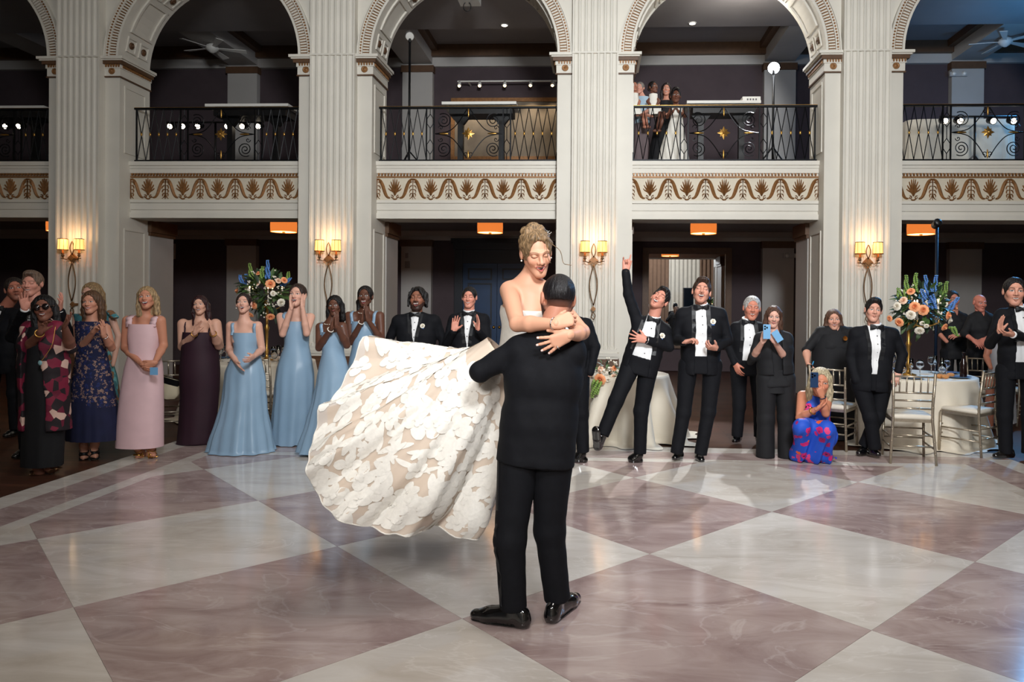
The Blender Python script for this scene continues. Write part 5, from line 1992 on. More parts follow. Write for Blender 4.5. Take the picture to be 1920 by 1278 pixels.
def torso_points(J, female, girth):
    """anchor points of the trunk from shoulders and hips"""
    sl, sr, hl, hr = (A_(J[k]) for k in ('sl', 'sr', 'hl', 'hr'))
    sm, hm = (sl + sr) / 2, (hl + hr) / 2
    up = nrm(sm - hm)
    ax = nrm((sr - sl) - up * ((sr - sl) @ up))
    fr = np.cross(ax, up)          # x right, z up -> front is -y
    fr = -fr if fr[1] > 0 and not J.get('back') else fr
    L = np.linalg.norm(sm - hm)
    return dict(sl=sl, sr=sr, hl=hl, hr=hr, up=up, ax=ax, fr=fr, L=L, sm=sm, hm=hm,
                nb=sm + up * 0.068, chest=hm + up * L * 0.70, waist=hm + up * L * 0.33)


def torso_field(f, T, female=False, g=1.0, infl=0.0, low=0.0, k=0.05):
    ax, up, fr = T['ax'], T['up'], T['fr']
    hwid = np.linalg.norm(T['sr'] - T['sl']) / 2
    s = hwid / (0.175 if female else 0.20)
    if female:
        rc, rw, rp, oc, ow, op_ = 0.092 * g, 0.082 * g, 0.108 * g, 0.058 * s, 0.045 * s * g, 0.072 * s * g
    else:
        rc, rw, rp, oc, ow, op_ = 0.112 * g, 0.106 * g, 0.108 * g, 0.085 * s, 0.062 * s * g, 0.068 * s * g
    c, w, h = T['chest'], T['waist'], T['hm'] - up * low
    for q in (-1, 1):
        f.cone(h + ax * q * op_, w + ax * q * ow, rp + infl, rw + infl, k)
        f.cone(w + ax * q * ow, c + ax * q * oc, rw + infl, rc + infl, k)
        S = T['sl'] if q < 0 else T['sr']
        f.cone(c + ax * q * oc + up * 0.03, S - ax * q * 0.045 - up * 0.02, rc * 0.9 + infl, 0.058 + infl, k)
        f.cone(T['nb'] - up * 0.045 + fr * 0.004, c + up * 0.02 + ax * q * oc * 0.4, 0.052 + infl, rc * 0.92 + infl, k)
        f.cone(T['nb'] - up * 0.03 + ax * q * 0.02, S - ax * q * 0.02 - up * 0.012, 0.05 + infl, 0.048 + infl, 0.04)
        if female:
            f.ell(c + ax * q * 0.062 * s + fr * (0.03 + 0.025 * g) - up * 0.025, 0.052 * g + infl, 0.04)
    return f


def bbox(pts, m):
    P_ = np.array([A_(p) for p in pts])
    return P_.min(0) - m, P_.max(0) + m


# hair --------------------------------------------------------------------
def hair_shell(sh, ctr, R, hh, style, res=0.0055, vol=0.0, extra=(), fem=False):
    k = hh / 0.23
    lo = A_((-0.16, -0.16, -0.17))
    hi = A_((0.16, 0.19, 0.21))
    if style in ('long', 'bob', 'ponytail', 'locks'):
        lo[2] = -0.36 if style in ('long', 'ponytail') else -0.24
    f = Field(lo, hi, res / k)
    t = {'fade': 0.004, 'short': 0.010, 'thin': 0.006}.get(style, 0.012)
    f.ell((0, 0.022, 0.030), (0.075 + t, 0.095 + t, 0.089 + t + vol * 0.5), 0.01)
    if vol:
        f.ell((0, -0.035, 0.098 + vol * 0.4), (0.055, 0.055, 0.022 + vol), 0.03)
    # open the face
    fw_ = 0.072 if fem else 0.075
    pulled = style in ('updo', 'bun', 'ponytail', 'bride')
    f.ell((0, -0.122, -0.03), (fw_, 0.107 + 0.006 * pulled, 0.130 + 0.012 * pulled), 0.01, 's')
    g = f.grid()
    if style in ('short', 'fade', 'thin'):
        lowz = {'short': -0.055, 'fade': -0.012, 'thin': -0.05}[style]
        zc = lowz + np.clip((0.05 - g[1]) / 0.11, 0, 1.2) * (0.055 if style != 'fade' else 0.02)
        f.clip(zc - g[2] + 0 * g[0])
        for s in (-1, 1):
            f.ell((s * 0.09, 0.012, -0.012), (0.03, 0.026, 0.036), 0.004, 's')
        if style == 'thin':
            f.ell((0, -0.05, 0.13), (0.055, 0.07, 0.035), 0.01, 's')
    elif style in ('updo', 'bun', 'ponytail', 'bride', 'wrap'):
        zc = -0.07 + np.clip((0.06 - g[1]) / 0.13, 0, 1.2) * 0.06
        f.clip(zc - g[2] + 0 * g[0])
        for s in (-1, 1):
            f.ell((s * 0.095, 0.006, -0.015), (0.03, 0.022, 0.034), 0.004, 's')
    if style in ('updo', 'bun'):
        f.ell((0, 0.115, 0.0), (0.05, 0.042, 0.046), 0.012)
        f.ell((0.02, 0.12, 0.03), (0.035, 0.032, 0.03), 0.006)
    if style == 'bride':
        for c, r in (((0, 0.09, 0.085), 0.05), ((-0.03, 0.085, 0.105), 0.036), ((0.032, 0.075, 0.112), 0.036), ((0.0, 0.055, 0.128), 0.04), ((-0.045, 0.085, 0.05), 0.034),
                     ((0.04, 0.1, 0.06), 0.036), ((-0.035, 0.03, 0.118), 0.03), ((0.005, 0.11, 0.045), 0.04), ((0.03, 0.035, 0.12), 0.03)):
            f.ell(c, (r, r * 0.9, r * 0.8), 0.004)
        for s in (-1, 1):
            f.cone((s * 0.035, -0.055, 0.094), (s * 0.08, 0.0, 0.05), 0.012, 0.014, 0.012)
            f.cone((s * 0.02, -0.045, 0.108), (s * 0.065, 0.03, 0.085), 0.014, 0.02, 0.012)
    if style == 'ponytail':
        f.cone((-0.03, 0.1, 0.03), (-0.075, 0.1, -0.05), 0.04, 0.045, 0.01)
        f.cone((-0.075, 0.1, -0.05), (-0.085, 0.08, -0.17), 0.045, 0.03, 0.01)
    if style in ('long', 'bob'):
        zb = -0.30 if style == 'long' else -0.16
        for s in (-1, 1):
            f.cone((s * 0.066, 0.0, 0.05), (s * 0.082, 0.012, -0.07), 0.026, 0.028, 0.012)
            f.cone((s * 0.082, 0.012, -0.07), (s * 0.078, 0.02, zb), 0.03, 0.026 if style == 'long' else 0.034, 0.012)
            f.cone((s * 0.05, 0.06, 0.0), (s * 0.055, 0.07, zb), 0.05, 0.04, 0.012)
        f.cone((0, 0.07, 0.0), (0, 0.075, zb), 0.06, 0.045, 0.02)
        f.ell((0, -0.12, -0.05), (0.052, 0.105, 0.125), 0.01, 's')
    if style == 'locks':
        for i in range(13):
            a = -0.35 + i * (math.pi + 0.7) / 12
            p = A_([0.082 * math.cos(a), 0.022 + 0.1 * math.sin(a), 0.06])
            if p[1] < -0.03 and abs(p[0]) < 0.06:
                continue
            l = 0.11 + 0.03 * math.sin(i * 2.3)
            f.cone(p, p + A_([0.012 * math.cos(a), 0.01 * math.sin(a), -l]), 0.017, 0.011, 0.003)
        for s in (-1, 1):
            f.cone((s * 0.03, -0.075, 0.095), (s * 0.066, -0.075, 0.02), 0.016, 0.009, 0.004)
    for e in extra:
        f.cone(e[0], e[1], e[2], e[3], e[4] if len(e) > 4 else 0.008)
    # combed relief
    gx, gy, gz = f.grid()
    ang = np.arctan2(gx, gy - 0.02 + 0 * gz)
    amp = {'fade': 0.0006, 'short': 0.0016, 'thin': 0.001, 'bride': 0.0011, 'updo': 0.0012, 'ponytail': 0.0012}.get(style, 0.0022)
    if style == 'wave':
        pass
    f.D = (f.D + amp * np.sin(ang * 23 + gz * 40) + amp * 0.7 * np.sin(ang * 41 - gz * 65 + 1.0)).astype(np.float32)
    V, Q = f.surface()
    if style == 'long':          # loose ends hang a little wavy
        V[:, 0] += np.sin(V[:, 2] * 34) * 0.006 * np.clip((-V[:, 2] - 0.05) / 0.1, 0, 1)
    sh.add(V * k @ R.T + ctr, Q, (0.1, 0.1, 0.1))


def hair_mat(name, rgb, rough=0.42):
    if name in MATS:
        return MATS[name]
    d = tuple(int(c * 0.55) for c in rgb)
    return mat(name, d, rough, rgb2=rgb, vscale=22, stretch=(6, 6, 0.8), bump=0.5, bscale=40, spec=0.4)


M_SKIN = mat('skin', (200, 150, 130), 0.48, attr=True, spec=0.35)
M_TUX = mat('black_wool', (14, 15, 20), 0.8, spec=0.25, var=0.12, vscale=40, bump=0.12, bscale=12)
M_SATIN_BLK = mat('black_satin', (11, 12, 16), 0.5, var=0.05, vscale=30, bump=0.06, bscale=14)
M_SHIRT = mat('white_shirt', (226, 226, 226), 0.6, var=0.02, bump=0.1, bscale=18)
M_PATENT = mat('patent_leather', (8, 8, 10), 0.06, spec=0.8, coat=0.8)
M_STUD = mat('black_onyx', (10, 10, 12), 0.15)

# ------------------------------------------------------------------ figure assembly
GUESTS = 'guests standing round the dance floor'


class Fig:
    def __init__(s, name, label, Y, j, skin, female=False, girth=1.0, group=None, back=False, arm=1.0, cat='person', z0=0.0):
        s.Y, s.skin, s.fem, s.g, s.back, s.arm = Y, skin, female, girth, back, arm
        J = {}
        for k, v in j.items():
            J[k] = A_(at(v[0], v[1], Y + (v[2] if len(v) > 2 else 0.0)))
        # a level, plain stance where the photo hides the legs
        hm = (J['hl'] + J['hr']) / 2
        for q in 'lr':
            if 'k' + q not in J:
                J['k' + q] = A_([J['h' + q][0], Y - 0.02, z0 + 0.5])
            if 'a' + q not in J:
                J['a' + q] = A_([J['h' + q][0], Y, z0 + 0.09])
        ax_ = nrm(J['sr'] - J['sl'])
        ins, dn = (0.052, 0.068) if female else (0.080, 0.090)
        upv = nrm((J['sl'] + J['sr']) / 2 - hm)
        s.so = (J['sl'].copy(), J['sr'].copy())
        J['sl'] = J['sl'] + ax_ * ins - upv * dn
        J['sr'] = J['sr'] - ax_ * ins - upv * dn
        if back:
            J['back'] = True
        s.J = J
        s.T = torso_points(J, female, girth)
        if back:
            s.T['fr'] = -s.T['fr'] if s.T['fr'][1] < 0 else s.T['fr']
        s.root = empty(name, (hm[0], Y, z0))
        tag(s.root, label, cat, group)
        s.org = A_([hm[0], Y, z0])
        s.sh = Shell()

    def P(s, px, py, dy=0.0):
        return A_(at(px, py, s.Y + dy))

    # ---- skin
    def head(s, top, chin, yaw=0, pitch=0, roll=None, dy=-0.02, res=0.0046, **kw):
        t, c = s.P(*top, dy), s.P(*chin, dy)
        s.hc = (t + c) / 2
        t = c + (t - c) * 0.955
        s.hc = (t + c) / 2
        hh = np.linalg.norm(t - c) / max(0.8, math.cos(pitch) * 1.0) * 0.985
        if roll is None:
            roll = math.atan2(t[0] - c[0], t[2] - c[2])
        s.hh = hh
        s.R = rotm(yaw, pitch, roll)
        head_shell(s.sh, s.hc, s.R, hh, s.skin, fem=s.fem, res=res, **kw)
        return s

    def H(s, x, y, z):
        return s.hc + s.R @ (A_([x, y, z]) * s.hh / 0.23)

    def body(s, infl=0.0, res=0.012, legs=True, arms=True, feet=False, torso=True, armscale=None, cut=None):
        J, T = s.J, s.T
        pts = [J[k] for k in ('sl', 'sr', 'hl', 'hr')] + [s.hc]
        if arms:
            pts += [J[k] for k in ('el', 'er', 'wl', 'wr')]
        lo, hi = bbox(pts, 0.17)
        f = Field(lo, hi, res)
        if torso:
            torso_field(f, T, s.fem, s.g, infl)
        s.tf = Field(lo, hi, res)
        s.tf.D = f.D.copy()
        if infl < 0:
            f.half(T['hm'] - T['up'] * 0.01, -T['up'])
        if cut is not None:
            f.half(A_(s.P(960, cut)), -T['up'])
            f.cone(T['chest'], T['hm'], 0.06, 0.06, 0.02)
        nk = 0.041 if s.fem else 0.051
        f.cone(T['nb'] - T['up'] * 0.04, s.H(0, 0.018, -0.05), nk * 1.12, nk, 0.03)
        f.cone(T['nb'] - T['up'] * 0.02, s.H(0, 0.016, -0.03), nk * 1.12, nk * 0.9, 0.03)
        a = (0.041 if s.fem else 0.036 if infl < 0 else 0.05) * s.arm if armscale is None else armscale
        for q in 'lr':
            if arms:
                sg = -1 if q == 'l' else 1
                f.cone(J['s' + q] - T['ax'] * sg * 0.004, J['e' + q], a * 1.15, a * 0.86, 0.02)
                f.cone(J['e' + q], J['e' + q] * 0.65 + J['w' + q] * 0.35, a * 0.86, a * 0.9, 0.012)
                f.cone(J['e' + q] * 0.65 + J['w' + q] * 0.35, J['w' + q], a * 0.88, 0.0235 if s.fem else 0.027, 0.012)
        s.bf = f
        s.sh.field(f, lin(s.skin))
        if legs:
            for q in 'lr':
                h_, k_, an = J['h' + q], J['k' + q], J['a' + q]
                lo, hi = bbox([h_, k_, an] + ([J['t' + q]] if 't' + q in J else []), 0.13)
                f = Field(lo, hi, res * 1.15 if not feet else 0.010)
                f.cone(h_, k_, 0.06 if feet else 0.075 * s.g, 0.05, 0.02)
                f.cone(k_, k_ * 0.6 + an * 0.4, 0.05, 0.05, 0.02)
                f.cone(k_ * 0.6 + an * 0.4, an, 0.05, 0.033, 0.02)
                if feet and 't' + q in J:
                    foot_field(f, an, J['t' + q], heel=feet if isinstance(feet, float) else 0.0)
                s.sh.field(f, lin(s.skin))
        return s

    def hand(s, q, tip, palm, size=None, dy=0.0, **kw):
        right = (q == 'l') != s.back
        hand_shell(s.sh, s.J['w' + q], s.P(*tip) if len(tip) == 3 else s.P(tip[0], tip[1], dy), palm, right, s.skin, size or (0.172 if s.fem else 0.19), **kw)
        return s

    def done(s, mats=None):
        o = s.sh.build('body', mats or M_SKIN, s.root, s.org)
        return s

    def part(s, sh, name, m, parent=None):
        return sh.build(name, m, parent or s.root, s.org)

    def mbpart(s, mb, name, m, smooth=True, parent=None):
        mb.v = [(p[0] - s.org[0], p[1] - s.org[1], p[2] - s.org[2]) for p in mb.v]
        return mb.build(name, m, parent or s.root, smooth=smooth)

    def hair(s, style, rgb, name=None, **kw):
        sh = Shell()
        hair_shell(sh, s.hc, s.R, s.hh, style, fem=s.fem, **kw)
        return s.part(sh, name or 'hair', hair_mat('hair_%d_%d_%d' % rgb, rgb))

    # ---- formal wear
    def tux(s, vlen=0.34, vtop=0.052, open_=None, hem=0.06, u0=0.0, m=None, tie=True, studs=4, collar=True, res=0.0095, lower=True, flower=None, cuffs=True, shirt=True, sleeve=0.93, lapel=True, name='jacket'):
        J, T = s.J, s.T
        up, ax, fr = T['up'], T['ax'], T['fr']
        g = s.g
        hemp = T['hm'] - up * hem
        lo, hi = bbox([J[k] for k in ('sl', 'sr', 'el', 'er', 'wl', 'wr')] + [hemp + ax * 0.2, hemp - ax * 0.2, hemp + fr * 0.1, hemp - fr * 0.1], 0.15)
        f = Field(lo, hi, res)
        torso_field(f, T, False, g, 0.02)
        op_ = 0.074 * g
        for q in (-1, 1):
            f.cone(T['waist'] + ax * q * 0.066, hemp + ax * q * op_ - up * 0.05, 0.112 * g, 0.114 * g, 0.04)
        f.half(hemp, -up)
        # opening
        gx = f.grid()
        rel = [gx[i] - T['nb'][i] for i in range(3)]
        u = rel[0] * ax[0] + rel[1] * ax[1] + rel[2] * ax[2] - u0
        v = rel[0] * fr[0] + rel[1] * fr[1] + rel[2] * fr[2]
        w = rel[0] * up[0] + rel[1] * up[1] + rel[2] * up[2]
        if open_ is not None:
            hw_ = vtop + (open_ - vtop) * np.clip(-w / 0.45, 0, 1.3)
        else:
            hw_ = vtop * np.clip(1 + w / vlen, -1, 1.2) ** 1.0
        V_ = np.maximum(np.abs(u) - hw_, 0.03 - 0.075 * np.clip((w + 0.11) / 0.08, 0, 1) - v)
        f.clip(-V_)
        for q in 'lr':
            sg = -1 if q == 'l' else 1
            wp = J['e' + q] + (J['w' + q] - J['e' + q]) * sleeve
            f.cone(J['s' + q], J['e' + q], 0.062 * (0.6 + 0.4 * g), 0.052, 0.03)
            f.cone(J['e' + q], wp, 0.052, 0.041, 0.012)
        # soft creases of the cloth
        f.D = (f.D + 0.0022 * np.sin(gx[0] * 31 + gx[2] * 47 + gx[1] * 13) * np.sin(gx[2] * 23 - gx[0] * 29) + 0 * f.D).astype(np.float32)
        Vv, Q = f.surface()
        mi = 0
        sh = Shell().add(Vv, Q, (0.01, 0.01, 0.01), mi)
        jk = s.part(sh, name, [m or M_TUX])
        if lapel:
            ll = min(vlen, 0.34)
            for q in (-1, 1):
                pts = []
                for i in range(9):
                    w_ = 0.01 - (ll + 0.01) * i / 8
                    hq = vtop + (open_ - vtop) * min(1.3, max(0, -w_ / 0.45)) if open_ is not None else vtop * max(0.05, min(1.2, 1 + w_ / vlen))
                    p = probe(f, T['nb'] + up * w_ + ax * (u0 + q * (hq + 0.022)) + fr * 0.3, -fr)
                    if p is not None:
                        pts.append(p + fr * 0.003)
                if len(pts) > 3:
                    mb = MB()
                    ribbon(mb, pts, ax, 0.020, 0.0015)
                    s.mbpart(mb, 'lapel', M_SATIN_BLK, smooth=False)
        if shirt:
            lo, hi = bbox([T['nb'] + up * 0.07, T['waist'] - up * 0.12, T['sl'], T['sr']], 0.14)
            f2 = Field(lo, hi, res)
            torso_field(f2, T, False, g, 0.006)
            gx = f2.grid()
            rel = [gx[i] - T['nb'][i] for i in range(3)]
            u = rel[0] * ax[0] + rel[1] * ax[1] + rel[2] * ax[2]
            v = rel[0] * fr[0] + rel[1] * fr[1] + rel[2] * fr[2]
            w = rel[0] * up[0] + rel[1] * up[1] + rel[2] * up[2]
            f2.D = (f2.D + 0.0016 * np.sin(u * 160) * (np.abs(u) < 0.06)).astype(np.float32)
            f2.clip(np.maximum(np.abs(u) - 0.15, -v - 0.02))
            f2.clip(w - 0.02)
            f2.clip(-w - (np.linalg.norm(T['nb'] - T['hm']) - 0.03))
            f3 = Field(*bbox([T['nb'] - up * 0.03, T['nb'] + up * 0.07], 0.1), 0.006)
            f3.cone(T['nb'] - up * 0.03, T['nb'] + up * 0.06, 0.072, 0.064, 0.0)
            f3.half(T['nb'] + up * 0.05, nrm(up + fr * 0.25))
            f3.cone(T['nb'] + up * 0.06 + fr * 0.085, T['nb'] + up * 0.012 + fr * 0.08, 0.024, 0.006, 0.0, 's')
            sh = Shell().field(f2, (0.8, 0.8, 0.8))
            if collar:
                sh.field(f3, (0.8, 0.8, 0.8))
            if cuffs:
                for q in 'lr':
                    d = nrm(J['w' + q] - J['e' + q])
                    a, b = J['w' + q] - d * 0.035, J['w' + q] - d * 0.004
                    f4 = Field(*bbox([a, b], 0.06), 0.006)
                    f4.cone(a, b + d * 0.04, 0.037, 0.035, 0.0).half(b, d)
                    s.part(Shell().field(f4, (0.8, 0.8, 0.8)), 'cuff', M_SHIRT)
            st = s.part(sh, 'shirt', M_SHIRT)
            # studs down the placket
            if studs:
                mb = MB()
                for i in range(studs):
                    p0 = T['nb'] - up * (0.09 + i * 0.085) + fr * 0.3
                    p = probe(f2, p0, -fr)
                    if p is not None:
                        mb.sphere(Vector(p), 0.0065, 6)
                if mb.v:
                    s.mbpart(mb, 'shirt_studs', M_STUD)['kind'] = 'stuff'
        if tie:
            c = T['nb'] + up * 0.0 + fr * 0.082
            mb = MB()
            for q in (-1, 1):
                rings = []
                for t, hgt, th in ((0.0, 0.012, 0.012), (0.2, 0.016, 0.014), (0.7, 0.030, 0.013), (1.0, 0.033, 0.006)):
                    o = c + ax * q * 0.068 * t - fr * 0.012 * t
                    rings.append([Vector(o + up * hgt * (0.9 if t == 1 else 1) + fr * th * 0.4), Vector(o + up * hgt * 0.4 + fr * th), Vector(o - up * hgt * 0.4 + fr * th), Vector(o - up * hgt + fr * th * 0.4),
                                  Vector(o - up * hgt * 0.9 - fr * th), Vector(o + up * hgt * 0.9 - fr * th)])
                if q < 0:
                    rings = [r_[::-1] for r_ in rings]
                mb.loft(rings)
                n_ = len(mb.v)
                mb.f.append(tuple(range(n_ - 6, n_)) if q > 0 else tuple(range(n_ - 6, n_)))
                mb.m.append(0)
            mb.sphere(Vector(c + fr * 0.008), 0.017, 8, sc=(0.9, 0.8, 1.05))
            s.mbpart(mb, 'bow_tie', M_SATIN_BLK, smooth=False)
        if flower:
            p0 = T['nb'] - up * flower[1] + ax * flower[0] + fr * 0.35
            p = probe(f, p0, -fr)
            if p is not None:
                boutonniere(s, p, fr, up, ax)
        return s

    def trousers(s, m=None, res=0.011, flare=0.0, brk=0.02, top=0.13, stripe=False, low=0.05, name='trousers', rk=1.0):
        J, T = s.J, s.T
        up, ax, fr = T['up'], T['ax'], T['fr']
        sh = Shell()
        hm = T['hm']
        lo, hi = bbox([hm + ax * 0.12, hm - ax * 0.12, T['waist'], hm - up * 0.1], 0.17)
        f = Field(lo, hi, res)
        torso_field(f, T, s.fem, s.g, 0.015, low=0.02)
        f.half(hm + up * top, up)
        f.half(hm - up * low, -up)
        sh.field(f, (0.01,) * 3)
        for q in 'lr':
            h_, k_, a = J['h' + q], J['k' + q], J['a' + q]
            d = nrm(a - k_)
            lo, hi = bbox([h_, k_, a], 0.15)
            f = Field(lo, hi, res)
            f.cone(h_ + up * 0.03, k_, 0.100 * s.g * rk, 0.073 * rk + flare * 0.3, 0.03)
            f.cone(k_, a + d * 0.06, 0.072 * rk + flare * 0.3, 0.062 * rk + flare, 0.03)
            gx = f.grid()
            f.D = (f.D + 0.0013 * np.sin(gx[2] * 38 + gx[0] * 25 + gx[1] * 17) * np.sin(gx[2] * 21 - gx[0] * 33)).astype(np.float32)
            f.half(a + d * brk, d)
            s.lf = getattr(s, 'lf', {})
            s.lf[q] = f
            sh.field(f, (0.01,) * 3)
        s.part(sh, name, m or M_TUX)
        return s

    def shoes(s, res=0.008, sides='lr'):
        for q in sides:
            sh = Shell()
            shoe_shell(sh, s.J['a' + q], s.J['t' + q], res=res)
            s.part(sh, 'shoe', M_PATENT)
        return s

    # ---- gowns
    def gown(s, rows, m, name='dress', ratio=0.72, folds=9, amp=0.02, phase=0.0, dyc=0.0, ntop=3, straps=None, strap_w=0.016, nseg=72, sub=5, minry=0.1, train=0.0, hemwave=0.0, parent=None, power=2.0, square=None):
        """rows: (py, left px, right px[, depth ratio]) from neckline to hem"""
        R_ = []
        for r in rows:
            a, b = s.P(r[1], r[0], dyc), s.P(r[2], r[0], dyc)
            rx = abs(b[0] - a[0]) / 2
            R_.append([(a[0] + b[0]) / 2, (a[2] + b[2]) / 2, rx, max(minry, rx * (r[3] if len(r) > 3 else ratio))])
        R_ = np.array(R_)
        n = len(R_)
        P_ = np.array(catmull([A_(r) for r in R_], sub))
        rings = []
        tt = np.linspace(0, n - 1, len(P_))
        for i, (cx, z, rx, ry) in enumerate(P_):
            t = max(0.0, (tt[i] - ntop) / max(1, n - 1 - ntop))
            ring_ = []
            for k in range(nseg):
                th = 2 * math.pi * k / nseg
                c_, s_ = math.cos(th), math.sin(th)
                m_ = 1 + amp * (t ** 0.9) * (1.2 * abs(math.cos(0.5 * folds * th + phase + 0.6 * t)) - 0.7 + 0.7 * math.cos((folds + 4) * th + 2 * phase - t)) + amp * 0.12 * math.sin(26 * t + 3 * th)
                x = cx + rx * m_ * math.copysign(abs(c_) ** (2 / power), c_)
                yy = s.Y + dyc + ry * m_ * math.copysign(abs(s_) ** (2 / power), s_) + train * t * max(0, s_)
                zz = z + hemwave * (t ** 6) * math.cos(folds * th + phase)
                if square and i == 0 and s_ < 0 and abs(c_) < square[0]:
                    zz -= square[1]
                ring_.append((x, yy, max(0.006, zz)))
            rings.append(ring_)
        mb = MB()
        mb.loft(rings)
        if straps:
            for (p, q_) in straps:       # (px,py) at the bodice, px on the shoulder
                a = s.P(*p, dyc)
                bx = s.P(q_, p[1], 0)[0]
                top_ = probe(s.tf, (bx, s.T['sm'][1] + 0.01, a[2] + 0.5), (0, 0, -1), 300)
                if top_ is None:
                    continue
                pts = []
                for side in (-1, 1):
                    row = []
                    for i in range(7):
                        t = i / 6.5
                        x, z = a[0] + (bx - a[0]) * t, a[2] - 0.02 + (top_[2] - a[2] + 0.012) * t
                        h_ = probe(s.tf, (x, s.Y + side * 0.35, z), (0, -side, 0), 200)
                        if h_ is not None:
                            row.append(h_ + A_([0, side * (0.006 + 0.2 * strap_w), 0]))
                    if side < 0:
                        pts += row + [top_ + A_([0, 0, 0.006 + 0.2 * strap_w])]
                    else:
                        pts += row[::-1]
                ribbon(mb, pts, (1, 0, 0), strap_w, 0.004)
        return s.mbpart(mb, name, m, parent=parent)


def probe(f, p0, d, n=160, st=0.0035):
    for i in range(n):
        p = A_(p0) + A_(d) * st * i
        ix = np.round((p - f.lo) / f.res).astype(int)
        if (ix < 0).any() or (ix >= A_(f.D.shape)).any():
            continue
        if f.D[tuple(ix)] < 0:
            return p
    return None


def boutonniere(s, p, fr, up, ax):
    mb = MB()
    rose_mb(mb, p + fr * 0.012, frame(fr + up * 0.3), 0.027, 0, 3)
    for i in range(5):
        a = i * 1.25 + 0.4
        q = p - up * 0.022 + ax * 0.012 * math.cos(a) + up * 0.01 * math.sin(a) + fr * 0.012
        mb.sphere(Vector(q), 0.009, 6, mi=1)
    for i in range(4):
        leaf_mb(mb, p - up * 0.01, nrm(-up + ax * (i - 1.5) * 0.5 + fr * 0.15), fr, 0.05, 0.011, 2)
    s.mbpart(mb, 'boutonniere', [M_PETAL_W, M_PETAL_B, M_LEAF2])

# ------------------------------------------------------------------ the guests, one by one
def gy(px, py):
    return ground(px, py).y


def node_mat(name, build, rough=0.6, spec=0.4):
    m = bpy.data.materials.new(name)
    m.use_nodes = True
    nt = m.node_tree
    b = nt.nodes['Principled BSDF']
    b.inputs['Roughness'].default_value = rough
    b.inputs['Specular IOR Level'].default_value = spec
    tc = nt.nodes.new('ShaderNodeTexCoord')
    out = build(nt, tc.outputs['Object'])
    nt.links.new(out, b.inputs['Base Color'])
    MATS[name] = m
    return m


def ramp(nt, fac, stops, const=True):
    r = nt.nodes.new('ShaderNodeValToRGB')
    r.color_ramp.interpolation = 'CONSTANT' if const else 'LINEAR'
    e = r.color_ramp.elements
    while len(e) < len(stops):
        e.new(0.5)
    for i, (p, c) in enumerate(stops):
        e[i].position = p
        e[i].color = (*lin(c), 1)
    nt.links.new(fac, r.inputs[0])
    return r.outputs[0]


def vor(nt, vec, scale, feature='F1', rnd=1.0, sc3=None):
    if sc3:
        mp = nt.nodes.new('ShaderNodeMapping')
        mp.inputs['Scale'].default_value = sc3
        nt.links.new(vec, mp.inputs[0])
        vec = mp.outputs[0]
    v = nt.nodes.new('ShaderNodeTexVoronoi')
    v.feature = feature
    v.inputs['Scale'].default_value = scale
    v.inputs['Randomness'].default_value = rnd
    nt.links.new(vec, v.inputs['Vector'])
    return v


def cells_build(cols, scale, sc3=None):
    def b(nt, vec):
        v = vor(nt, vec, scale, sc3=sc3)
        s = nt.nodes.new('ShaderNodeSeparateColor')
        nt.links.new(v.outputs['Color'], s.inputs[0])
        return ramp(nt, s.outputs[0], [(i / len(cols), c) for i, c in enumerate(cols)])
    return b


def floral_build(base, cols, scale, size):
    def b(nt, vec):
        n = nt.nodes.new('ShaderNodeTexNoise')
        n.inputs['Scale'].default_value = scale * 1.6
        nt.links.new(vec, n.inputs['Vector'])
        mx = nt.nodes.new('ShaderNodeMix')
        mx.data_type = 'VECTOR'
        mx.inputs[0].default_value = 0.06
        nt.links.new(vec, mx.inputs[4])
        nt.links.new(n.outputs['Color'], mx.inputs[5])
        v = vor(nt, mx.outputs[1], scale)
        s = nt.nodes.new('ShaderNodeSeparateColor')
        nt.links.new(v.outputs['Color'], s.inputs[0])
        fl_ = ramp(nt, s.outputs[0], [(i / len(cols), c) for i, c in enumerate(cols)])
        msk = nt.nodes.new('ShaderNodeMath')
        msk.operation = 'LESS_THAN'
        msk.inputs[1].default_value = size
        nt.links.new(v.outputs['Distance'], msk.inputs[0])
        eye = nt.nodes.new('ShaderNodeMath')
        eye.operation = 'LESS_THAN'
        eye.inputs[1].default_value = size * 0.3
        nt.links.new(v.outputs['Distance'], eye.inputs[0])
        m2 = nt.nodes.new('ShaderNodeMix')
        m2.data_type = 'RGBA'
        nt.links.new(msk.outputs[0], m2.inputs[0])
        m2.inputs[6].default_value = (*lin(base), 1)
        nt.links.new(fl_, m2.inputs[7])
        m3 = nt.nodes.new('ShaderNodeMix')
        m3.data_type = 'RGBA'
        nt.links.new(eye.outputs[0], m3.inputs[0])
        nt.links.new(m2.outputs[2], m3.inputs[6])
        m3.inputs[7].default_value = (*lin((60, 14, 40)), 1)
        return m3.outputs[2]
    return b


def lace_build(base, thread, scale):
    def b(nt, vec):
        w = nt.nodes.new('ShaderNodeTexWave')
        w.wave_type = 'RINGS'
        w.inputs['Scale'].default_value = scale * 0.35
        w.inputs['Distortion'].default_value = 6
        w.inputs['Detail'].default_value = 2
        nt.links.new(vec, w.inputs['Vector'])
        return ramp(nt, w.outputs['Fac'], [(0, thread), (0.74, base)])
    return b


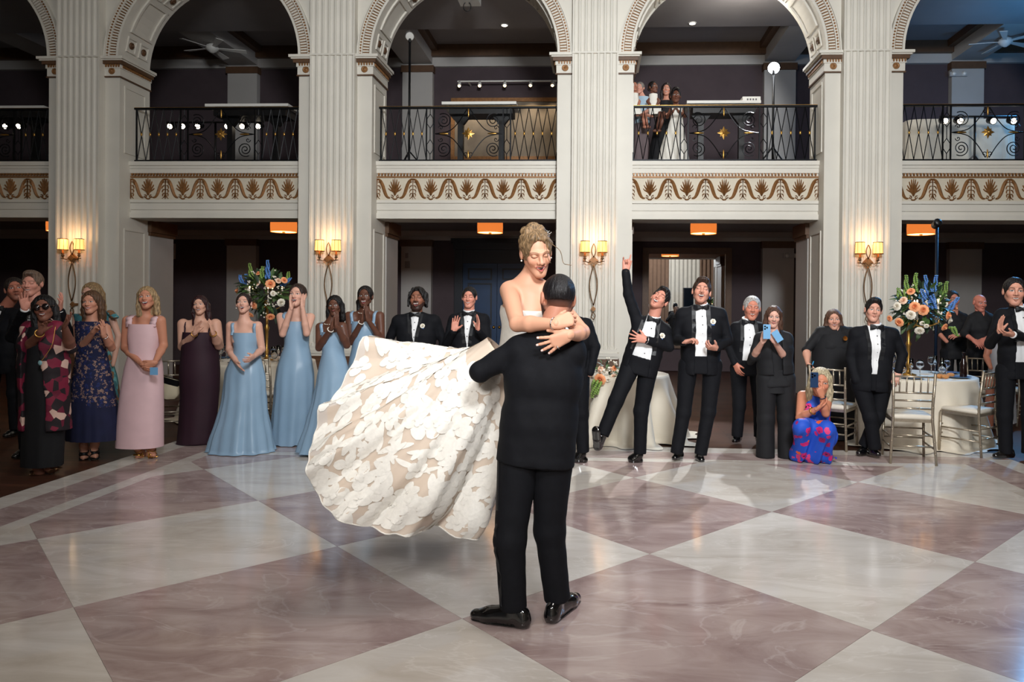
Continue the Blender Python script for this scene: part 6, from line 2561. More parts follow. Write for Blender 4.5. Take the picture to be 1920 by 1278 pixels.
M_SATIN = mat('blue_satin', (136, 164, 188), 0.34, var=0.04, vscale=3, spec=0.5, bump=0.05, bscale=6)
M_BLKCLOTH = mat('black_crepe', (15, 15, 19), 0.8, var=0.1, vscale=20, bump=0.1, bscale=14)
M_KIMONO = node_mat('kimono_print', cells_build([(120, 24, 52), (26, 18, 24), (206, 172, 158), (98, 18, 44), (30, 20, 26)], 15, (1, 1, 0.9)), 0.7)
M_NAVYLACE = node_mat('navy_lace', floral_build((20, 26, 62), [(146, 118, 106), (26, 40, 92), (130, 104, 96)], 34, 0.42), 0.8)
M_NAVY = mat('navy_tulle', (20, 24, 56), 0.85, var=0.15, vscale=10)
M_TEAL = node_mat('teal_print', cells_build([(70, 130, 140), (96, 160, 166), (130, 92, 62), (60, 110, 120)], 22), 0.6)
M_PINK = mat('blush_crepe', (214, 180, 184), 0.6, var=0.03, vscale=8, bump=0.08, bscale=10)
M_MAROON = mat('plum_jersey', (44, 18, 32), 0.7, var=0.08, vscale=8, bump=0.08, bscale=6)
M_FLORAL = node_mat('pansy_print', floral_build((30, 78, 190), [(196, 32, 110), (226, 92, 44), (150, 24, 96), (214, 60, 120)], 12, 0.40), 0.65)
M_PHONE_B = mat('phone_case_blue', (110, 160, 200), 0.35, var=0.03)
M_PHONE_D = mat('phone_case_dark', (28, 52, 84), 0.3, var=0.03)
M_LENS = mat('lens_black', (6, 6, 8), 0.1)
M_PEARL = mat('pearl', (236, 230, 218), 0.25, spec=0.7, var=0.02)

LT, TN, MB_, DK = (212, 164, 144), (188, 134, 112), (122, 80, 62), (94, 60, 46)


def tuxman(label, Y, j, skin, head, hands=(), hair=None, tux=None, shoes=True, body=None, name='person', group=GUESTS, trousers=None, girth=1.0):
    f = Fig(name, label, Y, j, skin, group=group, girth=girth)
    f.head(**head)
    f.body(infl=-0.03, **(body or {}))
    for h_ in hands:
        f.hand(h_[0], h_[1], h_[2], **(h_[3] if len(h_) > 3 else {}))
    f.done()
    if hair:
        f.hair(**hair)
    f.tux(**(tux or {}))
    f.trousers(**(trousers or {}))
    if shoes:
        for q in 'lr':
            if 't' + q not in f.J:
                a = f.J['a' + q]
                f.J['t' + q] = A_([a[0], a[1] - 0.17, 0.0])
        f.shoes()
    return f


def bangle(f, q, t, r, m, th=0.004, name='bracelet', sc=1.0):
    w, e = f.J['w' + q], f.J['e' + q]
    c = w + (e - w) * t
    mb = MB().tube(ring_pts(c, w - e, r), th, 6, closed=True)
    return f.mbpart(mb, name, m)


def earrings(f, m=None, r=0.007, drop=0.045):
    for s_ in (-1, 1):
        mb = MB().sphere(Vector(f.H(s_ * 0.083, 0.008, -drop)), r, 8)
        f.mbpart(mb, 'earring', m or M_PEARL)


def necklace(f, m, n=22, r=0.0045, depth=0.06, rad=0.068):
    T = f.T
    mb = MB()
    for i in range(n):
        a = 2 * math.pi * i / n
        p = T['nb'] + T['ax'] * math.cos(a) * rad + T['fr'] * math.sin(a) * (rad + 0.008) - T['up'] * (0.012 + depth * 0.5 * (1 + math.sin(a)) * 0.5)
        mb.sphere(Vector(p), r, 6)
    f.mbpart(mb, 'necklace', m)['kind'] = 'stuff'


def sandals(f, m, straps=3, sides='lr'):
    for q in sides:
        a, t = f.J['a' + q], f.J['t' + q]
        d = nrm((t - a) * A_([1, 1, 0]))
        sd_ = A_([-d[1], d[0], 0])
        mb = MB()
        g = t[2]
        hz = a[2] - 0.065
        heel = A_([a[0], a[1], 0]) - d * 0.045
        pts = [heel + A_([0, 0, max(hz, 0.012)]), heel + d * 0.07 + A_([0, 0, max(hz * 0.75, 0.01)]), t - d * 0.08 + A_([0, 0, 0.01]), t + A_([0, 0, 0.006])]
        ribbon(mb, catmull(pts, 4), sd_, 0.036, 0.005)
        if hz > 0.03:
            mb.tube([Vector(heel + A_([0, 0, hz])), Vector(heel + A_([0, 0, 0.001]))], [0.012, 0.006], 8)
        for i in range(straps):
            u = i / max(1, straps - 1)
            c = (t - d * 0.045) * (1 - u) + (a + A_([0, 0, 0.01])) * u
            c = c + A_([0, 0, 0.012 * (1 - u)])
            ax_ = nrm(d * (1 - u) + A_([0, 0, 1]) * u + d * 0.3)
            mb.tube(ring_pts(c, ax_, 0.040 - 0.004 * u), 0.0042, 6, closed=True)
        f.mbpart(mb, 'sandal', m)


# --- left side
tuxman('man in dark suit in profile behind the clapping grey-haired man', 8.1,
       dict(sl=(-38, 573), sr=(48, 576), hl=(-14, 690), hr=(30, 690), el=(-40, 632), er=(52, 634), wl=(-32, 684), wr=(46, 686)), (176, 112, 92),
       dict(top=(24, 519), chin=(32, 564), yaw=0.75, mouth='closed', brow=(60, 48, 42), beard='stubble', bcol=(80, 60, 52)), hair=dict(style='short', rgb=(52, 42, 38)))
f = tuxman('grey-haired man in tuxedo clapping with raised hands', gy(70, 854),
           dict(sl=(18, 580), sr=(121, 584), hl=(50, 690), hr=(92, 690), el=(22, 632, -0.08), er=(130, 630, -0.08), wl=(47, 578, -0.30), wr=(112, 580, -0.30)), (208, 146, 128),
           dict(top=(60, 508), chin=(60, 555), yaw=0.25, mouth='grin', eyes='happy', brow=(120, 96, 80)),
           [('l', (42, 549, -0.34), (0.9, -0.45, 0.1), dict(curl=0.1, spread=0.2)), ('r', (118, 548, -0.34), (-0.9, -0.4, 0.1), dict(curl=0.18, spread=0.25, thumb=0.9))],
           dict(style='short', rgb=(128, 104, 88), vol=0.012))

Yp = gy(82, 886)
f = Fig('person', 'woman with sunglasses and patterned burgundy kimono over black dress, clapping', Yp,
        dict(sl=(43, 602), sr=(118, 602), hl=(66, 715), hr=(100, 715), el=(50, 655, -0.02), er=(132, 652, 0), wl=(76, 622, -0.25), wr=(121, 611, -0.25),
             al=(66, 868), ar=(106, 862), tl=(61, 889, 0), tr=(106, 884, 0)), (126, 82, 66), female=True, girth=1.2, group=GUESTS, arm=1.25)
f.head((79, 552), (86, 603), yaw=0.45, pitch=0.05, mouth='smile', brow=(24, 18, 18), lip=(130, 62, 60))
f.body(infl=-0.014, feet=True, cut=632)
f.hand('l', (88, 592, -0.29), (0.9, -0.3, 0.3), curl=0.3)
f.hand('r', (137, 587, -0.3), (-0.8, -0.4, 0.3), curl=0.15)
f.done()
f.hair('bob', (20, 17, 19))
f.gown([(612, 62, 104, 0.9), (640, 58, 108, 0.95), (680, 55, 112, 0.9), (720, 50, 118, 0.8), (770, 48, 120, 0.7), (820, 45, 117, 0.65), (872, 44, 114, 0.6)], M_BLKCLOTH, folds=6, amp=0.03, minry=0.13, name='dress')
f.tux(m=M_KIMONO, open_=0.095, vtop=0.06, hem=0.44, shirt=False, tie=False, sleeve=0.18, lapel=False, name='kimono')
sandals(f, M_BRONZE, 2)
mb = MB()
for s_ in (-1, 1):
    Mx = Matrix.Translation(Vector(f.H(s_ * 0.033, -0.098, 0.006))) @ Matrix(f.R.tolist()).to_4x4() @ Matrix.Rotation(math.pi / 2, 4, 'X')
    mb.lathe([(0.027, -0.004), (0.029, 0), (0.027, 0.004)], 16, Mx)
    mb.tube([Vector(f.H(s_ * 0.06, -0.095, 0.01)), Vector(f.H(s_ * 0.083, -0.03, 0.014)), Vector(f.H(s_ * 0.082, 0.02, 0.012))], 0.003, 6)
mb.tube([Vector(f.H(-0.01, -0.106, 0.01)), Vector(f.H(0.01, -0.106, 0.01))], 0.003, 6)
f.mbpart(mb, 'sunglasses', mat('dark_lens', (22, 12, 12), 0.08, spec=0.8))
bangle(f, 'l', 0.08, 0.034, M_GOLD, 0.006)
mb = MB().tube([Vector(p) for p in catmull([f.P(104, 610, -0.15), f.P(98, 645, -0.19), f.P(84, 668, -0.22), f.P(76, 678, -0.23)], 5)], 0.003, 5)
mb.sphere(Vector(f.P(75, 680, -0.235)), 0.02, 8, 1, sc=(1, 0.5, 1.1))
f.mbpart(mb, 'necklace', [M_GOLD, mat('pendant_aqua', (120, 160, 166), 0.3, var=0.1)])

f = Fig('person', 'blonde woman in teal print dress behind the woman in navy lace', 8.75,
        dict(sl=(136, 585), sr=(216, 580), hl=(156, 690), hr=(196, 690), el=(140, 640), er=(222, 630), wl=(150, 690, -0.05), wr=(212, 684, -0.05)), LT, female=True, group=GUESTS)
f.head((170, 529), (172, 573), mouth='smile', brow=(140, 110, 80))
f.body(infl=-0.014, legs=False, cut=610)
f.done()
f.hair('long', (176, 144, 104))
f.gown([(588, 140, 212, 0.6), (610, 146, 207, 0.7), (640, 152, 200), (675, 144, 208), (720, 140, 218), (790, 138, 224), (828, 136, 226)], M_TEAL, folds=8, amp=0.04)
mb = MB()
for i in range(4):
    c = f.P(206 + i * 3, 585 + i * 3, -0.05 - 0.01 * i)
    mb.sphere(Vector(c), 0.05, 8, sc=(1.0, 0.9, 0.55))
f.mbpart(mb, 'ruffle_sleeve', M_TEAL)

Yp = gy(168, 860)
f = Fig('person', 'brunette woman in navy lace dress with tulle skirt, hands clasped', Yp,
        dict(sl=(137, 601), sr=(208, 602), hl=(156, 700), hr=(188, 700), el=(149, 656, -0.02), er=(209, 652, -0.02), wl=(175, 622, -0.22), wr=(194, 628, -0.22),
             al=(157, 835), ar=(178, 832), tl=(156, 862, -0.02), tr=(180, 859, -0.02)), (196, 140, 116), female=True, group=GUESTS)
f.head((170, 544), (173, 588), yaw=0.2, mouth='grin', eyes='open', brow=(70, 46, 34), lip=(190, 90, 90))
f.body(infl=-0.014, feet=0.07, cut=622)
f.hand('l', (188, 604, -0.26), (0.7, -0.2, 0.4), curl=0.4)
f.hand('r', (192, 602, -0.26), (-0.9, -0.1, 0.2), curl=0.15)
f.done()
f.hair('long', (104, 74, 52))
f.gown([(602, 144, 200, 0.62), (625, 144, 199, 0.74), (657, 148, 196, 0.72), (668, 147, 197, 0.72)], M_NAVYLACE, folds=8, amp=0.0, name='bodice', minry=0.115, straps=[((150, 603), 146), ((193, 603), 198)], strap_w=0.03)
f.gown([(656, 147, 197, 0.72), (690, 141, 204), (730, 137, 211), (760, 135, 216)], M_NAVYLACE, folds=10, amp=0.02, name='skirt', ntop=1)
f.gown([(750, 134, 214), (780, 132, 218), (823, 129, 222)], M_NAVY, folds=14, amp=0.035, name='tulle_hem', ntop=0)
sandals(f, M_BLACK, 3)
bangle(f, 'r', 0.1, 0.03, M_CHROME)

Yp = gy(270, 858)
f = Fig('person', 'smiling blonde woman in long blush dress holding a phone at her waist', Yp,
        dict(sl=(229, 588), sr=(311, 588), hl=(255, 692), hr=(288, 692), el=(234, 652, 0.02), er=(307, 647, 0.02), wl=(263, 680, -0.19), wr=(290, 680, -0.19),
             al=(259, 838), ar=(285, 836), tl=(256, 860, -0.02), tr=(290, 857, -0.02)), (190, 130, 104), female=True, group=GUESTS, arm=1.05)
f.head((273, 536), (278, 580), yaw=0.3, pitch=0.12, mouth='laugh', brow=(120, 90, 66), lip=(180, 84, 84))
f.body(infl=-0.014, feet=0.07, cut=626)
f.hand('l', (276, 697, -0.22), (0.5, 0.6, 0.2), curl=0.4)
f.hand('r', (262, 694, -0.24), (-0.5, 0.6, 0.2), curl=0.45)
f.done()
f.hair('bob', (186, 154, 112))
f.gown([(607, 245, 298, 0.74), (630, 243, 299, 0.78), (660, 245, 297, 0.72), (690, 237, 302), (740, 229, 303), (790, 224, 303), (836, 221, 303)], M_PINK, folds=4, amp=0.012, straps=[((250, 608), 248), ((293, 608), 295)], strap_w=0.032, minry=0.12, power=2.3)
sandals(f, M_GOLD, 4)
mb = MB().box(-0.04, 0.04, -0.005, 0.005, -0.02, 0.02)
ph = f.mbpart(MB().box(*(f.P(281, 690, -0.27)[0] - 0.0, f.P(281, 690, -0.27)[0] + 0.075, f.P(281, 690, -0.27)[1], f.P(281, 690, -0.27)[1] + 0.009, f.P(281, 690, -0.27)[2] - 0.065, f.P(281, 690, -0.27)[2] + 0.008)), 'phone', M_PHONE_B, smooth=False)
earrings(f)

f = Fig('person', 'woman with long dark red hair in plum strapped gown, clapping', 7.8,
        dict(sl=(334, 596), sr=(413, 596), hl=(357, 700), hr=(396, 700), el=(342, 650, -0.03), er=(411, 648, -0.03), wl=(366, 624, -0.24), wr=(399, 624, -0.24)), (206, 158, 136), female=True, group=GUESTS, girth=1.3, arm=1.3)
f.head((373, 553), (377, 590), yaw=0.25, pitch=0.05, mouth='smile', brow=(44, 26, 26), lip=(130, 44, 54), wide=1.08)
f.body(infl=-0.014, legs=False, cut=640)
f.hand('l', (375, 595, -0.27), (0.9, -0.2, 0.2), curl=0.1)
f.hand('r', (392, 592, -0.27), (-0.9, -0.2, 0.2), curl=0.1)
f.done()
f.hair('long', (56, 26, 30))
f.gown([(622, 346, 405, 0.9), (640, 344, 407, 0.9), (665, 342, 408, 0.85), (700, 339, 410, 0.8), (740, 340, 409), (790, 338, 404), (846, 333, 398)], M_MAROON, folds=5, amp=0.02, minry=0.15, straps=[((355, 623), 351), ((396, 623), 401)], strap_w=0.007)
bangle(f, 'l', 0.06, 0.032, M_GOLD)
bangle(f, 'r', 0.06, 0.033, M_GOLD, 0.006, 'watch')

# --- bridesmaids
f = Fig('person', 'bridesmaid in light blue satin gown with hands apart, dark hair pinned up', gy(455, 846),
        dict(sl=(423, 598), sr=(493, 598), hl=(445, 700), hr=(472, 700), el=(430, 655, 0.02), er=(491, 655, 0.02), wl=(444, 679, -0.17), wr=(475, 669, -0.2)), LT, female=True, group='bridesmaids')
f.head((456, 549), (458, 588), yaw=0.25, pitch=0.18, mouth='open', lip=(170, 80, 80), brow=(60, 40, 32))
f.body(infl=-0.014, legs=False, cut=642)
f.hand('l', (456, 697, -0.24), (0.8, 0.1, 0.3), curl=0.1)
f.hand('r', (465, 675, -0.30), (-0.8, 0.0, 0.3), curl=0.3)
f.done()
f.hair('updo', (48, 32, 28))
earrings(f)
f.gown([(623, 438, 483, 0.82), (637, 437, 484, 0.86), (652, 440, 482, 0.8), (672, 434, 488, 0.74), (700, 424, 495), (735, 421, 497), (770, 415, 499), (810, 403, 505), (851, 392, 512)], M_SATIN, folds=9, amp=0.085,
       straps=[((442, 624), 440), ((480, 624), 481)], minry=0.118)
f = Fig('person', 'bridesmaid in light blue satin gown cheering with hands cupped beside her face', 7.85,
        dict(sl=(517, 582), sr=(592, 583), hl=(540, 690), hr=(570, 690), el=(530, 626, -0.16), er=(575, 625, -0.16), wl=(546, 577, -0.22), wr=(567, 576, -0.22),
             al=(534, 822), ar=(556, 822), tl=(536, 848, -0.02), tr=(556, 846, -0.02)), LT, female=True, group='bridesmaids')
f.head((557, 531), (558, 575), yaw=0.05, pitch=0.12, mouth='open', lip=(176, 76, 80), brow=(64, 42, 34))
f.body(infl=-0.014, feet=0.03, cut=621)
f.hand('l', (542, 543, -0.18), (0.95, 0.2, 0), curl=0.08)
f.hand('r', (570, 543, -0.18), (-0.95, 0.2, 0), curl=0.08)
f.done()
f.hair('ponytail', (58, 40, 34))
f.gown([(602, 534, 577, 0.82), (620, 532, 579, 0.86), (645, 534, 578, 0.78), (670, 526, 583, 0.74), (700, 519, 587), (750, 515, 587), (800, 511, 584), (832, 508, 582)], M_SATIN, folds=7, amp=0.08, phase=1.0,
       straps=[((538, 603), 535), ((573, 603), 576)], minry=0.118, hemwave=0.012)
f = Fig('person', 'dark-haired bridesmaid in light blue satin gown with hands over her mouth', 7.36,
        dict(sl=(590, 601), sr=(652, 599), hl=(610, 705), hr=(638, 705), el=(598, 652, -0.05), er=(650, 647, -0.05), wl=(622, 614, -0.22), wr=(631, 611, -0.22)), DK, female=True, group='bridesmaids')
f.head((626, 553), (629, 592), yaw=0.1, mouth='closed', lip=(110, 50, 50), brow=(22, 16, 16), iris=(20, 12, 10))
f.body(infl=-0.014, legs=False, cut=641)
f.hand('l', (629, 580, -0.21), (0.95, 0.2, 0), curl=0.08, nails=(230, 210, 205))
f.hand('r', (632, 578, -0.21), (-0.95, 0.2, 0), curl=0.08)
f.done()
f.hair('bob', (18, 14, 15))
necklace(f, M_PEARL)
bangle(f, 'l', 0.1, 0.029, M_PEARL, 0.005)
f.gown([(622, 604, 644, 0.84), (640, 603, 645, 0.88), (660, 605, 644, 0.8), (690, 598, 652, 0.74), (730, 592, 655), (790, 578, 660), (846, 560, 668)], M_SATIN, folds=8, amp=0.085, phase=2.0,
       straps=[((608, 623), 605), ((640, 623), 642)], minry=0.116)
f = Fig('person', 'tall dark-haired bridesmaid in light blue satin gown, palms pressed under her chin', 8.02,
        dict(sl=(645, 580), sr=(722, 580), hl=(668, 690), hr=(700, 690), el=(659, 641, -0.05), er=(716, 639, -0.05), wl=(679, 600, -0.22), wr=(689, 598, -0.22)), DK, female=True, group='bridesmaids')
f.head((684, 535), (685, 576), yaw=0.1, pitch=0.08, mouth='laugh', lip=(120, 52, 52), brow=(22, 16, 16), iris=(20, 12, 10))
f.body(infl=-0.014, legs=False, cut=621)
f.hand('l', (683, 566, -0.22), (0.95, 0.2, 0), curl=0.06, nails=(230, 210, 205))
f.hand('r', (686, 566, -0.22), (-0.95, 0.2, 0), curl=0.06)
f.done()
f.hair('ponytail', (22, 16, 16))
necklace(f, M_PEARL)
bangle(f, 'l', 0.1, 0.029, M_PEARL, 0.005)
f.gown([(602, 660, 707, 0.84), (622, 659, 708, 0.88), (645, 661, 706, 0.8), (675, 655, 712, 0.74), (720, 648, 716), (790, 640, 722), (844, 630, 730)], M_SATIN, folds=8, amp=0.085, phase=0.5,
       straps=[((664, 603), 661), ((703, 603), 705)], minry=0.118)

# --- groomsmen behind the skirt
tuxman('laughing bearded man in tuxedo with short locs and white boutonniere', 8.35,
       dict(sl=(733, 586), sr=(829, 586), hl=(758, 700), hr=(804, 700), el=(728, 642, 0.06), er=(832, 642, 0.06), wl=(744, 690, 0.08), wr=(818, 690, 0.08)), (142, 94, 74),
       dict(top=(783, 537), chin=(783, 582), pitch=0.12, yaw=0.05, mouth='laugh', eyes='happy', beard='full', brow=(18, 14, 14), bcol=(20, 15, 15), wide=1.05),
       hair=dict(style='locks', rgb=(20, 16, 17)), tux=dict(vlen=0.36, flower=(0.10, 0.13)), girth=1.06)
tuxman('short-haired man in tuxedo clapping with open palms', 8.3,
       dict(sl=(838, 584), sr=(921, 584), hl=(858, 695), hr=(900, 695), el=(838, 643, -0.06), er=(913, 640, -0.06), wl=(851, 619, -0.26), wr=(896, 618, -0.26)), (206, 140, 120),
       dict(top=(880, 537), chin=(880, 577), mouth='grin', eyes='happy', brow=(30, 22, 20)),
       [('l', (858, 580, -0.28), (0.35, -0.95, 0.1), dict(curl=0.06, thumb=0.85)), ('r', (898, 585, -0.28), (-0.85, -0.5, 0.1), dict(curl=0.12))],
       dict(style='short', rgb=(28, 22, 22)), dict(vlen=0.42, flower=(0.1, 0.13)))
tuxman('man in black suit mostly hidden behind the dancing groom', gy(1095, 866),
       dict(sl=(1022, 592), sr=(1116, 592), hl=(1045, 700), hr=(1088, 700), el=(1020, 655), er=(1116, 650), wl=(1032, 700, -0.05), wr=(1106, 702, -0.05), kl=(1044, 775), kr=(1090, 775),
            al=(1040, 842), ar=(1093, 844), tl=(1038, 862, 0), tr=(1102, 866, 0)), LT,
       dict(top=(1058, 540), chin=(1060, 584), mouth='closed'), hair=dict(style='short', rgb=(40, 30, 26)))

# --- right side
Yp = gy(1204, 866)
f = Fig('person', 'man in tuxedo leaning back, one arm pointing up, one leg kicked out', Yp,
        dict(sl=(1186, 584), sr=(1266, 606), hl=(1182, 690), hr=(1214, 694), el=(1178, 552, -0.02), er=(1254, 650, -0.03), wl=(1173, 506, -0.04), wr=(1211, 637, -0.2),
             kl=(1155, 752, -0.18), kr=(1202, 770), al=(1131, 812, -0.26), ar=(1200, 846), tl=(1116, 832, -0.4), tr=(1205, 868, 0)), (204, 140, 120), group=GUESTS)
f.head((1248, 541), (1226, 580), yaw=-0.35, pitch=0.3, mouth='laugh', eyes='closed', brow=(30, 22, 20))
f.body(infl=-0.03)
f.hand('l', (1176, 468, -0.04), (0.1, -1, 0), curls=[0.02, 1.3, 1.3, 0.35], thumb=0.3)
f.hand('r', (1181, 630, -0.23), (-0.1, 0.9, 0.0), curl=0.12, spread=0.35, thumb=0.9)
f.done()
f.hair('short', (28, 22, 22), vol=0.008)
f.tux(open_=0.1, vtop=0.05, u0=-0.02, hem=0.05, flower=(0.12, 0.13))
f.trousers()
shoe = Shell()
shoe_shell(shoe, f.J['ar'], f.J['tr'])
f.part(shoe, 'shoe', M_PATENT)
# kicked-out shoe, sole to the camera
sh = Shell()
a = f.J['al']
ff = Field(a - 0.2, a + 0.2, 0.007)
tq = f.P(1118, 808, -0.42)
hq = f.P(1120, 838, -0.32)
ff.cone(a, hq + A_([0.01, 0.05, 0.0]), 0.045, 0.042, 0.02)
ff.cone(hq + A_([0, 0.04, 0]), tq + A_([0, 0.035, 0]), 0.038, 0.044, 0.03, flat=0.8, fv=(0.2, 1, -0.2))
ff.cone(hq + A_([0, 0.005, 0.0]), f.P(1119, 822, -0.37), 0.036, 0.043, 0.004, flat=0.25, fv=(0.15, 1, -0.25))
ff.cone(f.P(1119, 822, -0.37), tq, 0.043, 0.040, 0.004, flat=0.25, fv=(0.15, 1, -0.25))
sh.field(ff)
f.part(sh, 'shoe', M_PATENT)
bangle(f, 'l', 0.05, 0.034, M_BRONZE, 0.005)
bangle(f, 'r', 0.02, 0.034, M_CHROME, 0.006, 'watch')

tuxman('man in tuxedo laughing with head back, moustache, open jacket over white shirt', gy(1290, 864),
       dict(sl=(1264, 572), sr=(1366, 572), hl=(1290, 690), hr=(1336, 690), el=(1269, 638, 0.02), er=(1365, 638, 0.02), wl=(1284, 641, -0.24), wr=(1343, 653, -0.24),
            kl=(1282, 772), kr=(1328, 772), al=(1269, 846), ar=(1314, 848), tl=(1262, 863, -0.05), tr=(1317, 867, -0.05)), (200, 142, 122),
       dict(top=(1319, 522), chin=(1312, 570), yaw=-0.12, pitch=0.25, mouth='laugh', eyes='happy', brow=(58, 38, 28), beard='mustache', bcol=(84, 56, 40)),
       [('l', (1303, 634, -0.27), (0.5, -0.2, -0.8), dict(curl=0.75)), ('r', (1325, 650, -0.30), (-0.5, 0.2, 0.8), dict(curl=0.7, thumb=0.9))],
       dict(style='short', rgb=(62, 42, 32), vol=0.012), dict(open_=0.058, vtop=0.05, u0=-0.012, flower=(0.10, 0.14)))
Yp = 8.35
tuxman('older white-haired man in tuxedo standing behind the girl with the phone', Yp,
       dict(sl=(1366, 599), sr=(1438, 600), hl=(1385, 695), hr=(1420, 695), el=(1368, 652, 0.02), er=(1440, 652, 0.02), wl=(1378, 682, -0.1), wr=(1436, 690, 0.0),
            kl=(1386, 760), kr=(1424, 760), al=(1382, 815), ar=(1424, 815), tl=(1376, 830, -0.1), tr=(1426, 830, -0.1)), (196, 126, 104),
       dict(top=(1412, 554), chin=(1408, 600), yaw=-0.1, mouth='smile', eyes='happy', brow=(150, 140, 132)),
       [('l', (1386, 700, -0.14), (0.8, 0.5, 0), dict(curl=0.3))],
       dict(style='short', rgb=(196, 192, 188)), dict(open_=0.09, vtop=0.05))

Yp = gy(1455, 857)
f = Fig('person', 'girl with long brown hair in black outfit filming with a pale blue phone', Yp,
        dict(sl=(1415, 622), sr=(1485, 622), hl=(1438, 715), hr=(1472, 715), el=(1413, 668, -0.04), er=(1474, 674, -0.04), wl=(1430, 640, -0.27), wr=(1452, 640, -0.27),
             kl=(1436, 785), kr=(1474, 785), al=(1435, 848), ar=(1476, 848), tl=(1434, 858, 0), tr=(1478, 858, 0)), (206, 158, 140), female=True, group=GUESTS)
f.head((1452, 573), (1449, 613), yaw=-0.15, pitch=-0.12, mouth='closed', brow=(84, 58, 44), lip=(176, 96, 92))
f.body(infl=-0.014, legs=False, cut=650)
f.hand('l', (1438, 624, -0.3), (0.6, 0.7, 0), curl=0.35)
f.hand('r', (1440, 622, -0.3), (-0.6, 0.7, 0), curl=0.35)
f.done()
f.hair('long', (94, 64, 50))
f.tux(m=M_BLKCLOTH, open_=0.045, vtop=0.06, vlen=0.12, hem=-0.08, shirt=False, tie=False, sleeve=-0.35, lapel=False, name='top')
f.gown([(631, 1432, 1468, 0.9), (650, 1428, 1472, 0.86), (680, 1430, 1471, 0.8), (715, 1425, 1478, 0.75), (735, 1424, 1480, 0.75)], M_BLKCLOTH, name='bodice', amp=0, minry=0.115)
f.trousers(m=M_BLKCLOTH, flare=0.03, brk=0.05, rk=1.1)
c = f.P(1438, 622, -0.36)
mb = MB().box(c[0] - 0.036, c[0] + 0.036, c[1], c[1] + 0.009, c[2] - 0.07, c[2] + 0.075)
for i, (dx, dz) in enumerate(((-0.02, 0.055), (-0.02, 0.03), (0.0, 0.043))):
    mb.lathe([(0.009, 0), (0.009, 0.004)], 10, Matrix.Translation((c[0] + dx, c[1], c[2] + dz)) @ Matrix.Rotation(math.pi / 2, 4, 'X'), 1)
f.mbpart(mb, 'phone', [M_PHONE_B, M_LENS], smooth=False)
c = f.P(1458, 630, -0.34)
q = MB()
ribbon(q, [c - A_([0.035, 0, -0.05]), c + A_([0.03, 0.0, -0.05])], (0.5, 0, 0.6), 0.035, 0.003)
f.mbpart(q, 'phone_flap', M_PHONE_B, smooth=False)

Yp = gy(1522, 859)
f = Fig('person', 'crouching blonde woman in blue pansy print dress taking a photo', Yp,
        dict(sl=(1494, 728), sr=(1562, 736), hl=(1508, 815), hr=(1548, 815), el=(1499, 783, -0.2), er=(1548, 775, -0.28), wl=(1532, 766, -0.36), wr=(1541, 742, -0.34),
             kl=(1503, 800, -0.4), kr=(1550, 805, -0.42), al=(1510, 845), ar=(1545, 845)), (196, 128, 100), female=True, group=GUESTS, arm=1.1)
f.head((1541, 689), (1536, 742), yaw=-0.2, pitch=-0.05, mouth='closed', brow=(150, 120, 90), dy=-0.1)
f.body(legs=False)
f.hand('l', (1548, 757, -0.36), (0.3, 0.2, 0.9), curl=0.4)
f.hand('r', (1533, 718, -0.38), (-0.2, 0.9, 0.2), curl=0.35)
f.done()
f.hair('bob', (214, 196, 160))
sh = Shell()
T = f.T
ff = Field(*bbox([f.J['hl'], f.J['hr'], f.J['sl'], f.J['sr'], f.J['kl'], f.J['kr'], f.P(1480, 858), f.P(1566, 858)], 0.16), 0.011)
torso_field(ff, T, True, 1.1, 0.012)
for q in (-1, 1):
    Sx = f.J['sl'] if q < 0 else f.J['sr']
    ff.ell(Sx, (0.06, 0.14, 0.09), 0.01, 's')
ff.ell(T['nb'] + A_([0, -0.04, 0.03]), (0.075, 0.12, 0.085), 0.01, 's')
ff.half(T['nb'] - A_([0, 0, 0.01]), (0, 0, 1))
for a_, b_, r0, r1 in ((f.J['hl'], f.J['kl'], 0.1, 0.07), (f.J['hr'], f.J['kr'], 0.1, 0.075), (f.J['kl'], f.P(1493, 852, -0.16), 0.07, 0.05), (f.J['kr'], f.P(1553, 856, -0.24), 0.07, 0.04),
                       (T['hm'], f.P(1498, 850, 0.05), 0.12, 0.09), (T['hm'], f.P(1545, 850, 0.02), 0.12, 0.07), (f.P(1494, 852, -0.14), f.P(1558, 858, -0.22), 0.05, 0.03), (f.P(1515, 800, -0.3), f.P(1515, 850, -0.22), 0.09, 0.09),
                       (f.P(1538, 805, -0.34), f.P(1538, 854, -0.26), 0.08, 0.07)):
    ff.cone(a_, b_, r0, r1, 0.07)
gx = ff.grid()
low = np.clip((0.42 - gx[2]) / 0.25, 0, 1)
ff.D = (ff.D + 0.016 * low * np.sin(gx[0] * 48 + gx[1] * 18 + gx[2] * 6) + 0.008 * low * np.sin(gx[0] * 85 - gx[2] * 20)).astype(np.float32)
ff.half((0, 0, 0.004), (0, 0, -1))
sh.field(ff)
f.part(sh, 'dress', M_FLORAL)
c = f.P(1527, 712, -0.44)
mb = MB().box(c[0] - 0.038, c[0] + 0.038, c[1], c[1] + 0.009, c[2] - 0.075, c[2] + 0.075)
for dx, dz in ((-0.02, 0.055), (-0.02, 0.03), (0.002, 0.043)):
    mb.lathe([(0.010, 0), (0.010, 0.004)], 10, Matrix.Translation((c[0] + dx, c[1], c[2] + dz)) @ Matrix.Rotation(math.pi / 2, 4, 'X'), 1)
f.mbpart(mb, 'phone', [M_PHONE_D, M_LENS], smooth=False)
bangle(f, 'l', 0.25, 0.036, M_GOLD, 0.007)
bangle(f, 'r', 0.08, 0.032, mat('navy_cord', (30, 36, 60), 0.6), 0.005)

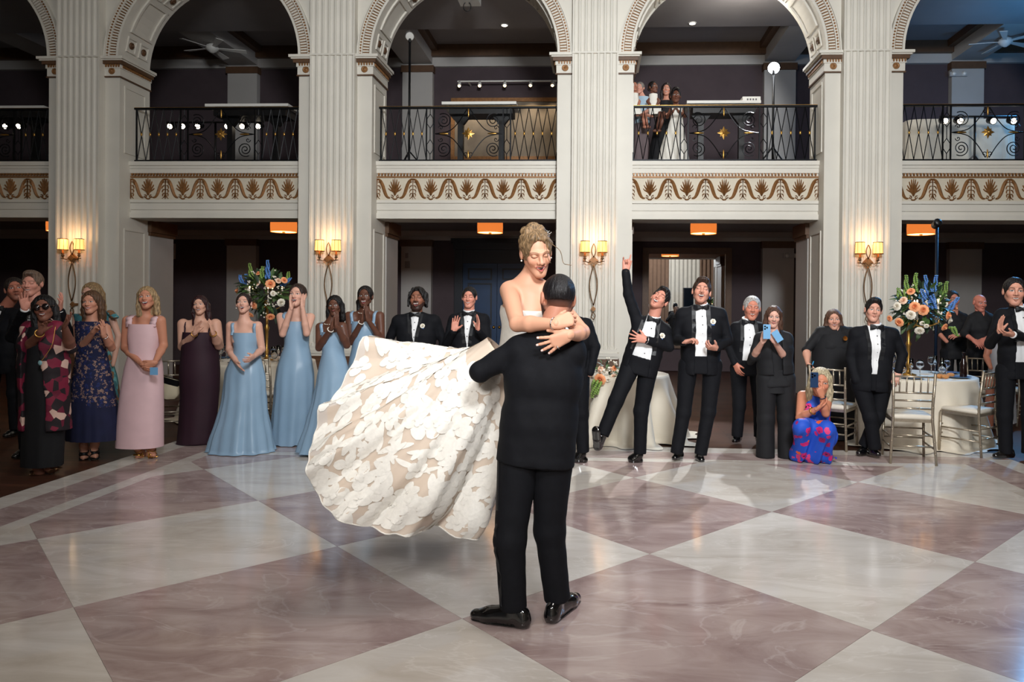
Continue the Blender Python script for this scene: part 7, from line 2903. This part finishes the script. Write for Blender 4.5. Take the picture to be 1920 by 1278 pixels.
f = Fig('person', 'woman with brown curls in loose black dress behind the crouching woman', 8.8,
        dict(sl=(1530, 612), sr=(1604, 614), hl=(1548, 705), hr=(1590, 705), el=(1512, 656, -0.03), er=(1604, 668, 0), wl=(1514, 681, -0.2), wr=(1600, 700, -0.05)), (206, 152, 130), female=True, group=GUESTS, girth=1.35, arm=1.3)
f.head((1563, 579), (1563, 618), yaw=-0.2, mouth='smile', brow=(80, 56, 44), lip=(170, 80, 80), wide=1.1)
f.body(infl=-0.014, legs=False, cut=646)
f.hand('l', (1520, 700, -0.24), (0.9, 0.1, 0), curl=0.5)
f.done()
f.hair('bob', (104, 72, 54))
f.gown([(626, 1535, 1602, 0.62), (650, 1524, 1606, 0.7), (690, 1522, 1606, 0.7), (740, 1524, 1606), (790, 1528, 1604), (822, 1530, 1602)], M_BLKCLOTH, folds=7, amp=0.03, minry=0.17)
f.tux(m=M_BLKCLOTH, open_=None, vtop=0.03, vlen=0.05, hem=0.1, shirt=False, tie=False, sleeve=0.35, lapel=False, name='sleeves')
mb = MB()
rose_mb(mb, f.P(1584, 634, -0.22), frame((0, -1, 0.1)), 0.03, 0, 2)
f.mbpart(mb, 'brooch', M_GOLD)
earrings(f, M_GOLD)
c = f.P(1517, 692, -0.24)
gl = MB().lathe([(0.024, 0), (0.028, 0.02), (0.032, 0.13), (0.030, 0.13), (0.026, 0.02), (0, 0.012)], 14, Matrix.Translation((c[0], c[1] - 0.03, c[2] - 0.07)))
gl.tube([(c[0], c[1] - 0.03, c[2] - 0.04), (c[0] + 0.04, c[1] - 0.04, c[2] + 0.1)], 0.006, 6, 1)
f.mbpart(gl, 'cocktail', [M_GLASS, mat('blue_straw', (50, 140, 190), 0.4)])

Yp = gy(1625, 856)
f = tuxman('man in buttoned tuxedo leaning on a chair back with ankles crossed', Yp,
           dict(sl=(1590, 608), sr=(1690, 610), hl=(1612, 722), hr=(1655, 722), el=(1594, 672, 0.02), er=(1692, 664, 0.0), wl=(1606, 716, -0.06), wr=(1684, 698, -0.06),
                kl=(1632, 782, -0.06), kr=(1645, 780), al=(1640, 838, -0.05), ar=(1622, 832, 0.1), tl=(1650, 856, -0.12), tr=(1608, 854, 0.0)), (206, 152, 132),
           dict(top=(1641, 559), chin=(1635, 603), yaw=-0.2, mouth='closed', brow=(26, 20, 20)),
           [('r', (1679, 716, -0.1), (0, 0.4, -0.8), dict(curl=0.35))],
           dict(style='short', rgb=(24, 20, 22), vol=0.014), dict(open_=0.03, vtop=0.062, u0=-0.02))
bangle(f, 'r', 0.03, 0.034, M_CHROME, 0.006, 'watch')

tuxman('dark-haired man in tuxedo clapping at the end of the round table', gy(1880, 860),
       dict(sl=(1862, 574), sr=(1958, 576), hl=(1886, 700), hr=(1932, 700), el=(1856, 645, -0.06), er=(1955, 640, -0.06), wl=(1874, 622, -0.3), wr=(1898, 627, -0.3),
            kl=(1884, 780), kr=(1930, 780), al=(1886, 846), ar=(1928, 846), tl=(1862, 858, -0.02), tr=(1925, 866, -0.02)), (206, 148, 126),
       dict(top=(1904, 519), chin=(1900, 573), yaw=-0.35, mouth='smile', eyes='open', brow=(24, 18, 18)),
       [('l', (1877, 592, -0.32), (0.5, -0.85, 0), dict(curl=0.1)), ('r', (1868, 624, -0.34), (-0.2, 0.3, 0.9), dict(curl=0.25))],
       dict(style='short', rgb=(26, 22, 24)), dict(open_=0.07, vtop=0.05, u0=-0.02))

f = tuxman('bald server in black shirt with glasses working behind the round table', 10.3,
           dict(sl=(1812, 584), sr=(1866, 584), hl=(1826, 665), hr=(1856, 665), el=(1808, 625, -0.05), er=(1868, 624, -0.05), wl=(1826, 638, -0.25), wr=(1846, 636, -0.25)), (196, 122, 104),
           dict(top=(1838, 551), chin=(1837, 583), pitch=-0.15, mouth='closed', brow=(90, 70, 60)),
           [('l', (1836, 645, -0.3), (0.4, 0.4, -0.8)), ('r', (1838, 645, -0.3), (-0.4, 0.4, -0.8))],
           None, dict(m=M_BLKCLOTH, vtop=0.02, vlen=0.05, shirt=False, tie=False, lapel=False, sleeve=0.3, name='black_shirt'), group='servers behind the tables', shoes=False)
tuxman('dark-haired server in black partly hidden by the tall flowers', 10.9,
       dict(sl=(1762, 584), sr=(1818, 584), hl=(1776, 665), hr=(1806, 665), el=(1758, 622, -0.05), er=(1822, 622, -0.03), wl=(1775, 640, -0.25), wr=(1800, 628, -0.28)), (196, 130, 110),
       dict(top=(1786, 544), chin=(1786, 578), mouth='closed', brow=(30, 22, 20)), [('r', (1786, 630, -0.3), (-0.4, 0.4, -0.8))],
       dict(style='short', rgb=(26, 22, 22)), dict(m=M_BLKCLOTH, vtop=0.02, vlen=0.05, shirt=False, tie=False, lapel=False, sleeve=0.2, name='black_shirt'), group='servers behind the tables', shoes=False)

# ------------------------------------------------------------------ groom
gp = ground(968, 1172)
GYp = gp.y
f = Fig('person', 'groom in black tuxedo seen from behind, lifting the bride as they spin', GYp,
        dict(sl=(947, 617), sr=(1110, 624), hl=(974, 852), hr=(1036, 848), el=(900, 697, 0.02), er=(1074, 722, 0.24), wl=(945, 668, 0.33), wr=(990, 640, 0.52),
             kl=(956, 1012, -0.03), kr=(1030, 992, 0.06), al=(962, 1128), ar=(1044, 1112, 0.1)), (186, 128, 104), back=True, girth=1.02)
f.J['tl'] = A_(ground(884, 1158))
f.J['tr'] = A_(ground(1082, 1124))
f.hh = 0.232
f.hc = f.P(1045, 561, 0.02)
f.R = rotm(math.pi + 0.32, -0.12, 0.06)
head_shell(f.sh, f.hc, f.R, f.hh, f.skin, mouth='closed', beard='full', bcol=(26, 20, 20), brow=(24, 20, 20), res=0.003, stub=(34, 28, 30))
f.body(infl=-0.02, res=0.01)
f.hand('r', (948, 600, 0.36), (-0.35, 0.1, -0.9), size=0.19, curl=0.35, res=0.0035)
f.hand('l', (985, 672, 0.40), (0, -0.3, 0.9), size=0.19, curl=0.3)
f.done()
f.hair('fade', (26, 23, 26), res=0.004)
f.tux(shirt=False, tie=False, lapel=False, hem=0.045, res=0.007, vtop=0.01, vlen=0.05)
sh = Shell()
f3 = Field(*bbox([f.T['nb'] - f.T['up'] * 0.05, f.T['nb'] + f.T['up'] * 0.07], 0.1), 0.005)
f3.cone(f.T['nb'] - f.T['up'] * 0.05, f.T['nb'] + f.T['up'] * 0.05, 0.08, 0.069, 0.0).half(f.T['nb'] + f.T['up'] * 0.012, f.T['up'])
sh.field(f3)
f.part(sh, 'jacket_collar', M_SATIN_BLK)
f.trousers(res=0.008, brk=0.03, rk=1.05)
f.shoes(res=0.005)
# satin side stripe of the left leg
mb = MB()
J = f.J
pts = []
for i in range(22):
    z = J['hl'][2] + 0.0 + (J['al'][2] + 0.0 - J['hl'][2]) * i / 21
    t = i / 21 * 2
    ax_ = J['hl'] * (1 - t) + J['kl'] * t if t < 1 else J['kl'] * (2 - t) + J['al'] * (t - 1)
    p = probe(f.lf['l'], (ax_[0] - 0.25, ax_[1] - 0.045, ax_[2]), (1, 0, 0), 120)
    if p is not None:
        pts.append(p + A_([-0.001, -0.002, 0]))
ribbon(mb, pts, (0.65, -1, 0), 0.011, 0.0015)
f.mbpart(mb, 'satin_stripe', M_SATIN_BLK)
# centre back seam
mb = MB()
groom = f

# ------------------------------------------------------------------ bride
BYp = GYp + 0.36
f = Fig('person', 'bride with blonde updo in white floral lace gown, held up by the groom', BYp,
        dict(sl=(937, 520), sr=(1046, 522), hl=(952, 690, 0.03), hr=(1008, 690, 0.03), el=(970, 607, -0.38), er=(1091, 622, -0.34), wl=(1042, 607, -0.53), wr=(1066, 628, -0.52)), (212, 158, 130), female=True, girth=1.0, arm=1.08)
f.hh = 0.226
f.hc = f.P(1006, 475, -0.07)
f.R = rotm(0.32, -0.38, -0.13)
head_shell(f.sh, f.hc, f.R, f.hh, f.skin, fem=True, mouth='smile', eyes='down', brow=(112, 82, 60), lip=(186, 84, 88), res=0.0026)
f.body(res=0.007, legs=False)
f.hand('l', (1078, 594, -0.5), (0.0, 0.9, -0.4), curl=0.75, res=0.0032, nails=(240, 214, 208))
f.hand('r', (1020, 650, -0.535), (-0.2, 0.95, 0.2), curl=0.12, spread=0.3, res=0.0032, nails=(240, 214, 208), thumb=0.55)
f.done()
f.hair('bride', (150, 120, 86), res=0.0035)
mb = MB()
for i in range(26):
    a = rng.random()
    mb.sphere(Vector(f.H(0.05 + 0.03 * a, -0.02 + 0.05 * rng.random(), 0.07 + 0.05 * rng.random())), 0.003 + 0.002 * rng.random(), 6)
f.mbpart(mb, 'hair_comb', M_CHROME)['kind'] = 'stuff'
mb = MB()
mb.tube([Vector(p) for p in catmull([f.H(0.06, -0.06, 0.07), f.P(1050, 470, -0.12), f.P(1056, 492, -0.12), f.P(1064, 496, -0.13), f.P(1072, 497, -0.13)], 6)], 0.0018, 5)
mb.tube([Vector(p) for p in catmull([f.H(0.03, -0.08, 0.085), f.H(0.028, -0.105, 0.05), f.H(0.034, -0.108, 0.0), f.H(0.05, -0.10, -0.03)], 6)], 0.0016, 5)
f.mbpart(mb, 'loose_curl', hair_mat('hair_150_120_86', (150, 120, 86)))
earrings(f, M_PEARL, 0.005, 0.035)
bangle(f, 'l', 0.03, 0.029, M_CHROME, 0.003)
c = f.P(1046, 651, -0.545)
mb = MB().tube(ring_pts(c, nrm(f.P(1030, 655, -0.53) - f.J['wr']), 0.010), 0.002, 6, closed=True).sphere(Vector(c + A_([0, -0.012, 0])), 0.004, 8)
f.mbpart(mb, 'ring', M_CHROME)
M_LACE = mat('ivory_lace', (228, 224, 216), 0.55, var=0.04, vscale=60, bump=0.08, bscale=90)
M_LINING = mat('champagne_lining', (232, 210, 190), 0.6, var=0.03, vscale=6)


def tulle_mat():
    m = bpy.data.materials.new('champagne_tulle')
    m.use_nodes = True
    nt = m.node_tree
    b = nt.nodes['Principled BSDF']
    b.inputs['Base Color'].default_value = (*lin((226, 208, 190)), 1)
    b.inputs['Roughness'].default_value = 0.7
    t = nt.nodes.new('ShaderNodeBsdfTransparent')
    mx = nt.nodes.new('ShaderNodeMixShader')
    mx.inputs[0].default_value = 0.72
    nt.links.new(t.outputs[0], mx.inputs[1])
    nt.links.new(b.outputs[0], mx.inputs[2])
    nt.links.new(mx.outputs[0], nt.nodes['Material Output'].inputs['Surface'])
    return m


sh = Shell()
ff = Field(*bbox([f.T['nb'], f.T['hm'] - f.T['up'] * 0.1, f.T['sl'], f.T['sr']], 0.16), 0.007)
torso_field(ff, f.T, True, 1.0, 0.010)
ff.half(f.P(960, 574), nrm(f.T['up'] + f.T['fr'] * 0.1))
ff.half(f.T['hm'] - f.T['up'] * 0.05, -f.T['up'])
sh.field(ff)
f.part(sh, 'bodice', M_LACE)

# sweeping skirt: waist ring to a wide hem ring
hem_px = [(918, 940, 4.02), (888, 980, 3.85), (848, 1008, 3.72), (765, 996, 3.60), (692, 990, 3.52), (622, 960, 3.50), (584, 905, 3.52), (578, 845, 3.56), (601, 778, 3.66), (644, 712, 3.82), (695, 640, 4.02),
          (765, 650, 4.35), (835, 720, 4.60), (885, 800, 4.62), (915, 880, 4.4)]
NV, NU = 150, 46
hp_ = [A_(at(*h_)) for h_ in hem_px]
hp_ = hp_ + hp_[:3]
cl = np.array(catmull(hp_, 20))
n0 = 20 * 15
idx = np.linspace(20, 20 + n0, NV, endpoint=False)
hemc = np.array([cl[int(i)] * (1 - (i % 1)) + cl[min(len(cl) - 1, int(i) + 1)] * (i % 1) for i in idx])
hemc = np.roll(hemc, int(NV / 15), axis=0)
Cw = A_(at(948, 668, BYp + 0.06))
hcn = hemc.mean(0)
axs = nrm(hcn - Cw)
e2 = nrm(A_([0, -1, 0]) - axs * (A_([0, -1, 0]) @ axs))
e1 = np.cross(axs, e2)
if e1[2] < 0:
    e1 = -e1
vv_ = np.arange(NV) / NV
# start angle: bottom (pi) through near side (toward camera) to top
angv = math.pi - 2 * math.pi * vv_
wst = Cw + 0.145 * (np.cos(angv)[:, None] * e1 + np.abs(1) * np.sin(angv)[:, None] * e2)
uu = np.linspace(0, 1, NU)
S0 = np.zeros((NU, NV, 3))
for i, u in enumerate(uu):
    g_ = u ** 0.92
    base = wst * (1 - g_) + hemc * g_
    ctr_ = Cw * (1 - g_) + hcn * g_
    out = base - ctr_
    S0[i] = base + out * 0.10 * math.sin(math.pi * u) - A_([0, 0, 0.055]) * math.sin(math.pi * u) * (np.sin(angv * 0 + math.pi * vv_) ** 0)[:, None]


def normals(S):
    du = np.gradient(S, axis=0)
    dv = np.roll(S, -1, axis=1) - np.roll(S, 1, axis=1)
    n = np.cross(dv, du)
    n /= np.linalg.norm(n, axis=2, keepdims=True) + 1e-9
    ctr_ = S.mean(1, keepdims=True)
    sg = np.sign(((S - ctr_) * n).sum(2, keepdims=True).mean())
    return n * sg


N0 = normals(S0)
U_ = uu[:, None]
V_ = vv_[None, :]
rip = (U_ ** 1.2) * (0.030 * np.cos(2 * math.pi * 9 * V_ + 1.0 * U_) + 0.016 * np.cos(2 * math.pi * 17 * V_ - 2 * U_ + 1) + 0.012 * np.cos(2 * math.pi * 27 * V_ + 3 * U_))
rip += 0.05 * np.exp(-((V_ - 0.09) / 0.035) ** 2) * np.sqrt(U_) - 0.06 * np.exp(-((V_ - 0.155) / 0.03) ** 2) * np.sqrt(U_) + 0.04 * np.exp(-((V_ - 0.22) / 0.03) ** 2) * np.sqrt(U_)
rip += 0.012 * np.sin(14 * U_ + 20 * V_) * U_
S1 = S0 + N0 * rip[:, :, None]
N1 = normals(S1)


def grid_faces(nu, nv):
    i, j = np.meshgrid(np.arange(nu - 1), np.arange(nv), indexing='ij')
    j2 = (j + 1) % nv
    return np.stack([i * nv + j, i * nv + j2, (i + 1) * nv + j2, (i + 1) * nv + j], -1).reshape(-1, 4)


GF = grid_faces(NU, NV)
sk_o = f.part(Shell().add(S1.reshape(-1, 3), GF), 'skirt', tulle_mat())
nl = int(NU * 0.95)
S2 = (S1 - N1 * 0.025)[:nl]
f.part(Shell().add(S2.reshape(-1, 3), grid_faces(nl, NV)), 'skirt_lining', M_LINING, parent=sk_o)


def surf(u, v):
    u = min(max(u, 0), 1) * (NU - 1)
    v = (v % 1) * NV
    i, j = min(int(u), NU - 2), int(v) % NV
    a, b = u - i, v - int(v)
    j2 = (j + 1) % NV
    p = S1[i, j] * (1 - a) * (1 - b) + S1[i + 1, j] * a * (1 - b) + S1[i, j2] * (1 - a) * b + S1[i + 1, j2] * a * b
    n = N1[i, j] * (1 - a) + N1[i + 1, j2] * a
    return p, n


def motif_at(u0, v0, shapes, V, Q):
    """flat cut-out shapes (metres, local) laid on the cloth"""
    p0, _ = surf(u0, v0)
    pu, _ = surf(min(u0 + 0.02, 1), v0)
    pm, _ = surf(max(u0 - 0.02, 0), v0)
    pv, _ = surf(u0, v0 + 0.004)
    pw_, _ = surf(u0, v0 - 0.004)
    lu = np.linalg.norm(pu - pm) / (min(u0 + 0.02, 1) - max(u0 - 0.02, 0))
    lv = np.linalg.norm(pv - pw_) / 0.008
    for rows, lift in shapes:
        b = len(V)
        nc = len(rows[0])
        for r in rows:
            for (a, c_) in r:
                p, n = surf(u0 + a / lu, v0 + c_ / lv)
                V.append(p + n * lift)
        for i in range(len(rows) - 1):
            for j in range(nc - 1):
                Q.append((b + i * nc + j, b + i * nc + j + 1, b + (i + 1) * nc + j + 1, b + (i + 1) * nc + j))


def petal_rows(ang, l, w, r0=0.0, n=8, curve=0.0):
    rows = []
    for i in range(n + 1):
        t = i / n
        ww = w * (math.sin(math.pi * (0.06 + 0.86 * t)) ** 0.8)
        cx = r0 + l * t
        row = []
        for k in (-1, 0, 1):
            x, y = cx, k * ww + curve * t * t
            row.append((x * math.cos(ang) - y * math.sin(ang), x * math.sin(ang) + y * math.cos(ang)))
        rows.append(row)
    return rows


LV, LQ = [], []
pts_ = []
tries = 0
while len(pts_) < 230 and tries < 14000:
    tries += 1
    u, v = 0.1 + 0.88 * rng.random() ** 0.7, rng.random()
    p, n = surf(u, v)
    if all(np.linalg.norm(p - q_) > 0.092 for q_ in pts_):
        pts_.append(p)
        sc = 0.8 + 0.5 * rng.random()
        a0 = rng.random() * 6.28
        shapes = []
        if rng.random() < 0.62:
            k = rng.choice((4, 5, 5, 6))
            for i in range(k):
                shapes.append((petal_rows(a0 + i * 2 * math.pi / k + 0.2 * rng.random(), 0.066 * sc * (0.8 + 0.4 * rng.random()), 0.030 * sc, 0.008, curve=0.008 * (rng.random() - 0.5)), 0.0022 + 0.0008 * i))
            for i in range(3):
                shapes.append((petal_rows(a0 + i * 2.1, 0.022 * sc, 0.012 * sc), 0.0075))
        else:
            for i in range(5):
                t = i / 4
                shapes.append((petal_rows(a0 + (i - 2) * 0.55, 0.085 * sc * (1 - 0.1 * abs(i - 2)), 0.017 * sc, 0.0, curve=0.02 * (i - 2) / 2), 0.0022 + 0.0007 * i))
        motif_at(u, v, shapes, LV, LQ)
for i in range(150):
    u, v = 0.08 + 0.9 * rng.random(), rng.random()
    a0 = rng.random() * 6.28
    motif_at(u, v, [(petal_rows(a0, 0.07 + 0.05 * rng.random(), 0.011 + 0.006 * rng.random(), curve=0.03 * (rng.random() - 0.5)), 0.002)], LV, LQ)
la = f.part(Shell().add(np.array(LV), np.array(LQ)), 'lace_applique', M_LACE, parent=sk_o)
la['kind'] = 'stuff'
# hem cord
hm_ = MB().tube([Vector(p) for p in S1[-1]], 0.004, 5, closed=True)
f.mbpart(hm_, 'hem', M_LACE, parent=sk_o)
bride = f

# ------------------------------------------------------------------ onlookers on the gallery
ZG = Z_SLAB - 0.04
GO = 'onlookers on the gallery'


def onlooker(label, Y, j, skin, head, hair, rows, m, fem=True, hands=(), girth=1.0, cut=None, name='person', arm=1.0):
    f = Fig(name, label, Y, j, skin, female=fem, group=GO, z0=ZG, girth=girth, arm=arm)
    f.head(res=0.008, **head)
    f.body(infl=-0.012, legs=False, res=0.014, cut=cut)
    for h_ in hands:
        f.hand(h_[0], h_[1], h_[2], size=h_[3] if len(h_) > 3 else None, res=0.008)
    f.done()
    f.hair(res=0.009, **hair)
    f.gown(rows, m, folds=9, amp=0.05, minry=0.08)
    return f


M_WHITE_DRESS = mat('white_organza', (232, 228, 218), 0.7, var=0.03, vscale=10, bump=0.1, bscale=20)
M_CHAMBRAY = mat('pale_blue_shirt', (158, 182, 198), 0.7, var=0.05, vscale=12)
M_GREYT = mat('mauve_grey_cloth', (110, 96, 98), 0.75, var=0.05, vscale=8)
f = onlooker('grey-haired woman in pale blue top and mauve trousers on the gallery', 13.35,
             dict(sl=(1190, 180), sr=(1219, 180), hl=(1196, 236), hr=(1212, 236), el=(1189, 208, -0.05), er=(1219, 206, -0.05), wl=(1193, 214, -0.25), wr=(1203, 213, -0.28)), (206, 150, 130),
             dict(top=(1200, 153), chin=(1199, 177), yaw=-0.3, mouth='closed', brow=(90, 80, 74)), dict(style='short', rgb=(140, 132, 126)),
             [(182, 1192, 1217, 0.66), (200, 1191, 1218), (222, 1191, 1218), (232, 1190, 1219)], M_CHAMBRAY, hands=[('r', (1195, 215, -0.3), (-0.5, 0.5, 0.5))], cut=192)
f.gown([(228, 1191, 1218), (260, 1189, 1217), (300, 1187, 1215), (318, 1187, 1214)], M_GREYT, name='trousers', folds=6, amp=0.06)
f = onlooker('small child in white carried by the grey-haired woman on the gallery', 13.05,
             dict(sl=(1183, 177), sr=(1198, 177), hl=(1187, 200), hr=(1196, 200), el=(1182, 190, -0.02), er=(1199, 190, -0.03), wl=(1186, 196, -0.1), wr=(1197, 197, -0.1)), (176, 116, 92),
             dict(top=(1188, 151), chin=(1189, 172), yaw=0.4, mouth='closed'), dict(style='short', rgb=(58, 40, 32)),
             [(176, 1184, 1197, 0.8), (190, 1183, 1199), (205, 1182, 1202), (216, 1184, 1208)], M_WHITE_DRESS, cut=182, arm=0.7)
mb = MB()
for dx in (0, 5):
    mb.tube([Vector(f.P(1203 + dx, 214, -0.1)), Vector(f.P(1207 + dx, 226, -0.14)), Vector(f.P(1208 + dx, 236, -0.12))], [0.035, 0.03, 0.022], 8)
    mb.sphere(Vector(f.P(1210 + dx, 238, -0.14)), 0.034, 8, sc=(1.5, 1, 0.8))
f.mbpart(mb, 'legs', mat('child_skin', (170, 112, 90), 0.5))
f = onlooker('dark-haired woman in black holding a toddler on the gallery', 13.45,
             dict(sl=(1232, 186), sr=(1266, 186), hl=(1238, 240), hr=(1258, 240), el=(1228, 216, -0.1), er=(1264, 212, 0), wl=(1222, 218, -0.34), wr=(1250, 214, -0.2)), (196, 138, 116),
             dict(top=(1250, 155), chin=(1249, 180), yaw=-0.1, mouth='smile', brow=(40, 28, 24)), dict(style='long', rgb=(44, 30, 28)),
             [(190, 1234, 1263, 0.7), (212, 1232, 1264), (240, 1226, 1262), (280, 1218, 1258), (318, 1214, 1256)], M_BLKCLOTH, hands=[('l', (1217, 217, -0.36), (0.1, 0.4, 0.8))], cut=200)
f = onlooker('toddler in white dress carried by the dark-haired woman on the gallery', 13.1,
             dict(sl=(1215, 176), sr=(1235, 178), hl=(1220, 206), hr=(1232, 206), el=(1214, 190, -0.04), er=(1236, 189, -0.05), wl=(1219, 196, -0.14), wr=(1232, 196, -0.14)), (112, 72, 56),
             dict(top=(1224, 152), chin=(1226, 175), yaw=0.6, mouth='closed', brow=(24, 18, 16)), dict(style='bun', rgb=(24, 18, 18)),
             [(177, 1217, 1233, 0.8), (190, 1216, 1234), (204, 1216, 1240), (216, 1217, 1246)], M_WHITE_DRESS, cut=184, arm=0.75)
mb = MB()
for dx in (0, 6):
    mb.tube([Vector(f.P(1238 + dx, 211, -0.1)), Vector(f.P(1236 + dx, 226, -0.16)), Vector(f.P(1231 + dx, 242, -0.12))], [0.042, 0.034, 0.024], 8)
    mb.sphere(Vector(f.P(1229 + dx, 245, -0.14)), 0.036, 8, sc=(1.5, 1, 0.8))
f.mbpart(mb, 'legs', mat('toddler_skin', (108, 70, 56), 0.5))
f = onlooker('girl in long white dress standing at the gallery railing', 12.95,
             dict(sl=(1252, 199), sr=(1283, 199), hl=(1259, 245), hr=(1277, 245), el=(1251, 220, -0.03), er=(1284, 218, -0.03), wl=(1262, 208, -0.14), wr=(1272, 208, -0.14)), (108, 68, 52),
             dict(top=(1267, 166), chin=(1267, 194), mouth='closed', brow=(24, 18, 16)), dict(style='bun', rgb=(22, 17, 17), vol=0.02),
             [(203, 1257, 1280, 0.8), (216, 1257, 1280, 0.8), (226, 1256, 1281), (250, 1247, 1284), (280, 1238, 1289), (318, 1232, 1294)], M_WHITE_DRESS, hands=[('l', (1267, 200, -0.16), (0.9, 0, 0), 0.13), ('r', (1268, 200, -0.16), (-0.9, 0, 0), 0.13)], cut=212, arm=0.8)
# draped table in the blue-lit bay
a, b = at(1700, 226, 13.9), at(1905, 226, 13.9)
dt = empty('draped_table', ((a.x + b.x) / 2, 14.2, ZG))
w2, hz = (b.x - a.x) / 2, a.z - ZG
n = 60
mb = MB()
rings = []
for t in (0.0, 0.5, 1.0):
    row = []
    for k in range(n):
        an = 2 * math.pi * k / n
        c_, s_ = math.cos(an), math.sin(an)
        m_ = 1 + 0.02 * t * math.cos(17 * an)
        row.append((w2 * m_ * math.copysign(abs(c_) ** 0.3, c_), 0.4 * m_ * math.copysign(abs(s_) ** 0.3, s_), hz * (1 - t) + 0.005))
    rings.append(row)
mb.loft(rings)
mb.f.append(tuple(range(n))[::-1])
mb.m.append(0)
mb.build('cloth', M_LINEN, dt, smooth=False)
MB().box(-w2 + 0.1, w2 - 0.1, -0.3, 0.3, hz - 0.04, hz - 0.01).build('table_top', M_WHITE, dt)
tag(dt, 'long table draped in pale cloth on the blue-lit gallery', 'table')
# seated guest glimpsed beside the clapping man
f = Fig('person', 'woman in pale grey dress seated behind the clapping man at the round table', 9.75,
        dict(sl=(1848, 630), sr=(1900, 632), hl=(1858, 715), hr=(1888, 715), el=(1849, 668, -0.04), er=(1900, 668, 0), wl=(1858, 690, -0.25), wr=(1885, 690, -0.25), kl=(1856, 722, -0.4), kr=(1886, 722, -0.4), al=(1857, 800, -0.4), ar=(1886, 800, -0.4)), (190, 126, 104), female=True, group=GUESTS)
f.head((1880, 582), (1880, 622), yaw=-0.4, mouth='closed')
f.body(infl=-0.014, cut=660)
f.done()
f.hair('bob', (60, 44, 36))
f.gown([(642, 1856, 1894, 0.8), (665, 1855, 1895, 0.85), (690, 1855, 1895), (730, 1850, 1900, 1.0), (790, 1846, 1902, 1.0)], mat('pale_grey_cloth', (150, 150, 154), 0.7, var=0.04), folds=6, amp=0.03, minry=0.12)
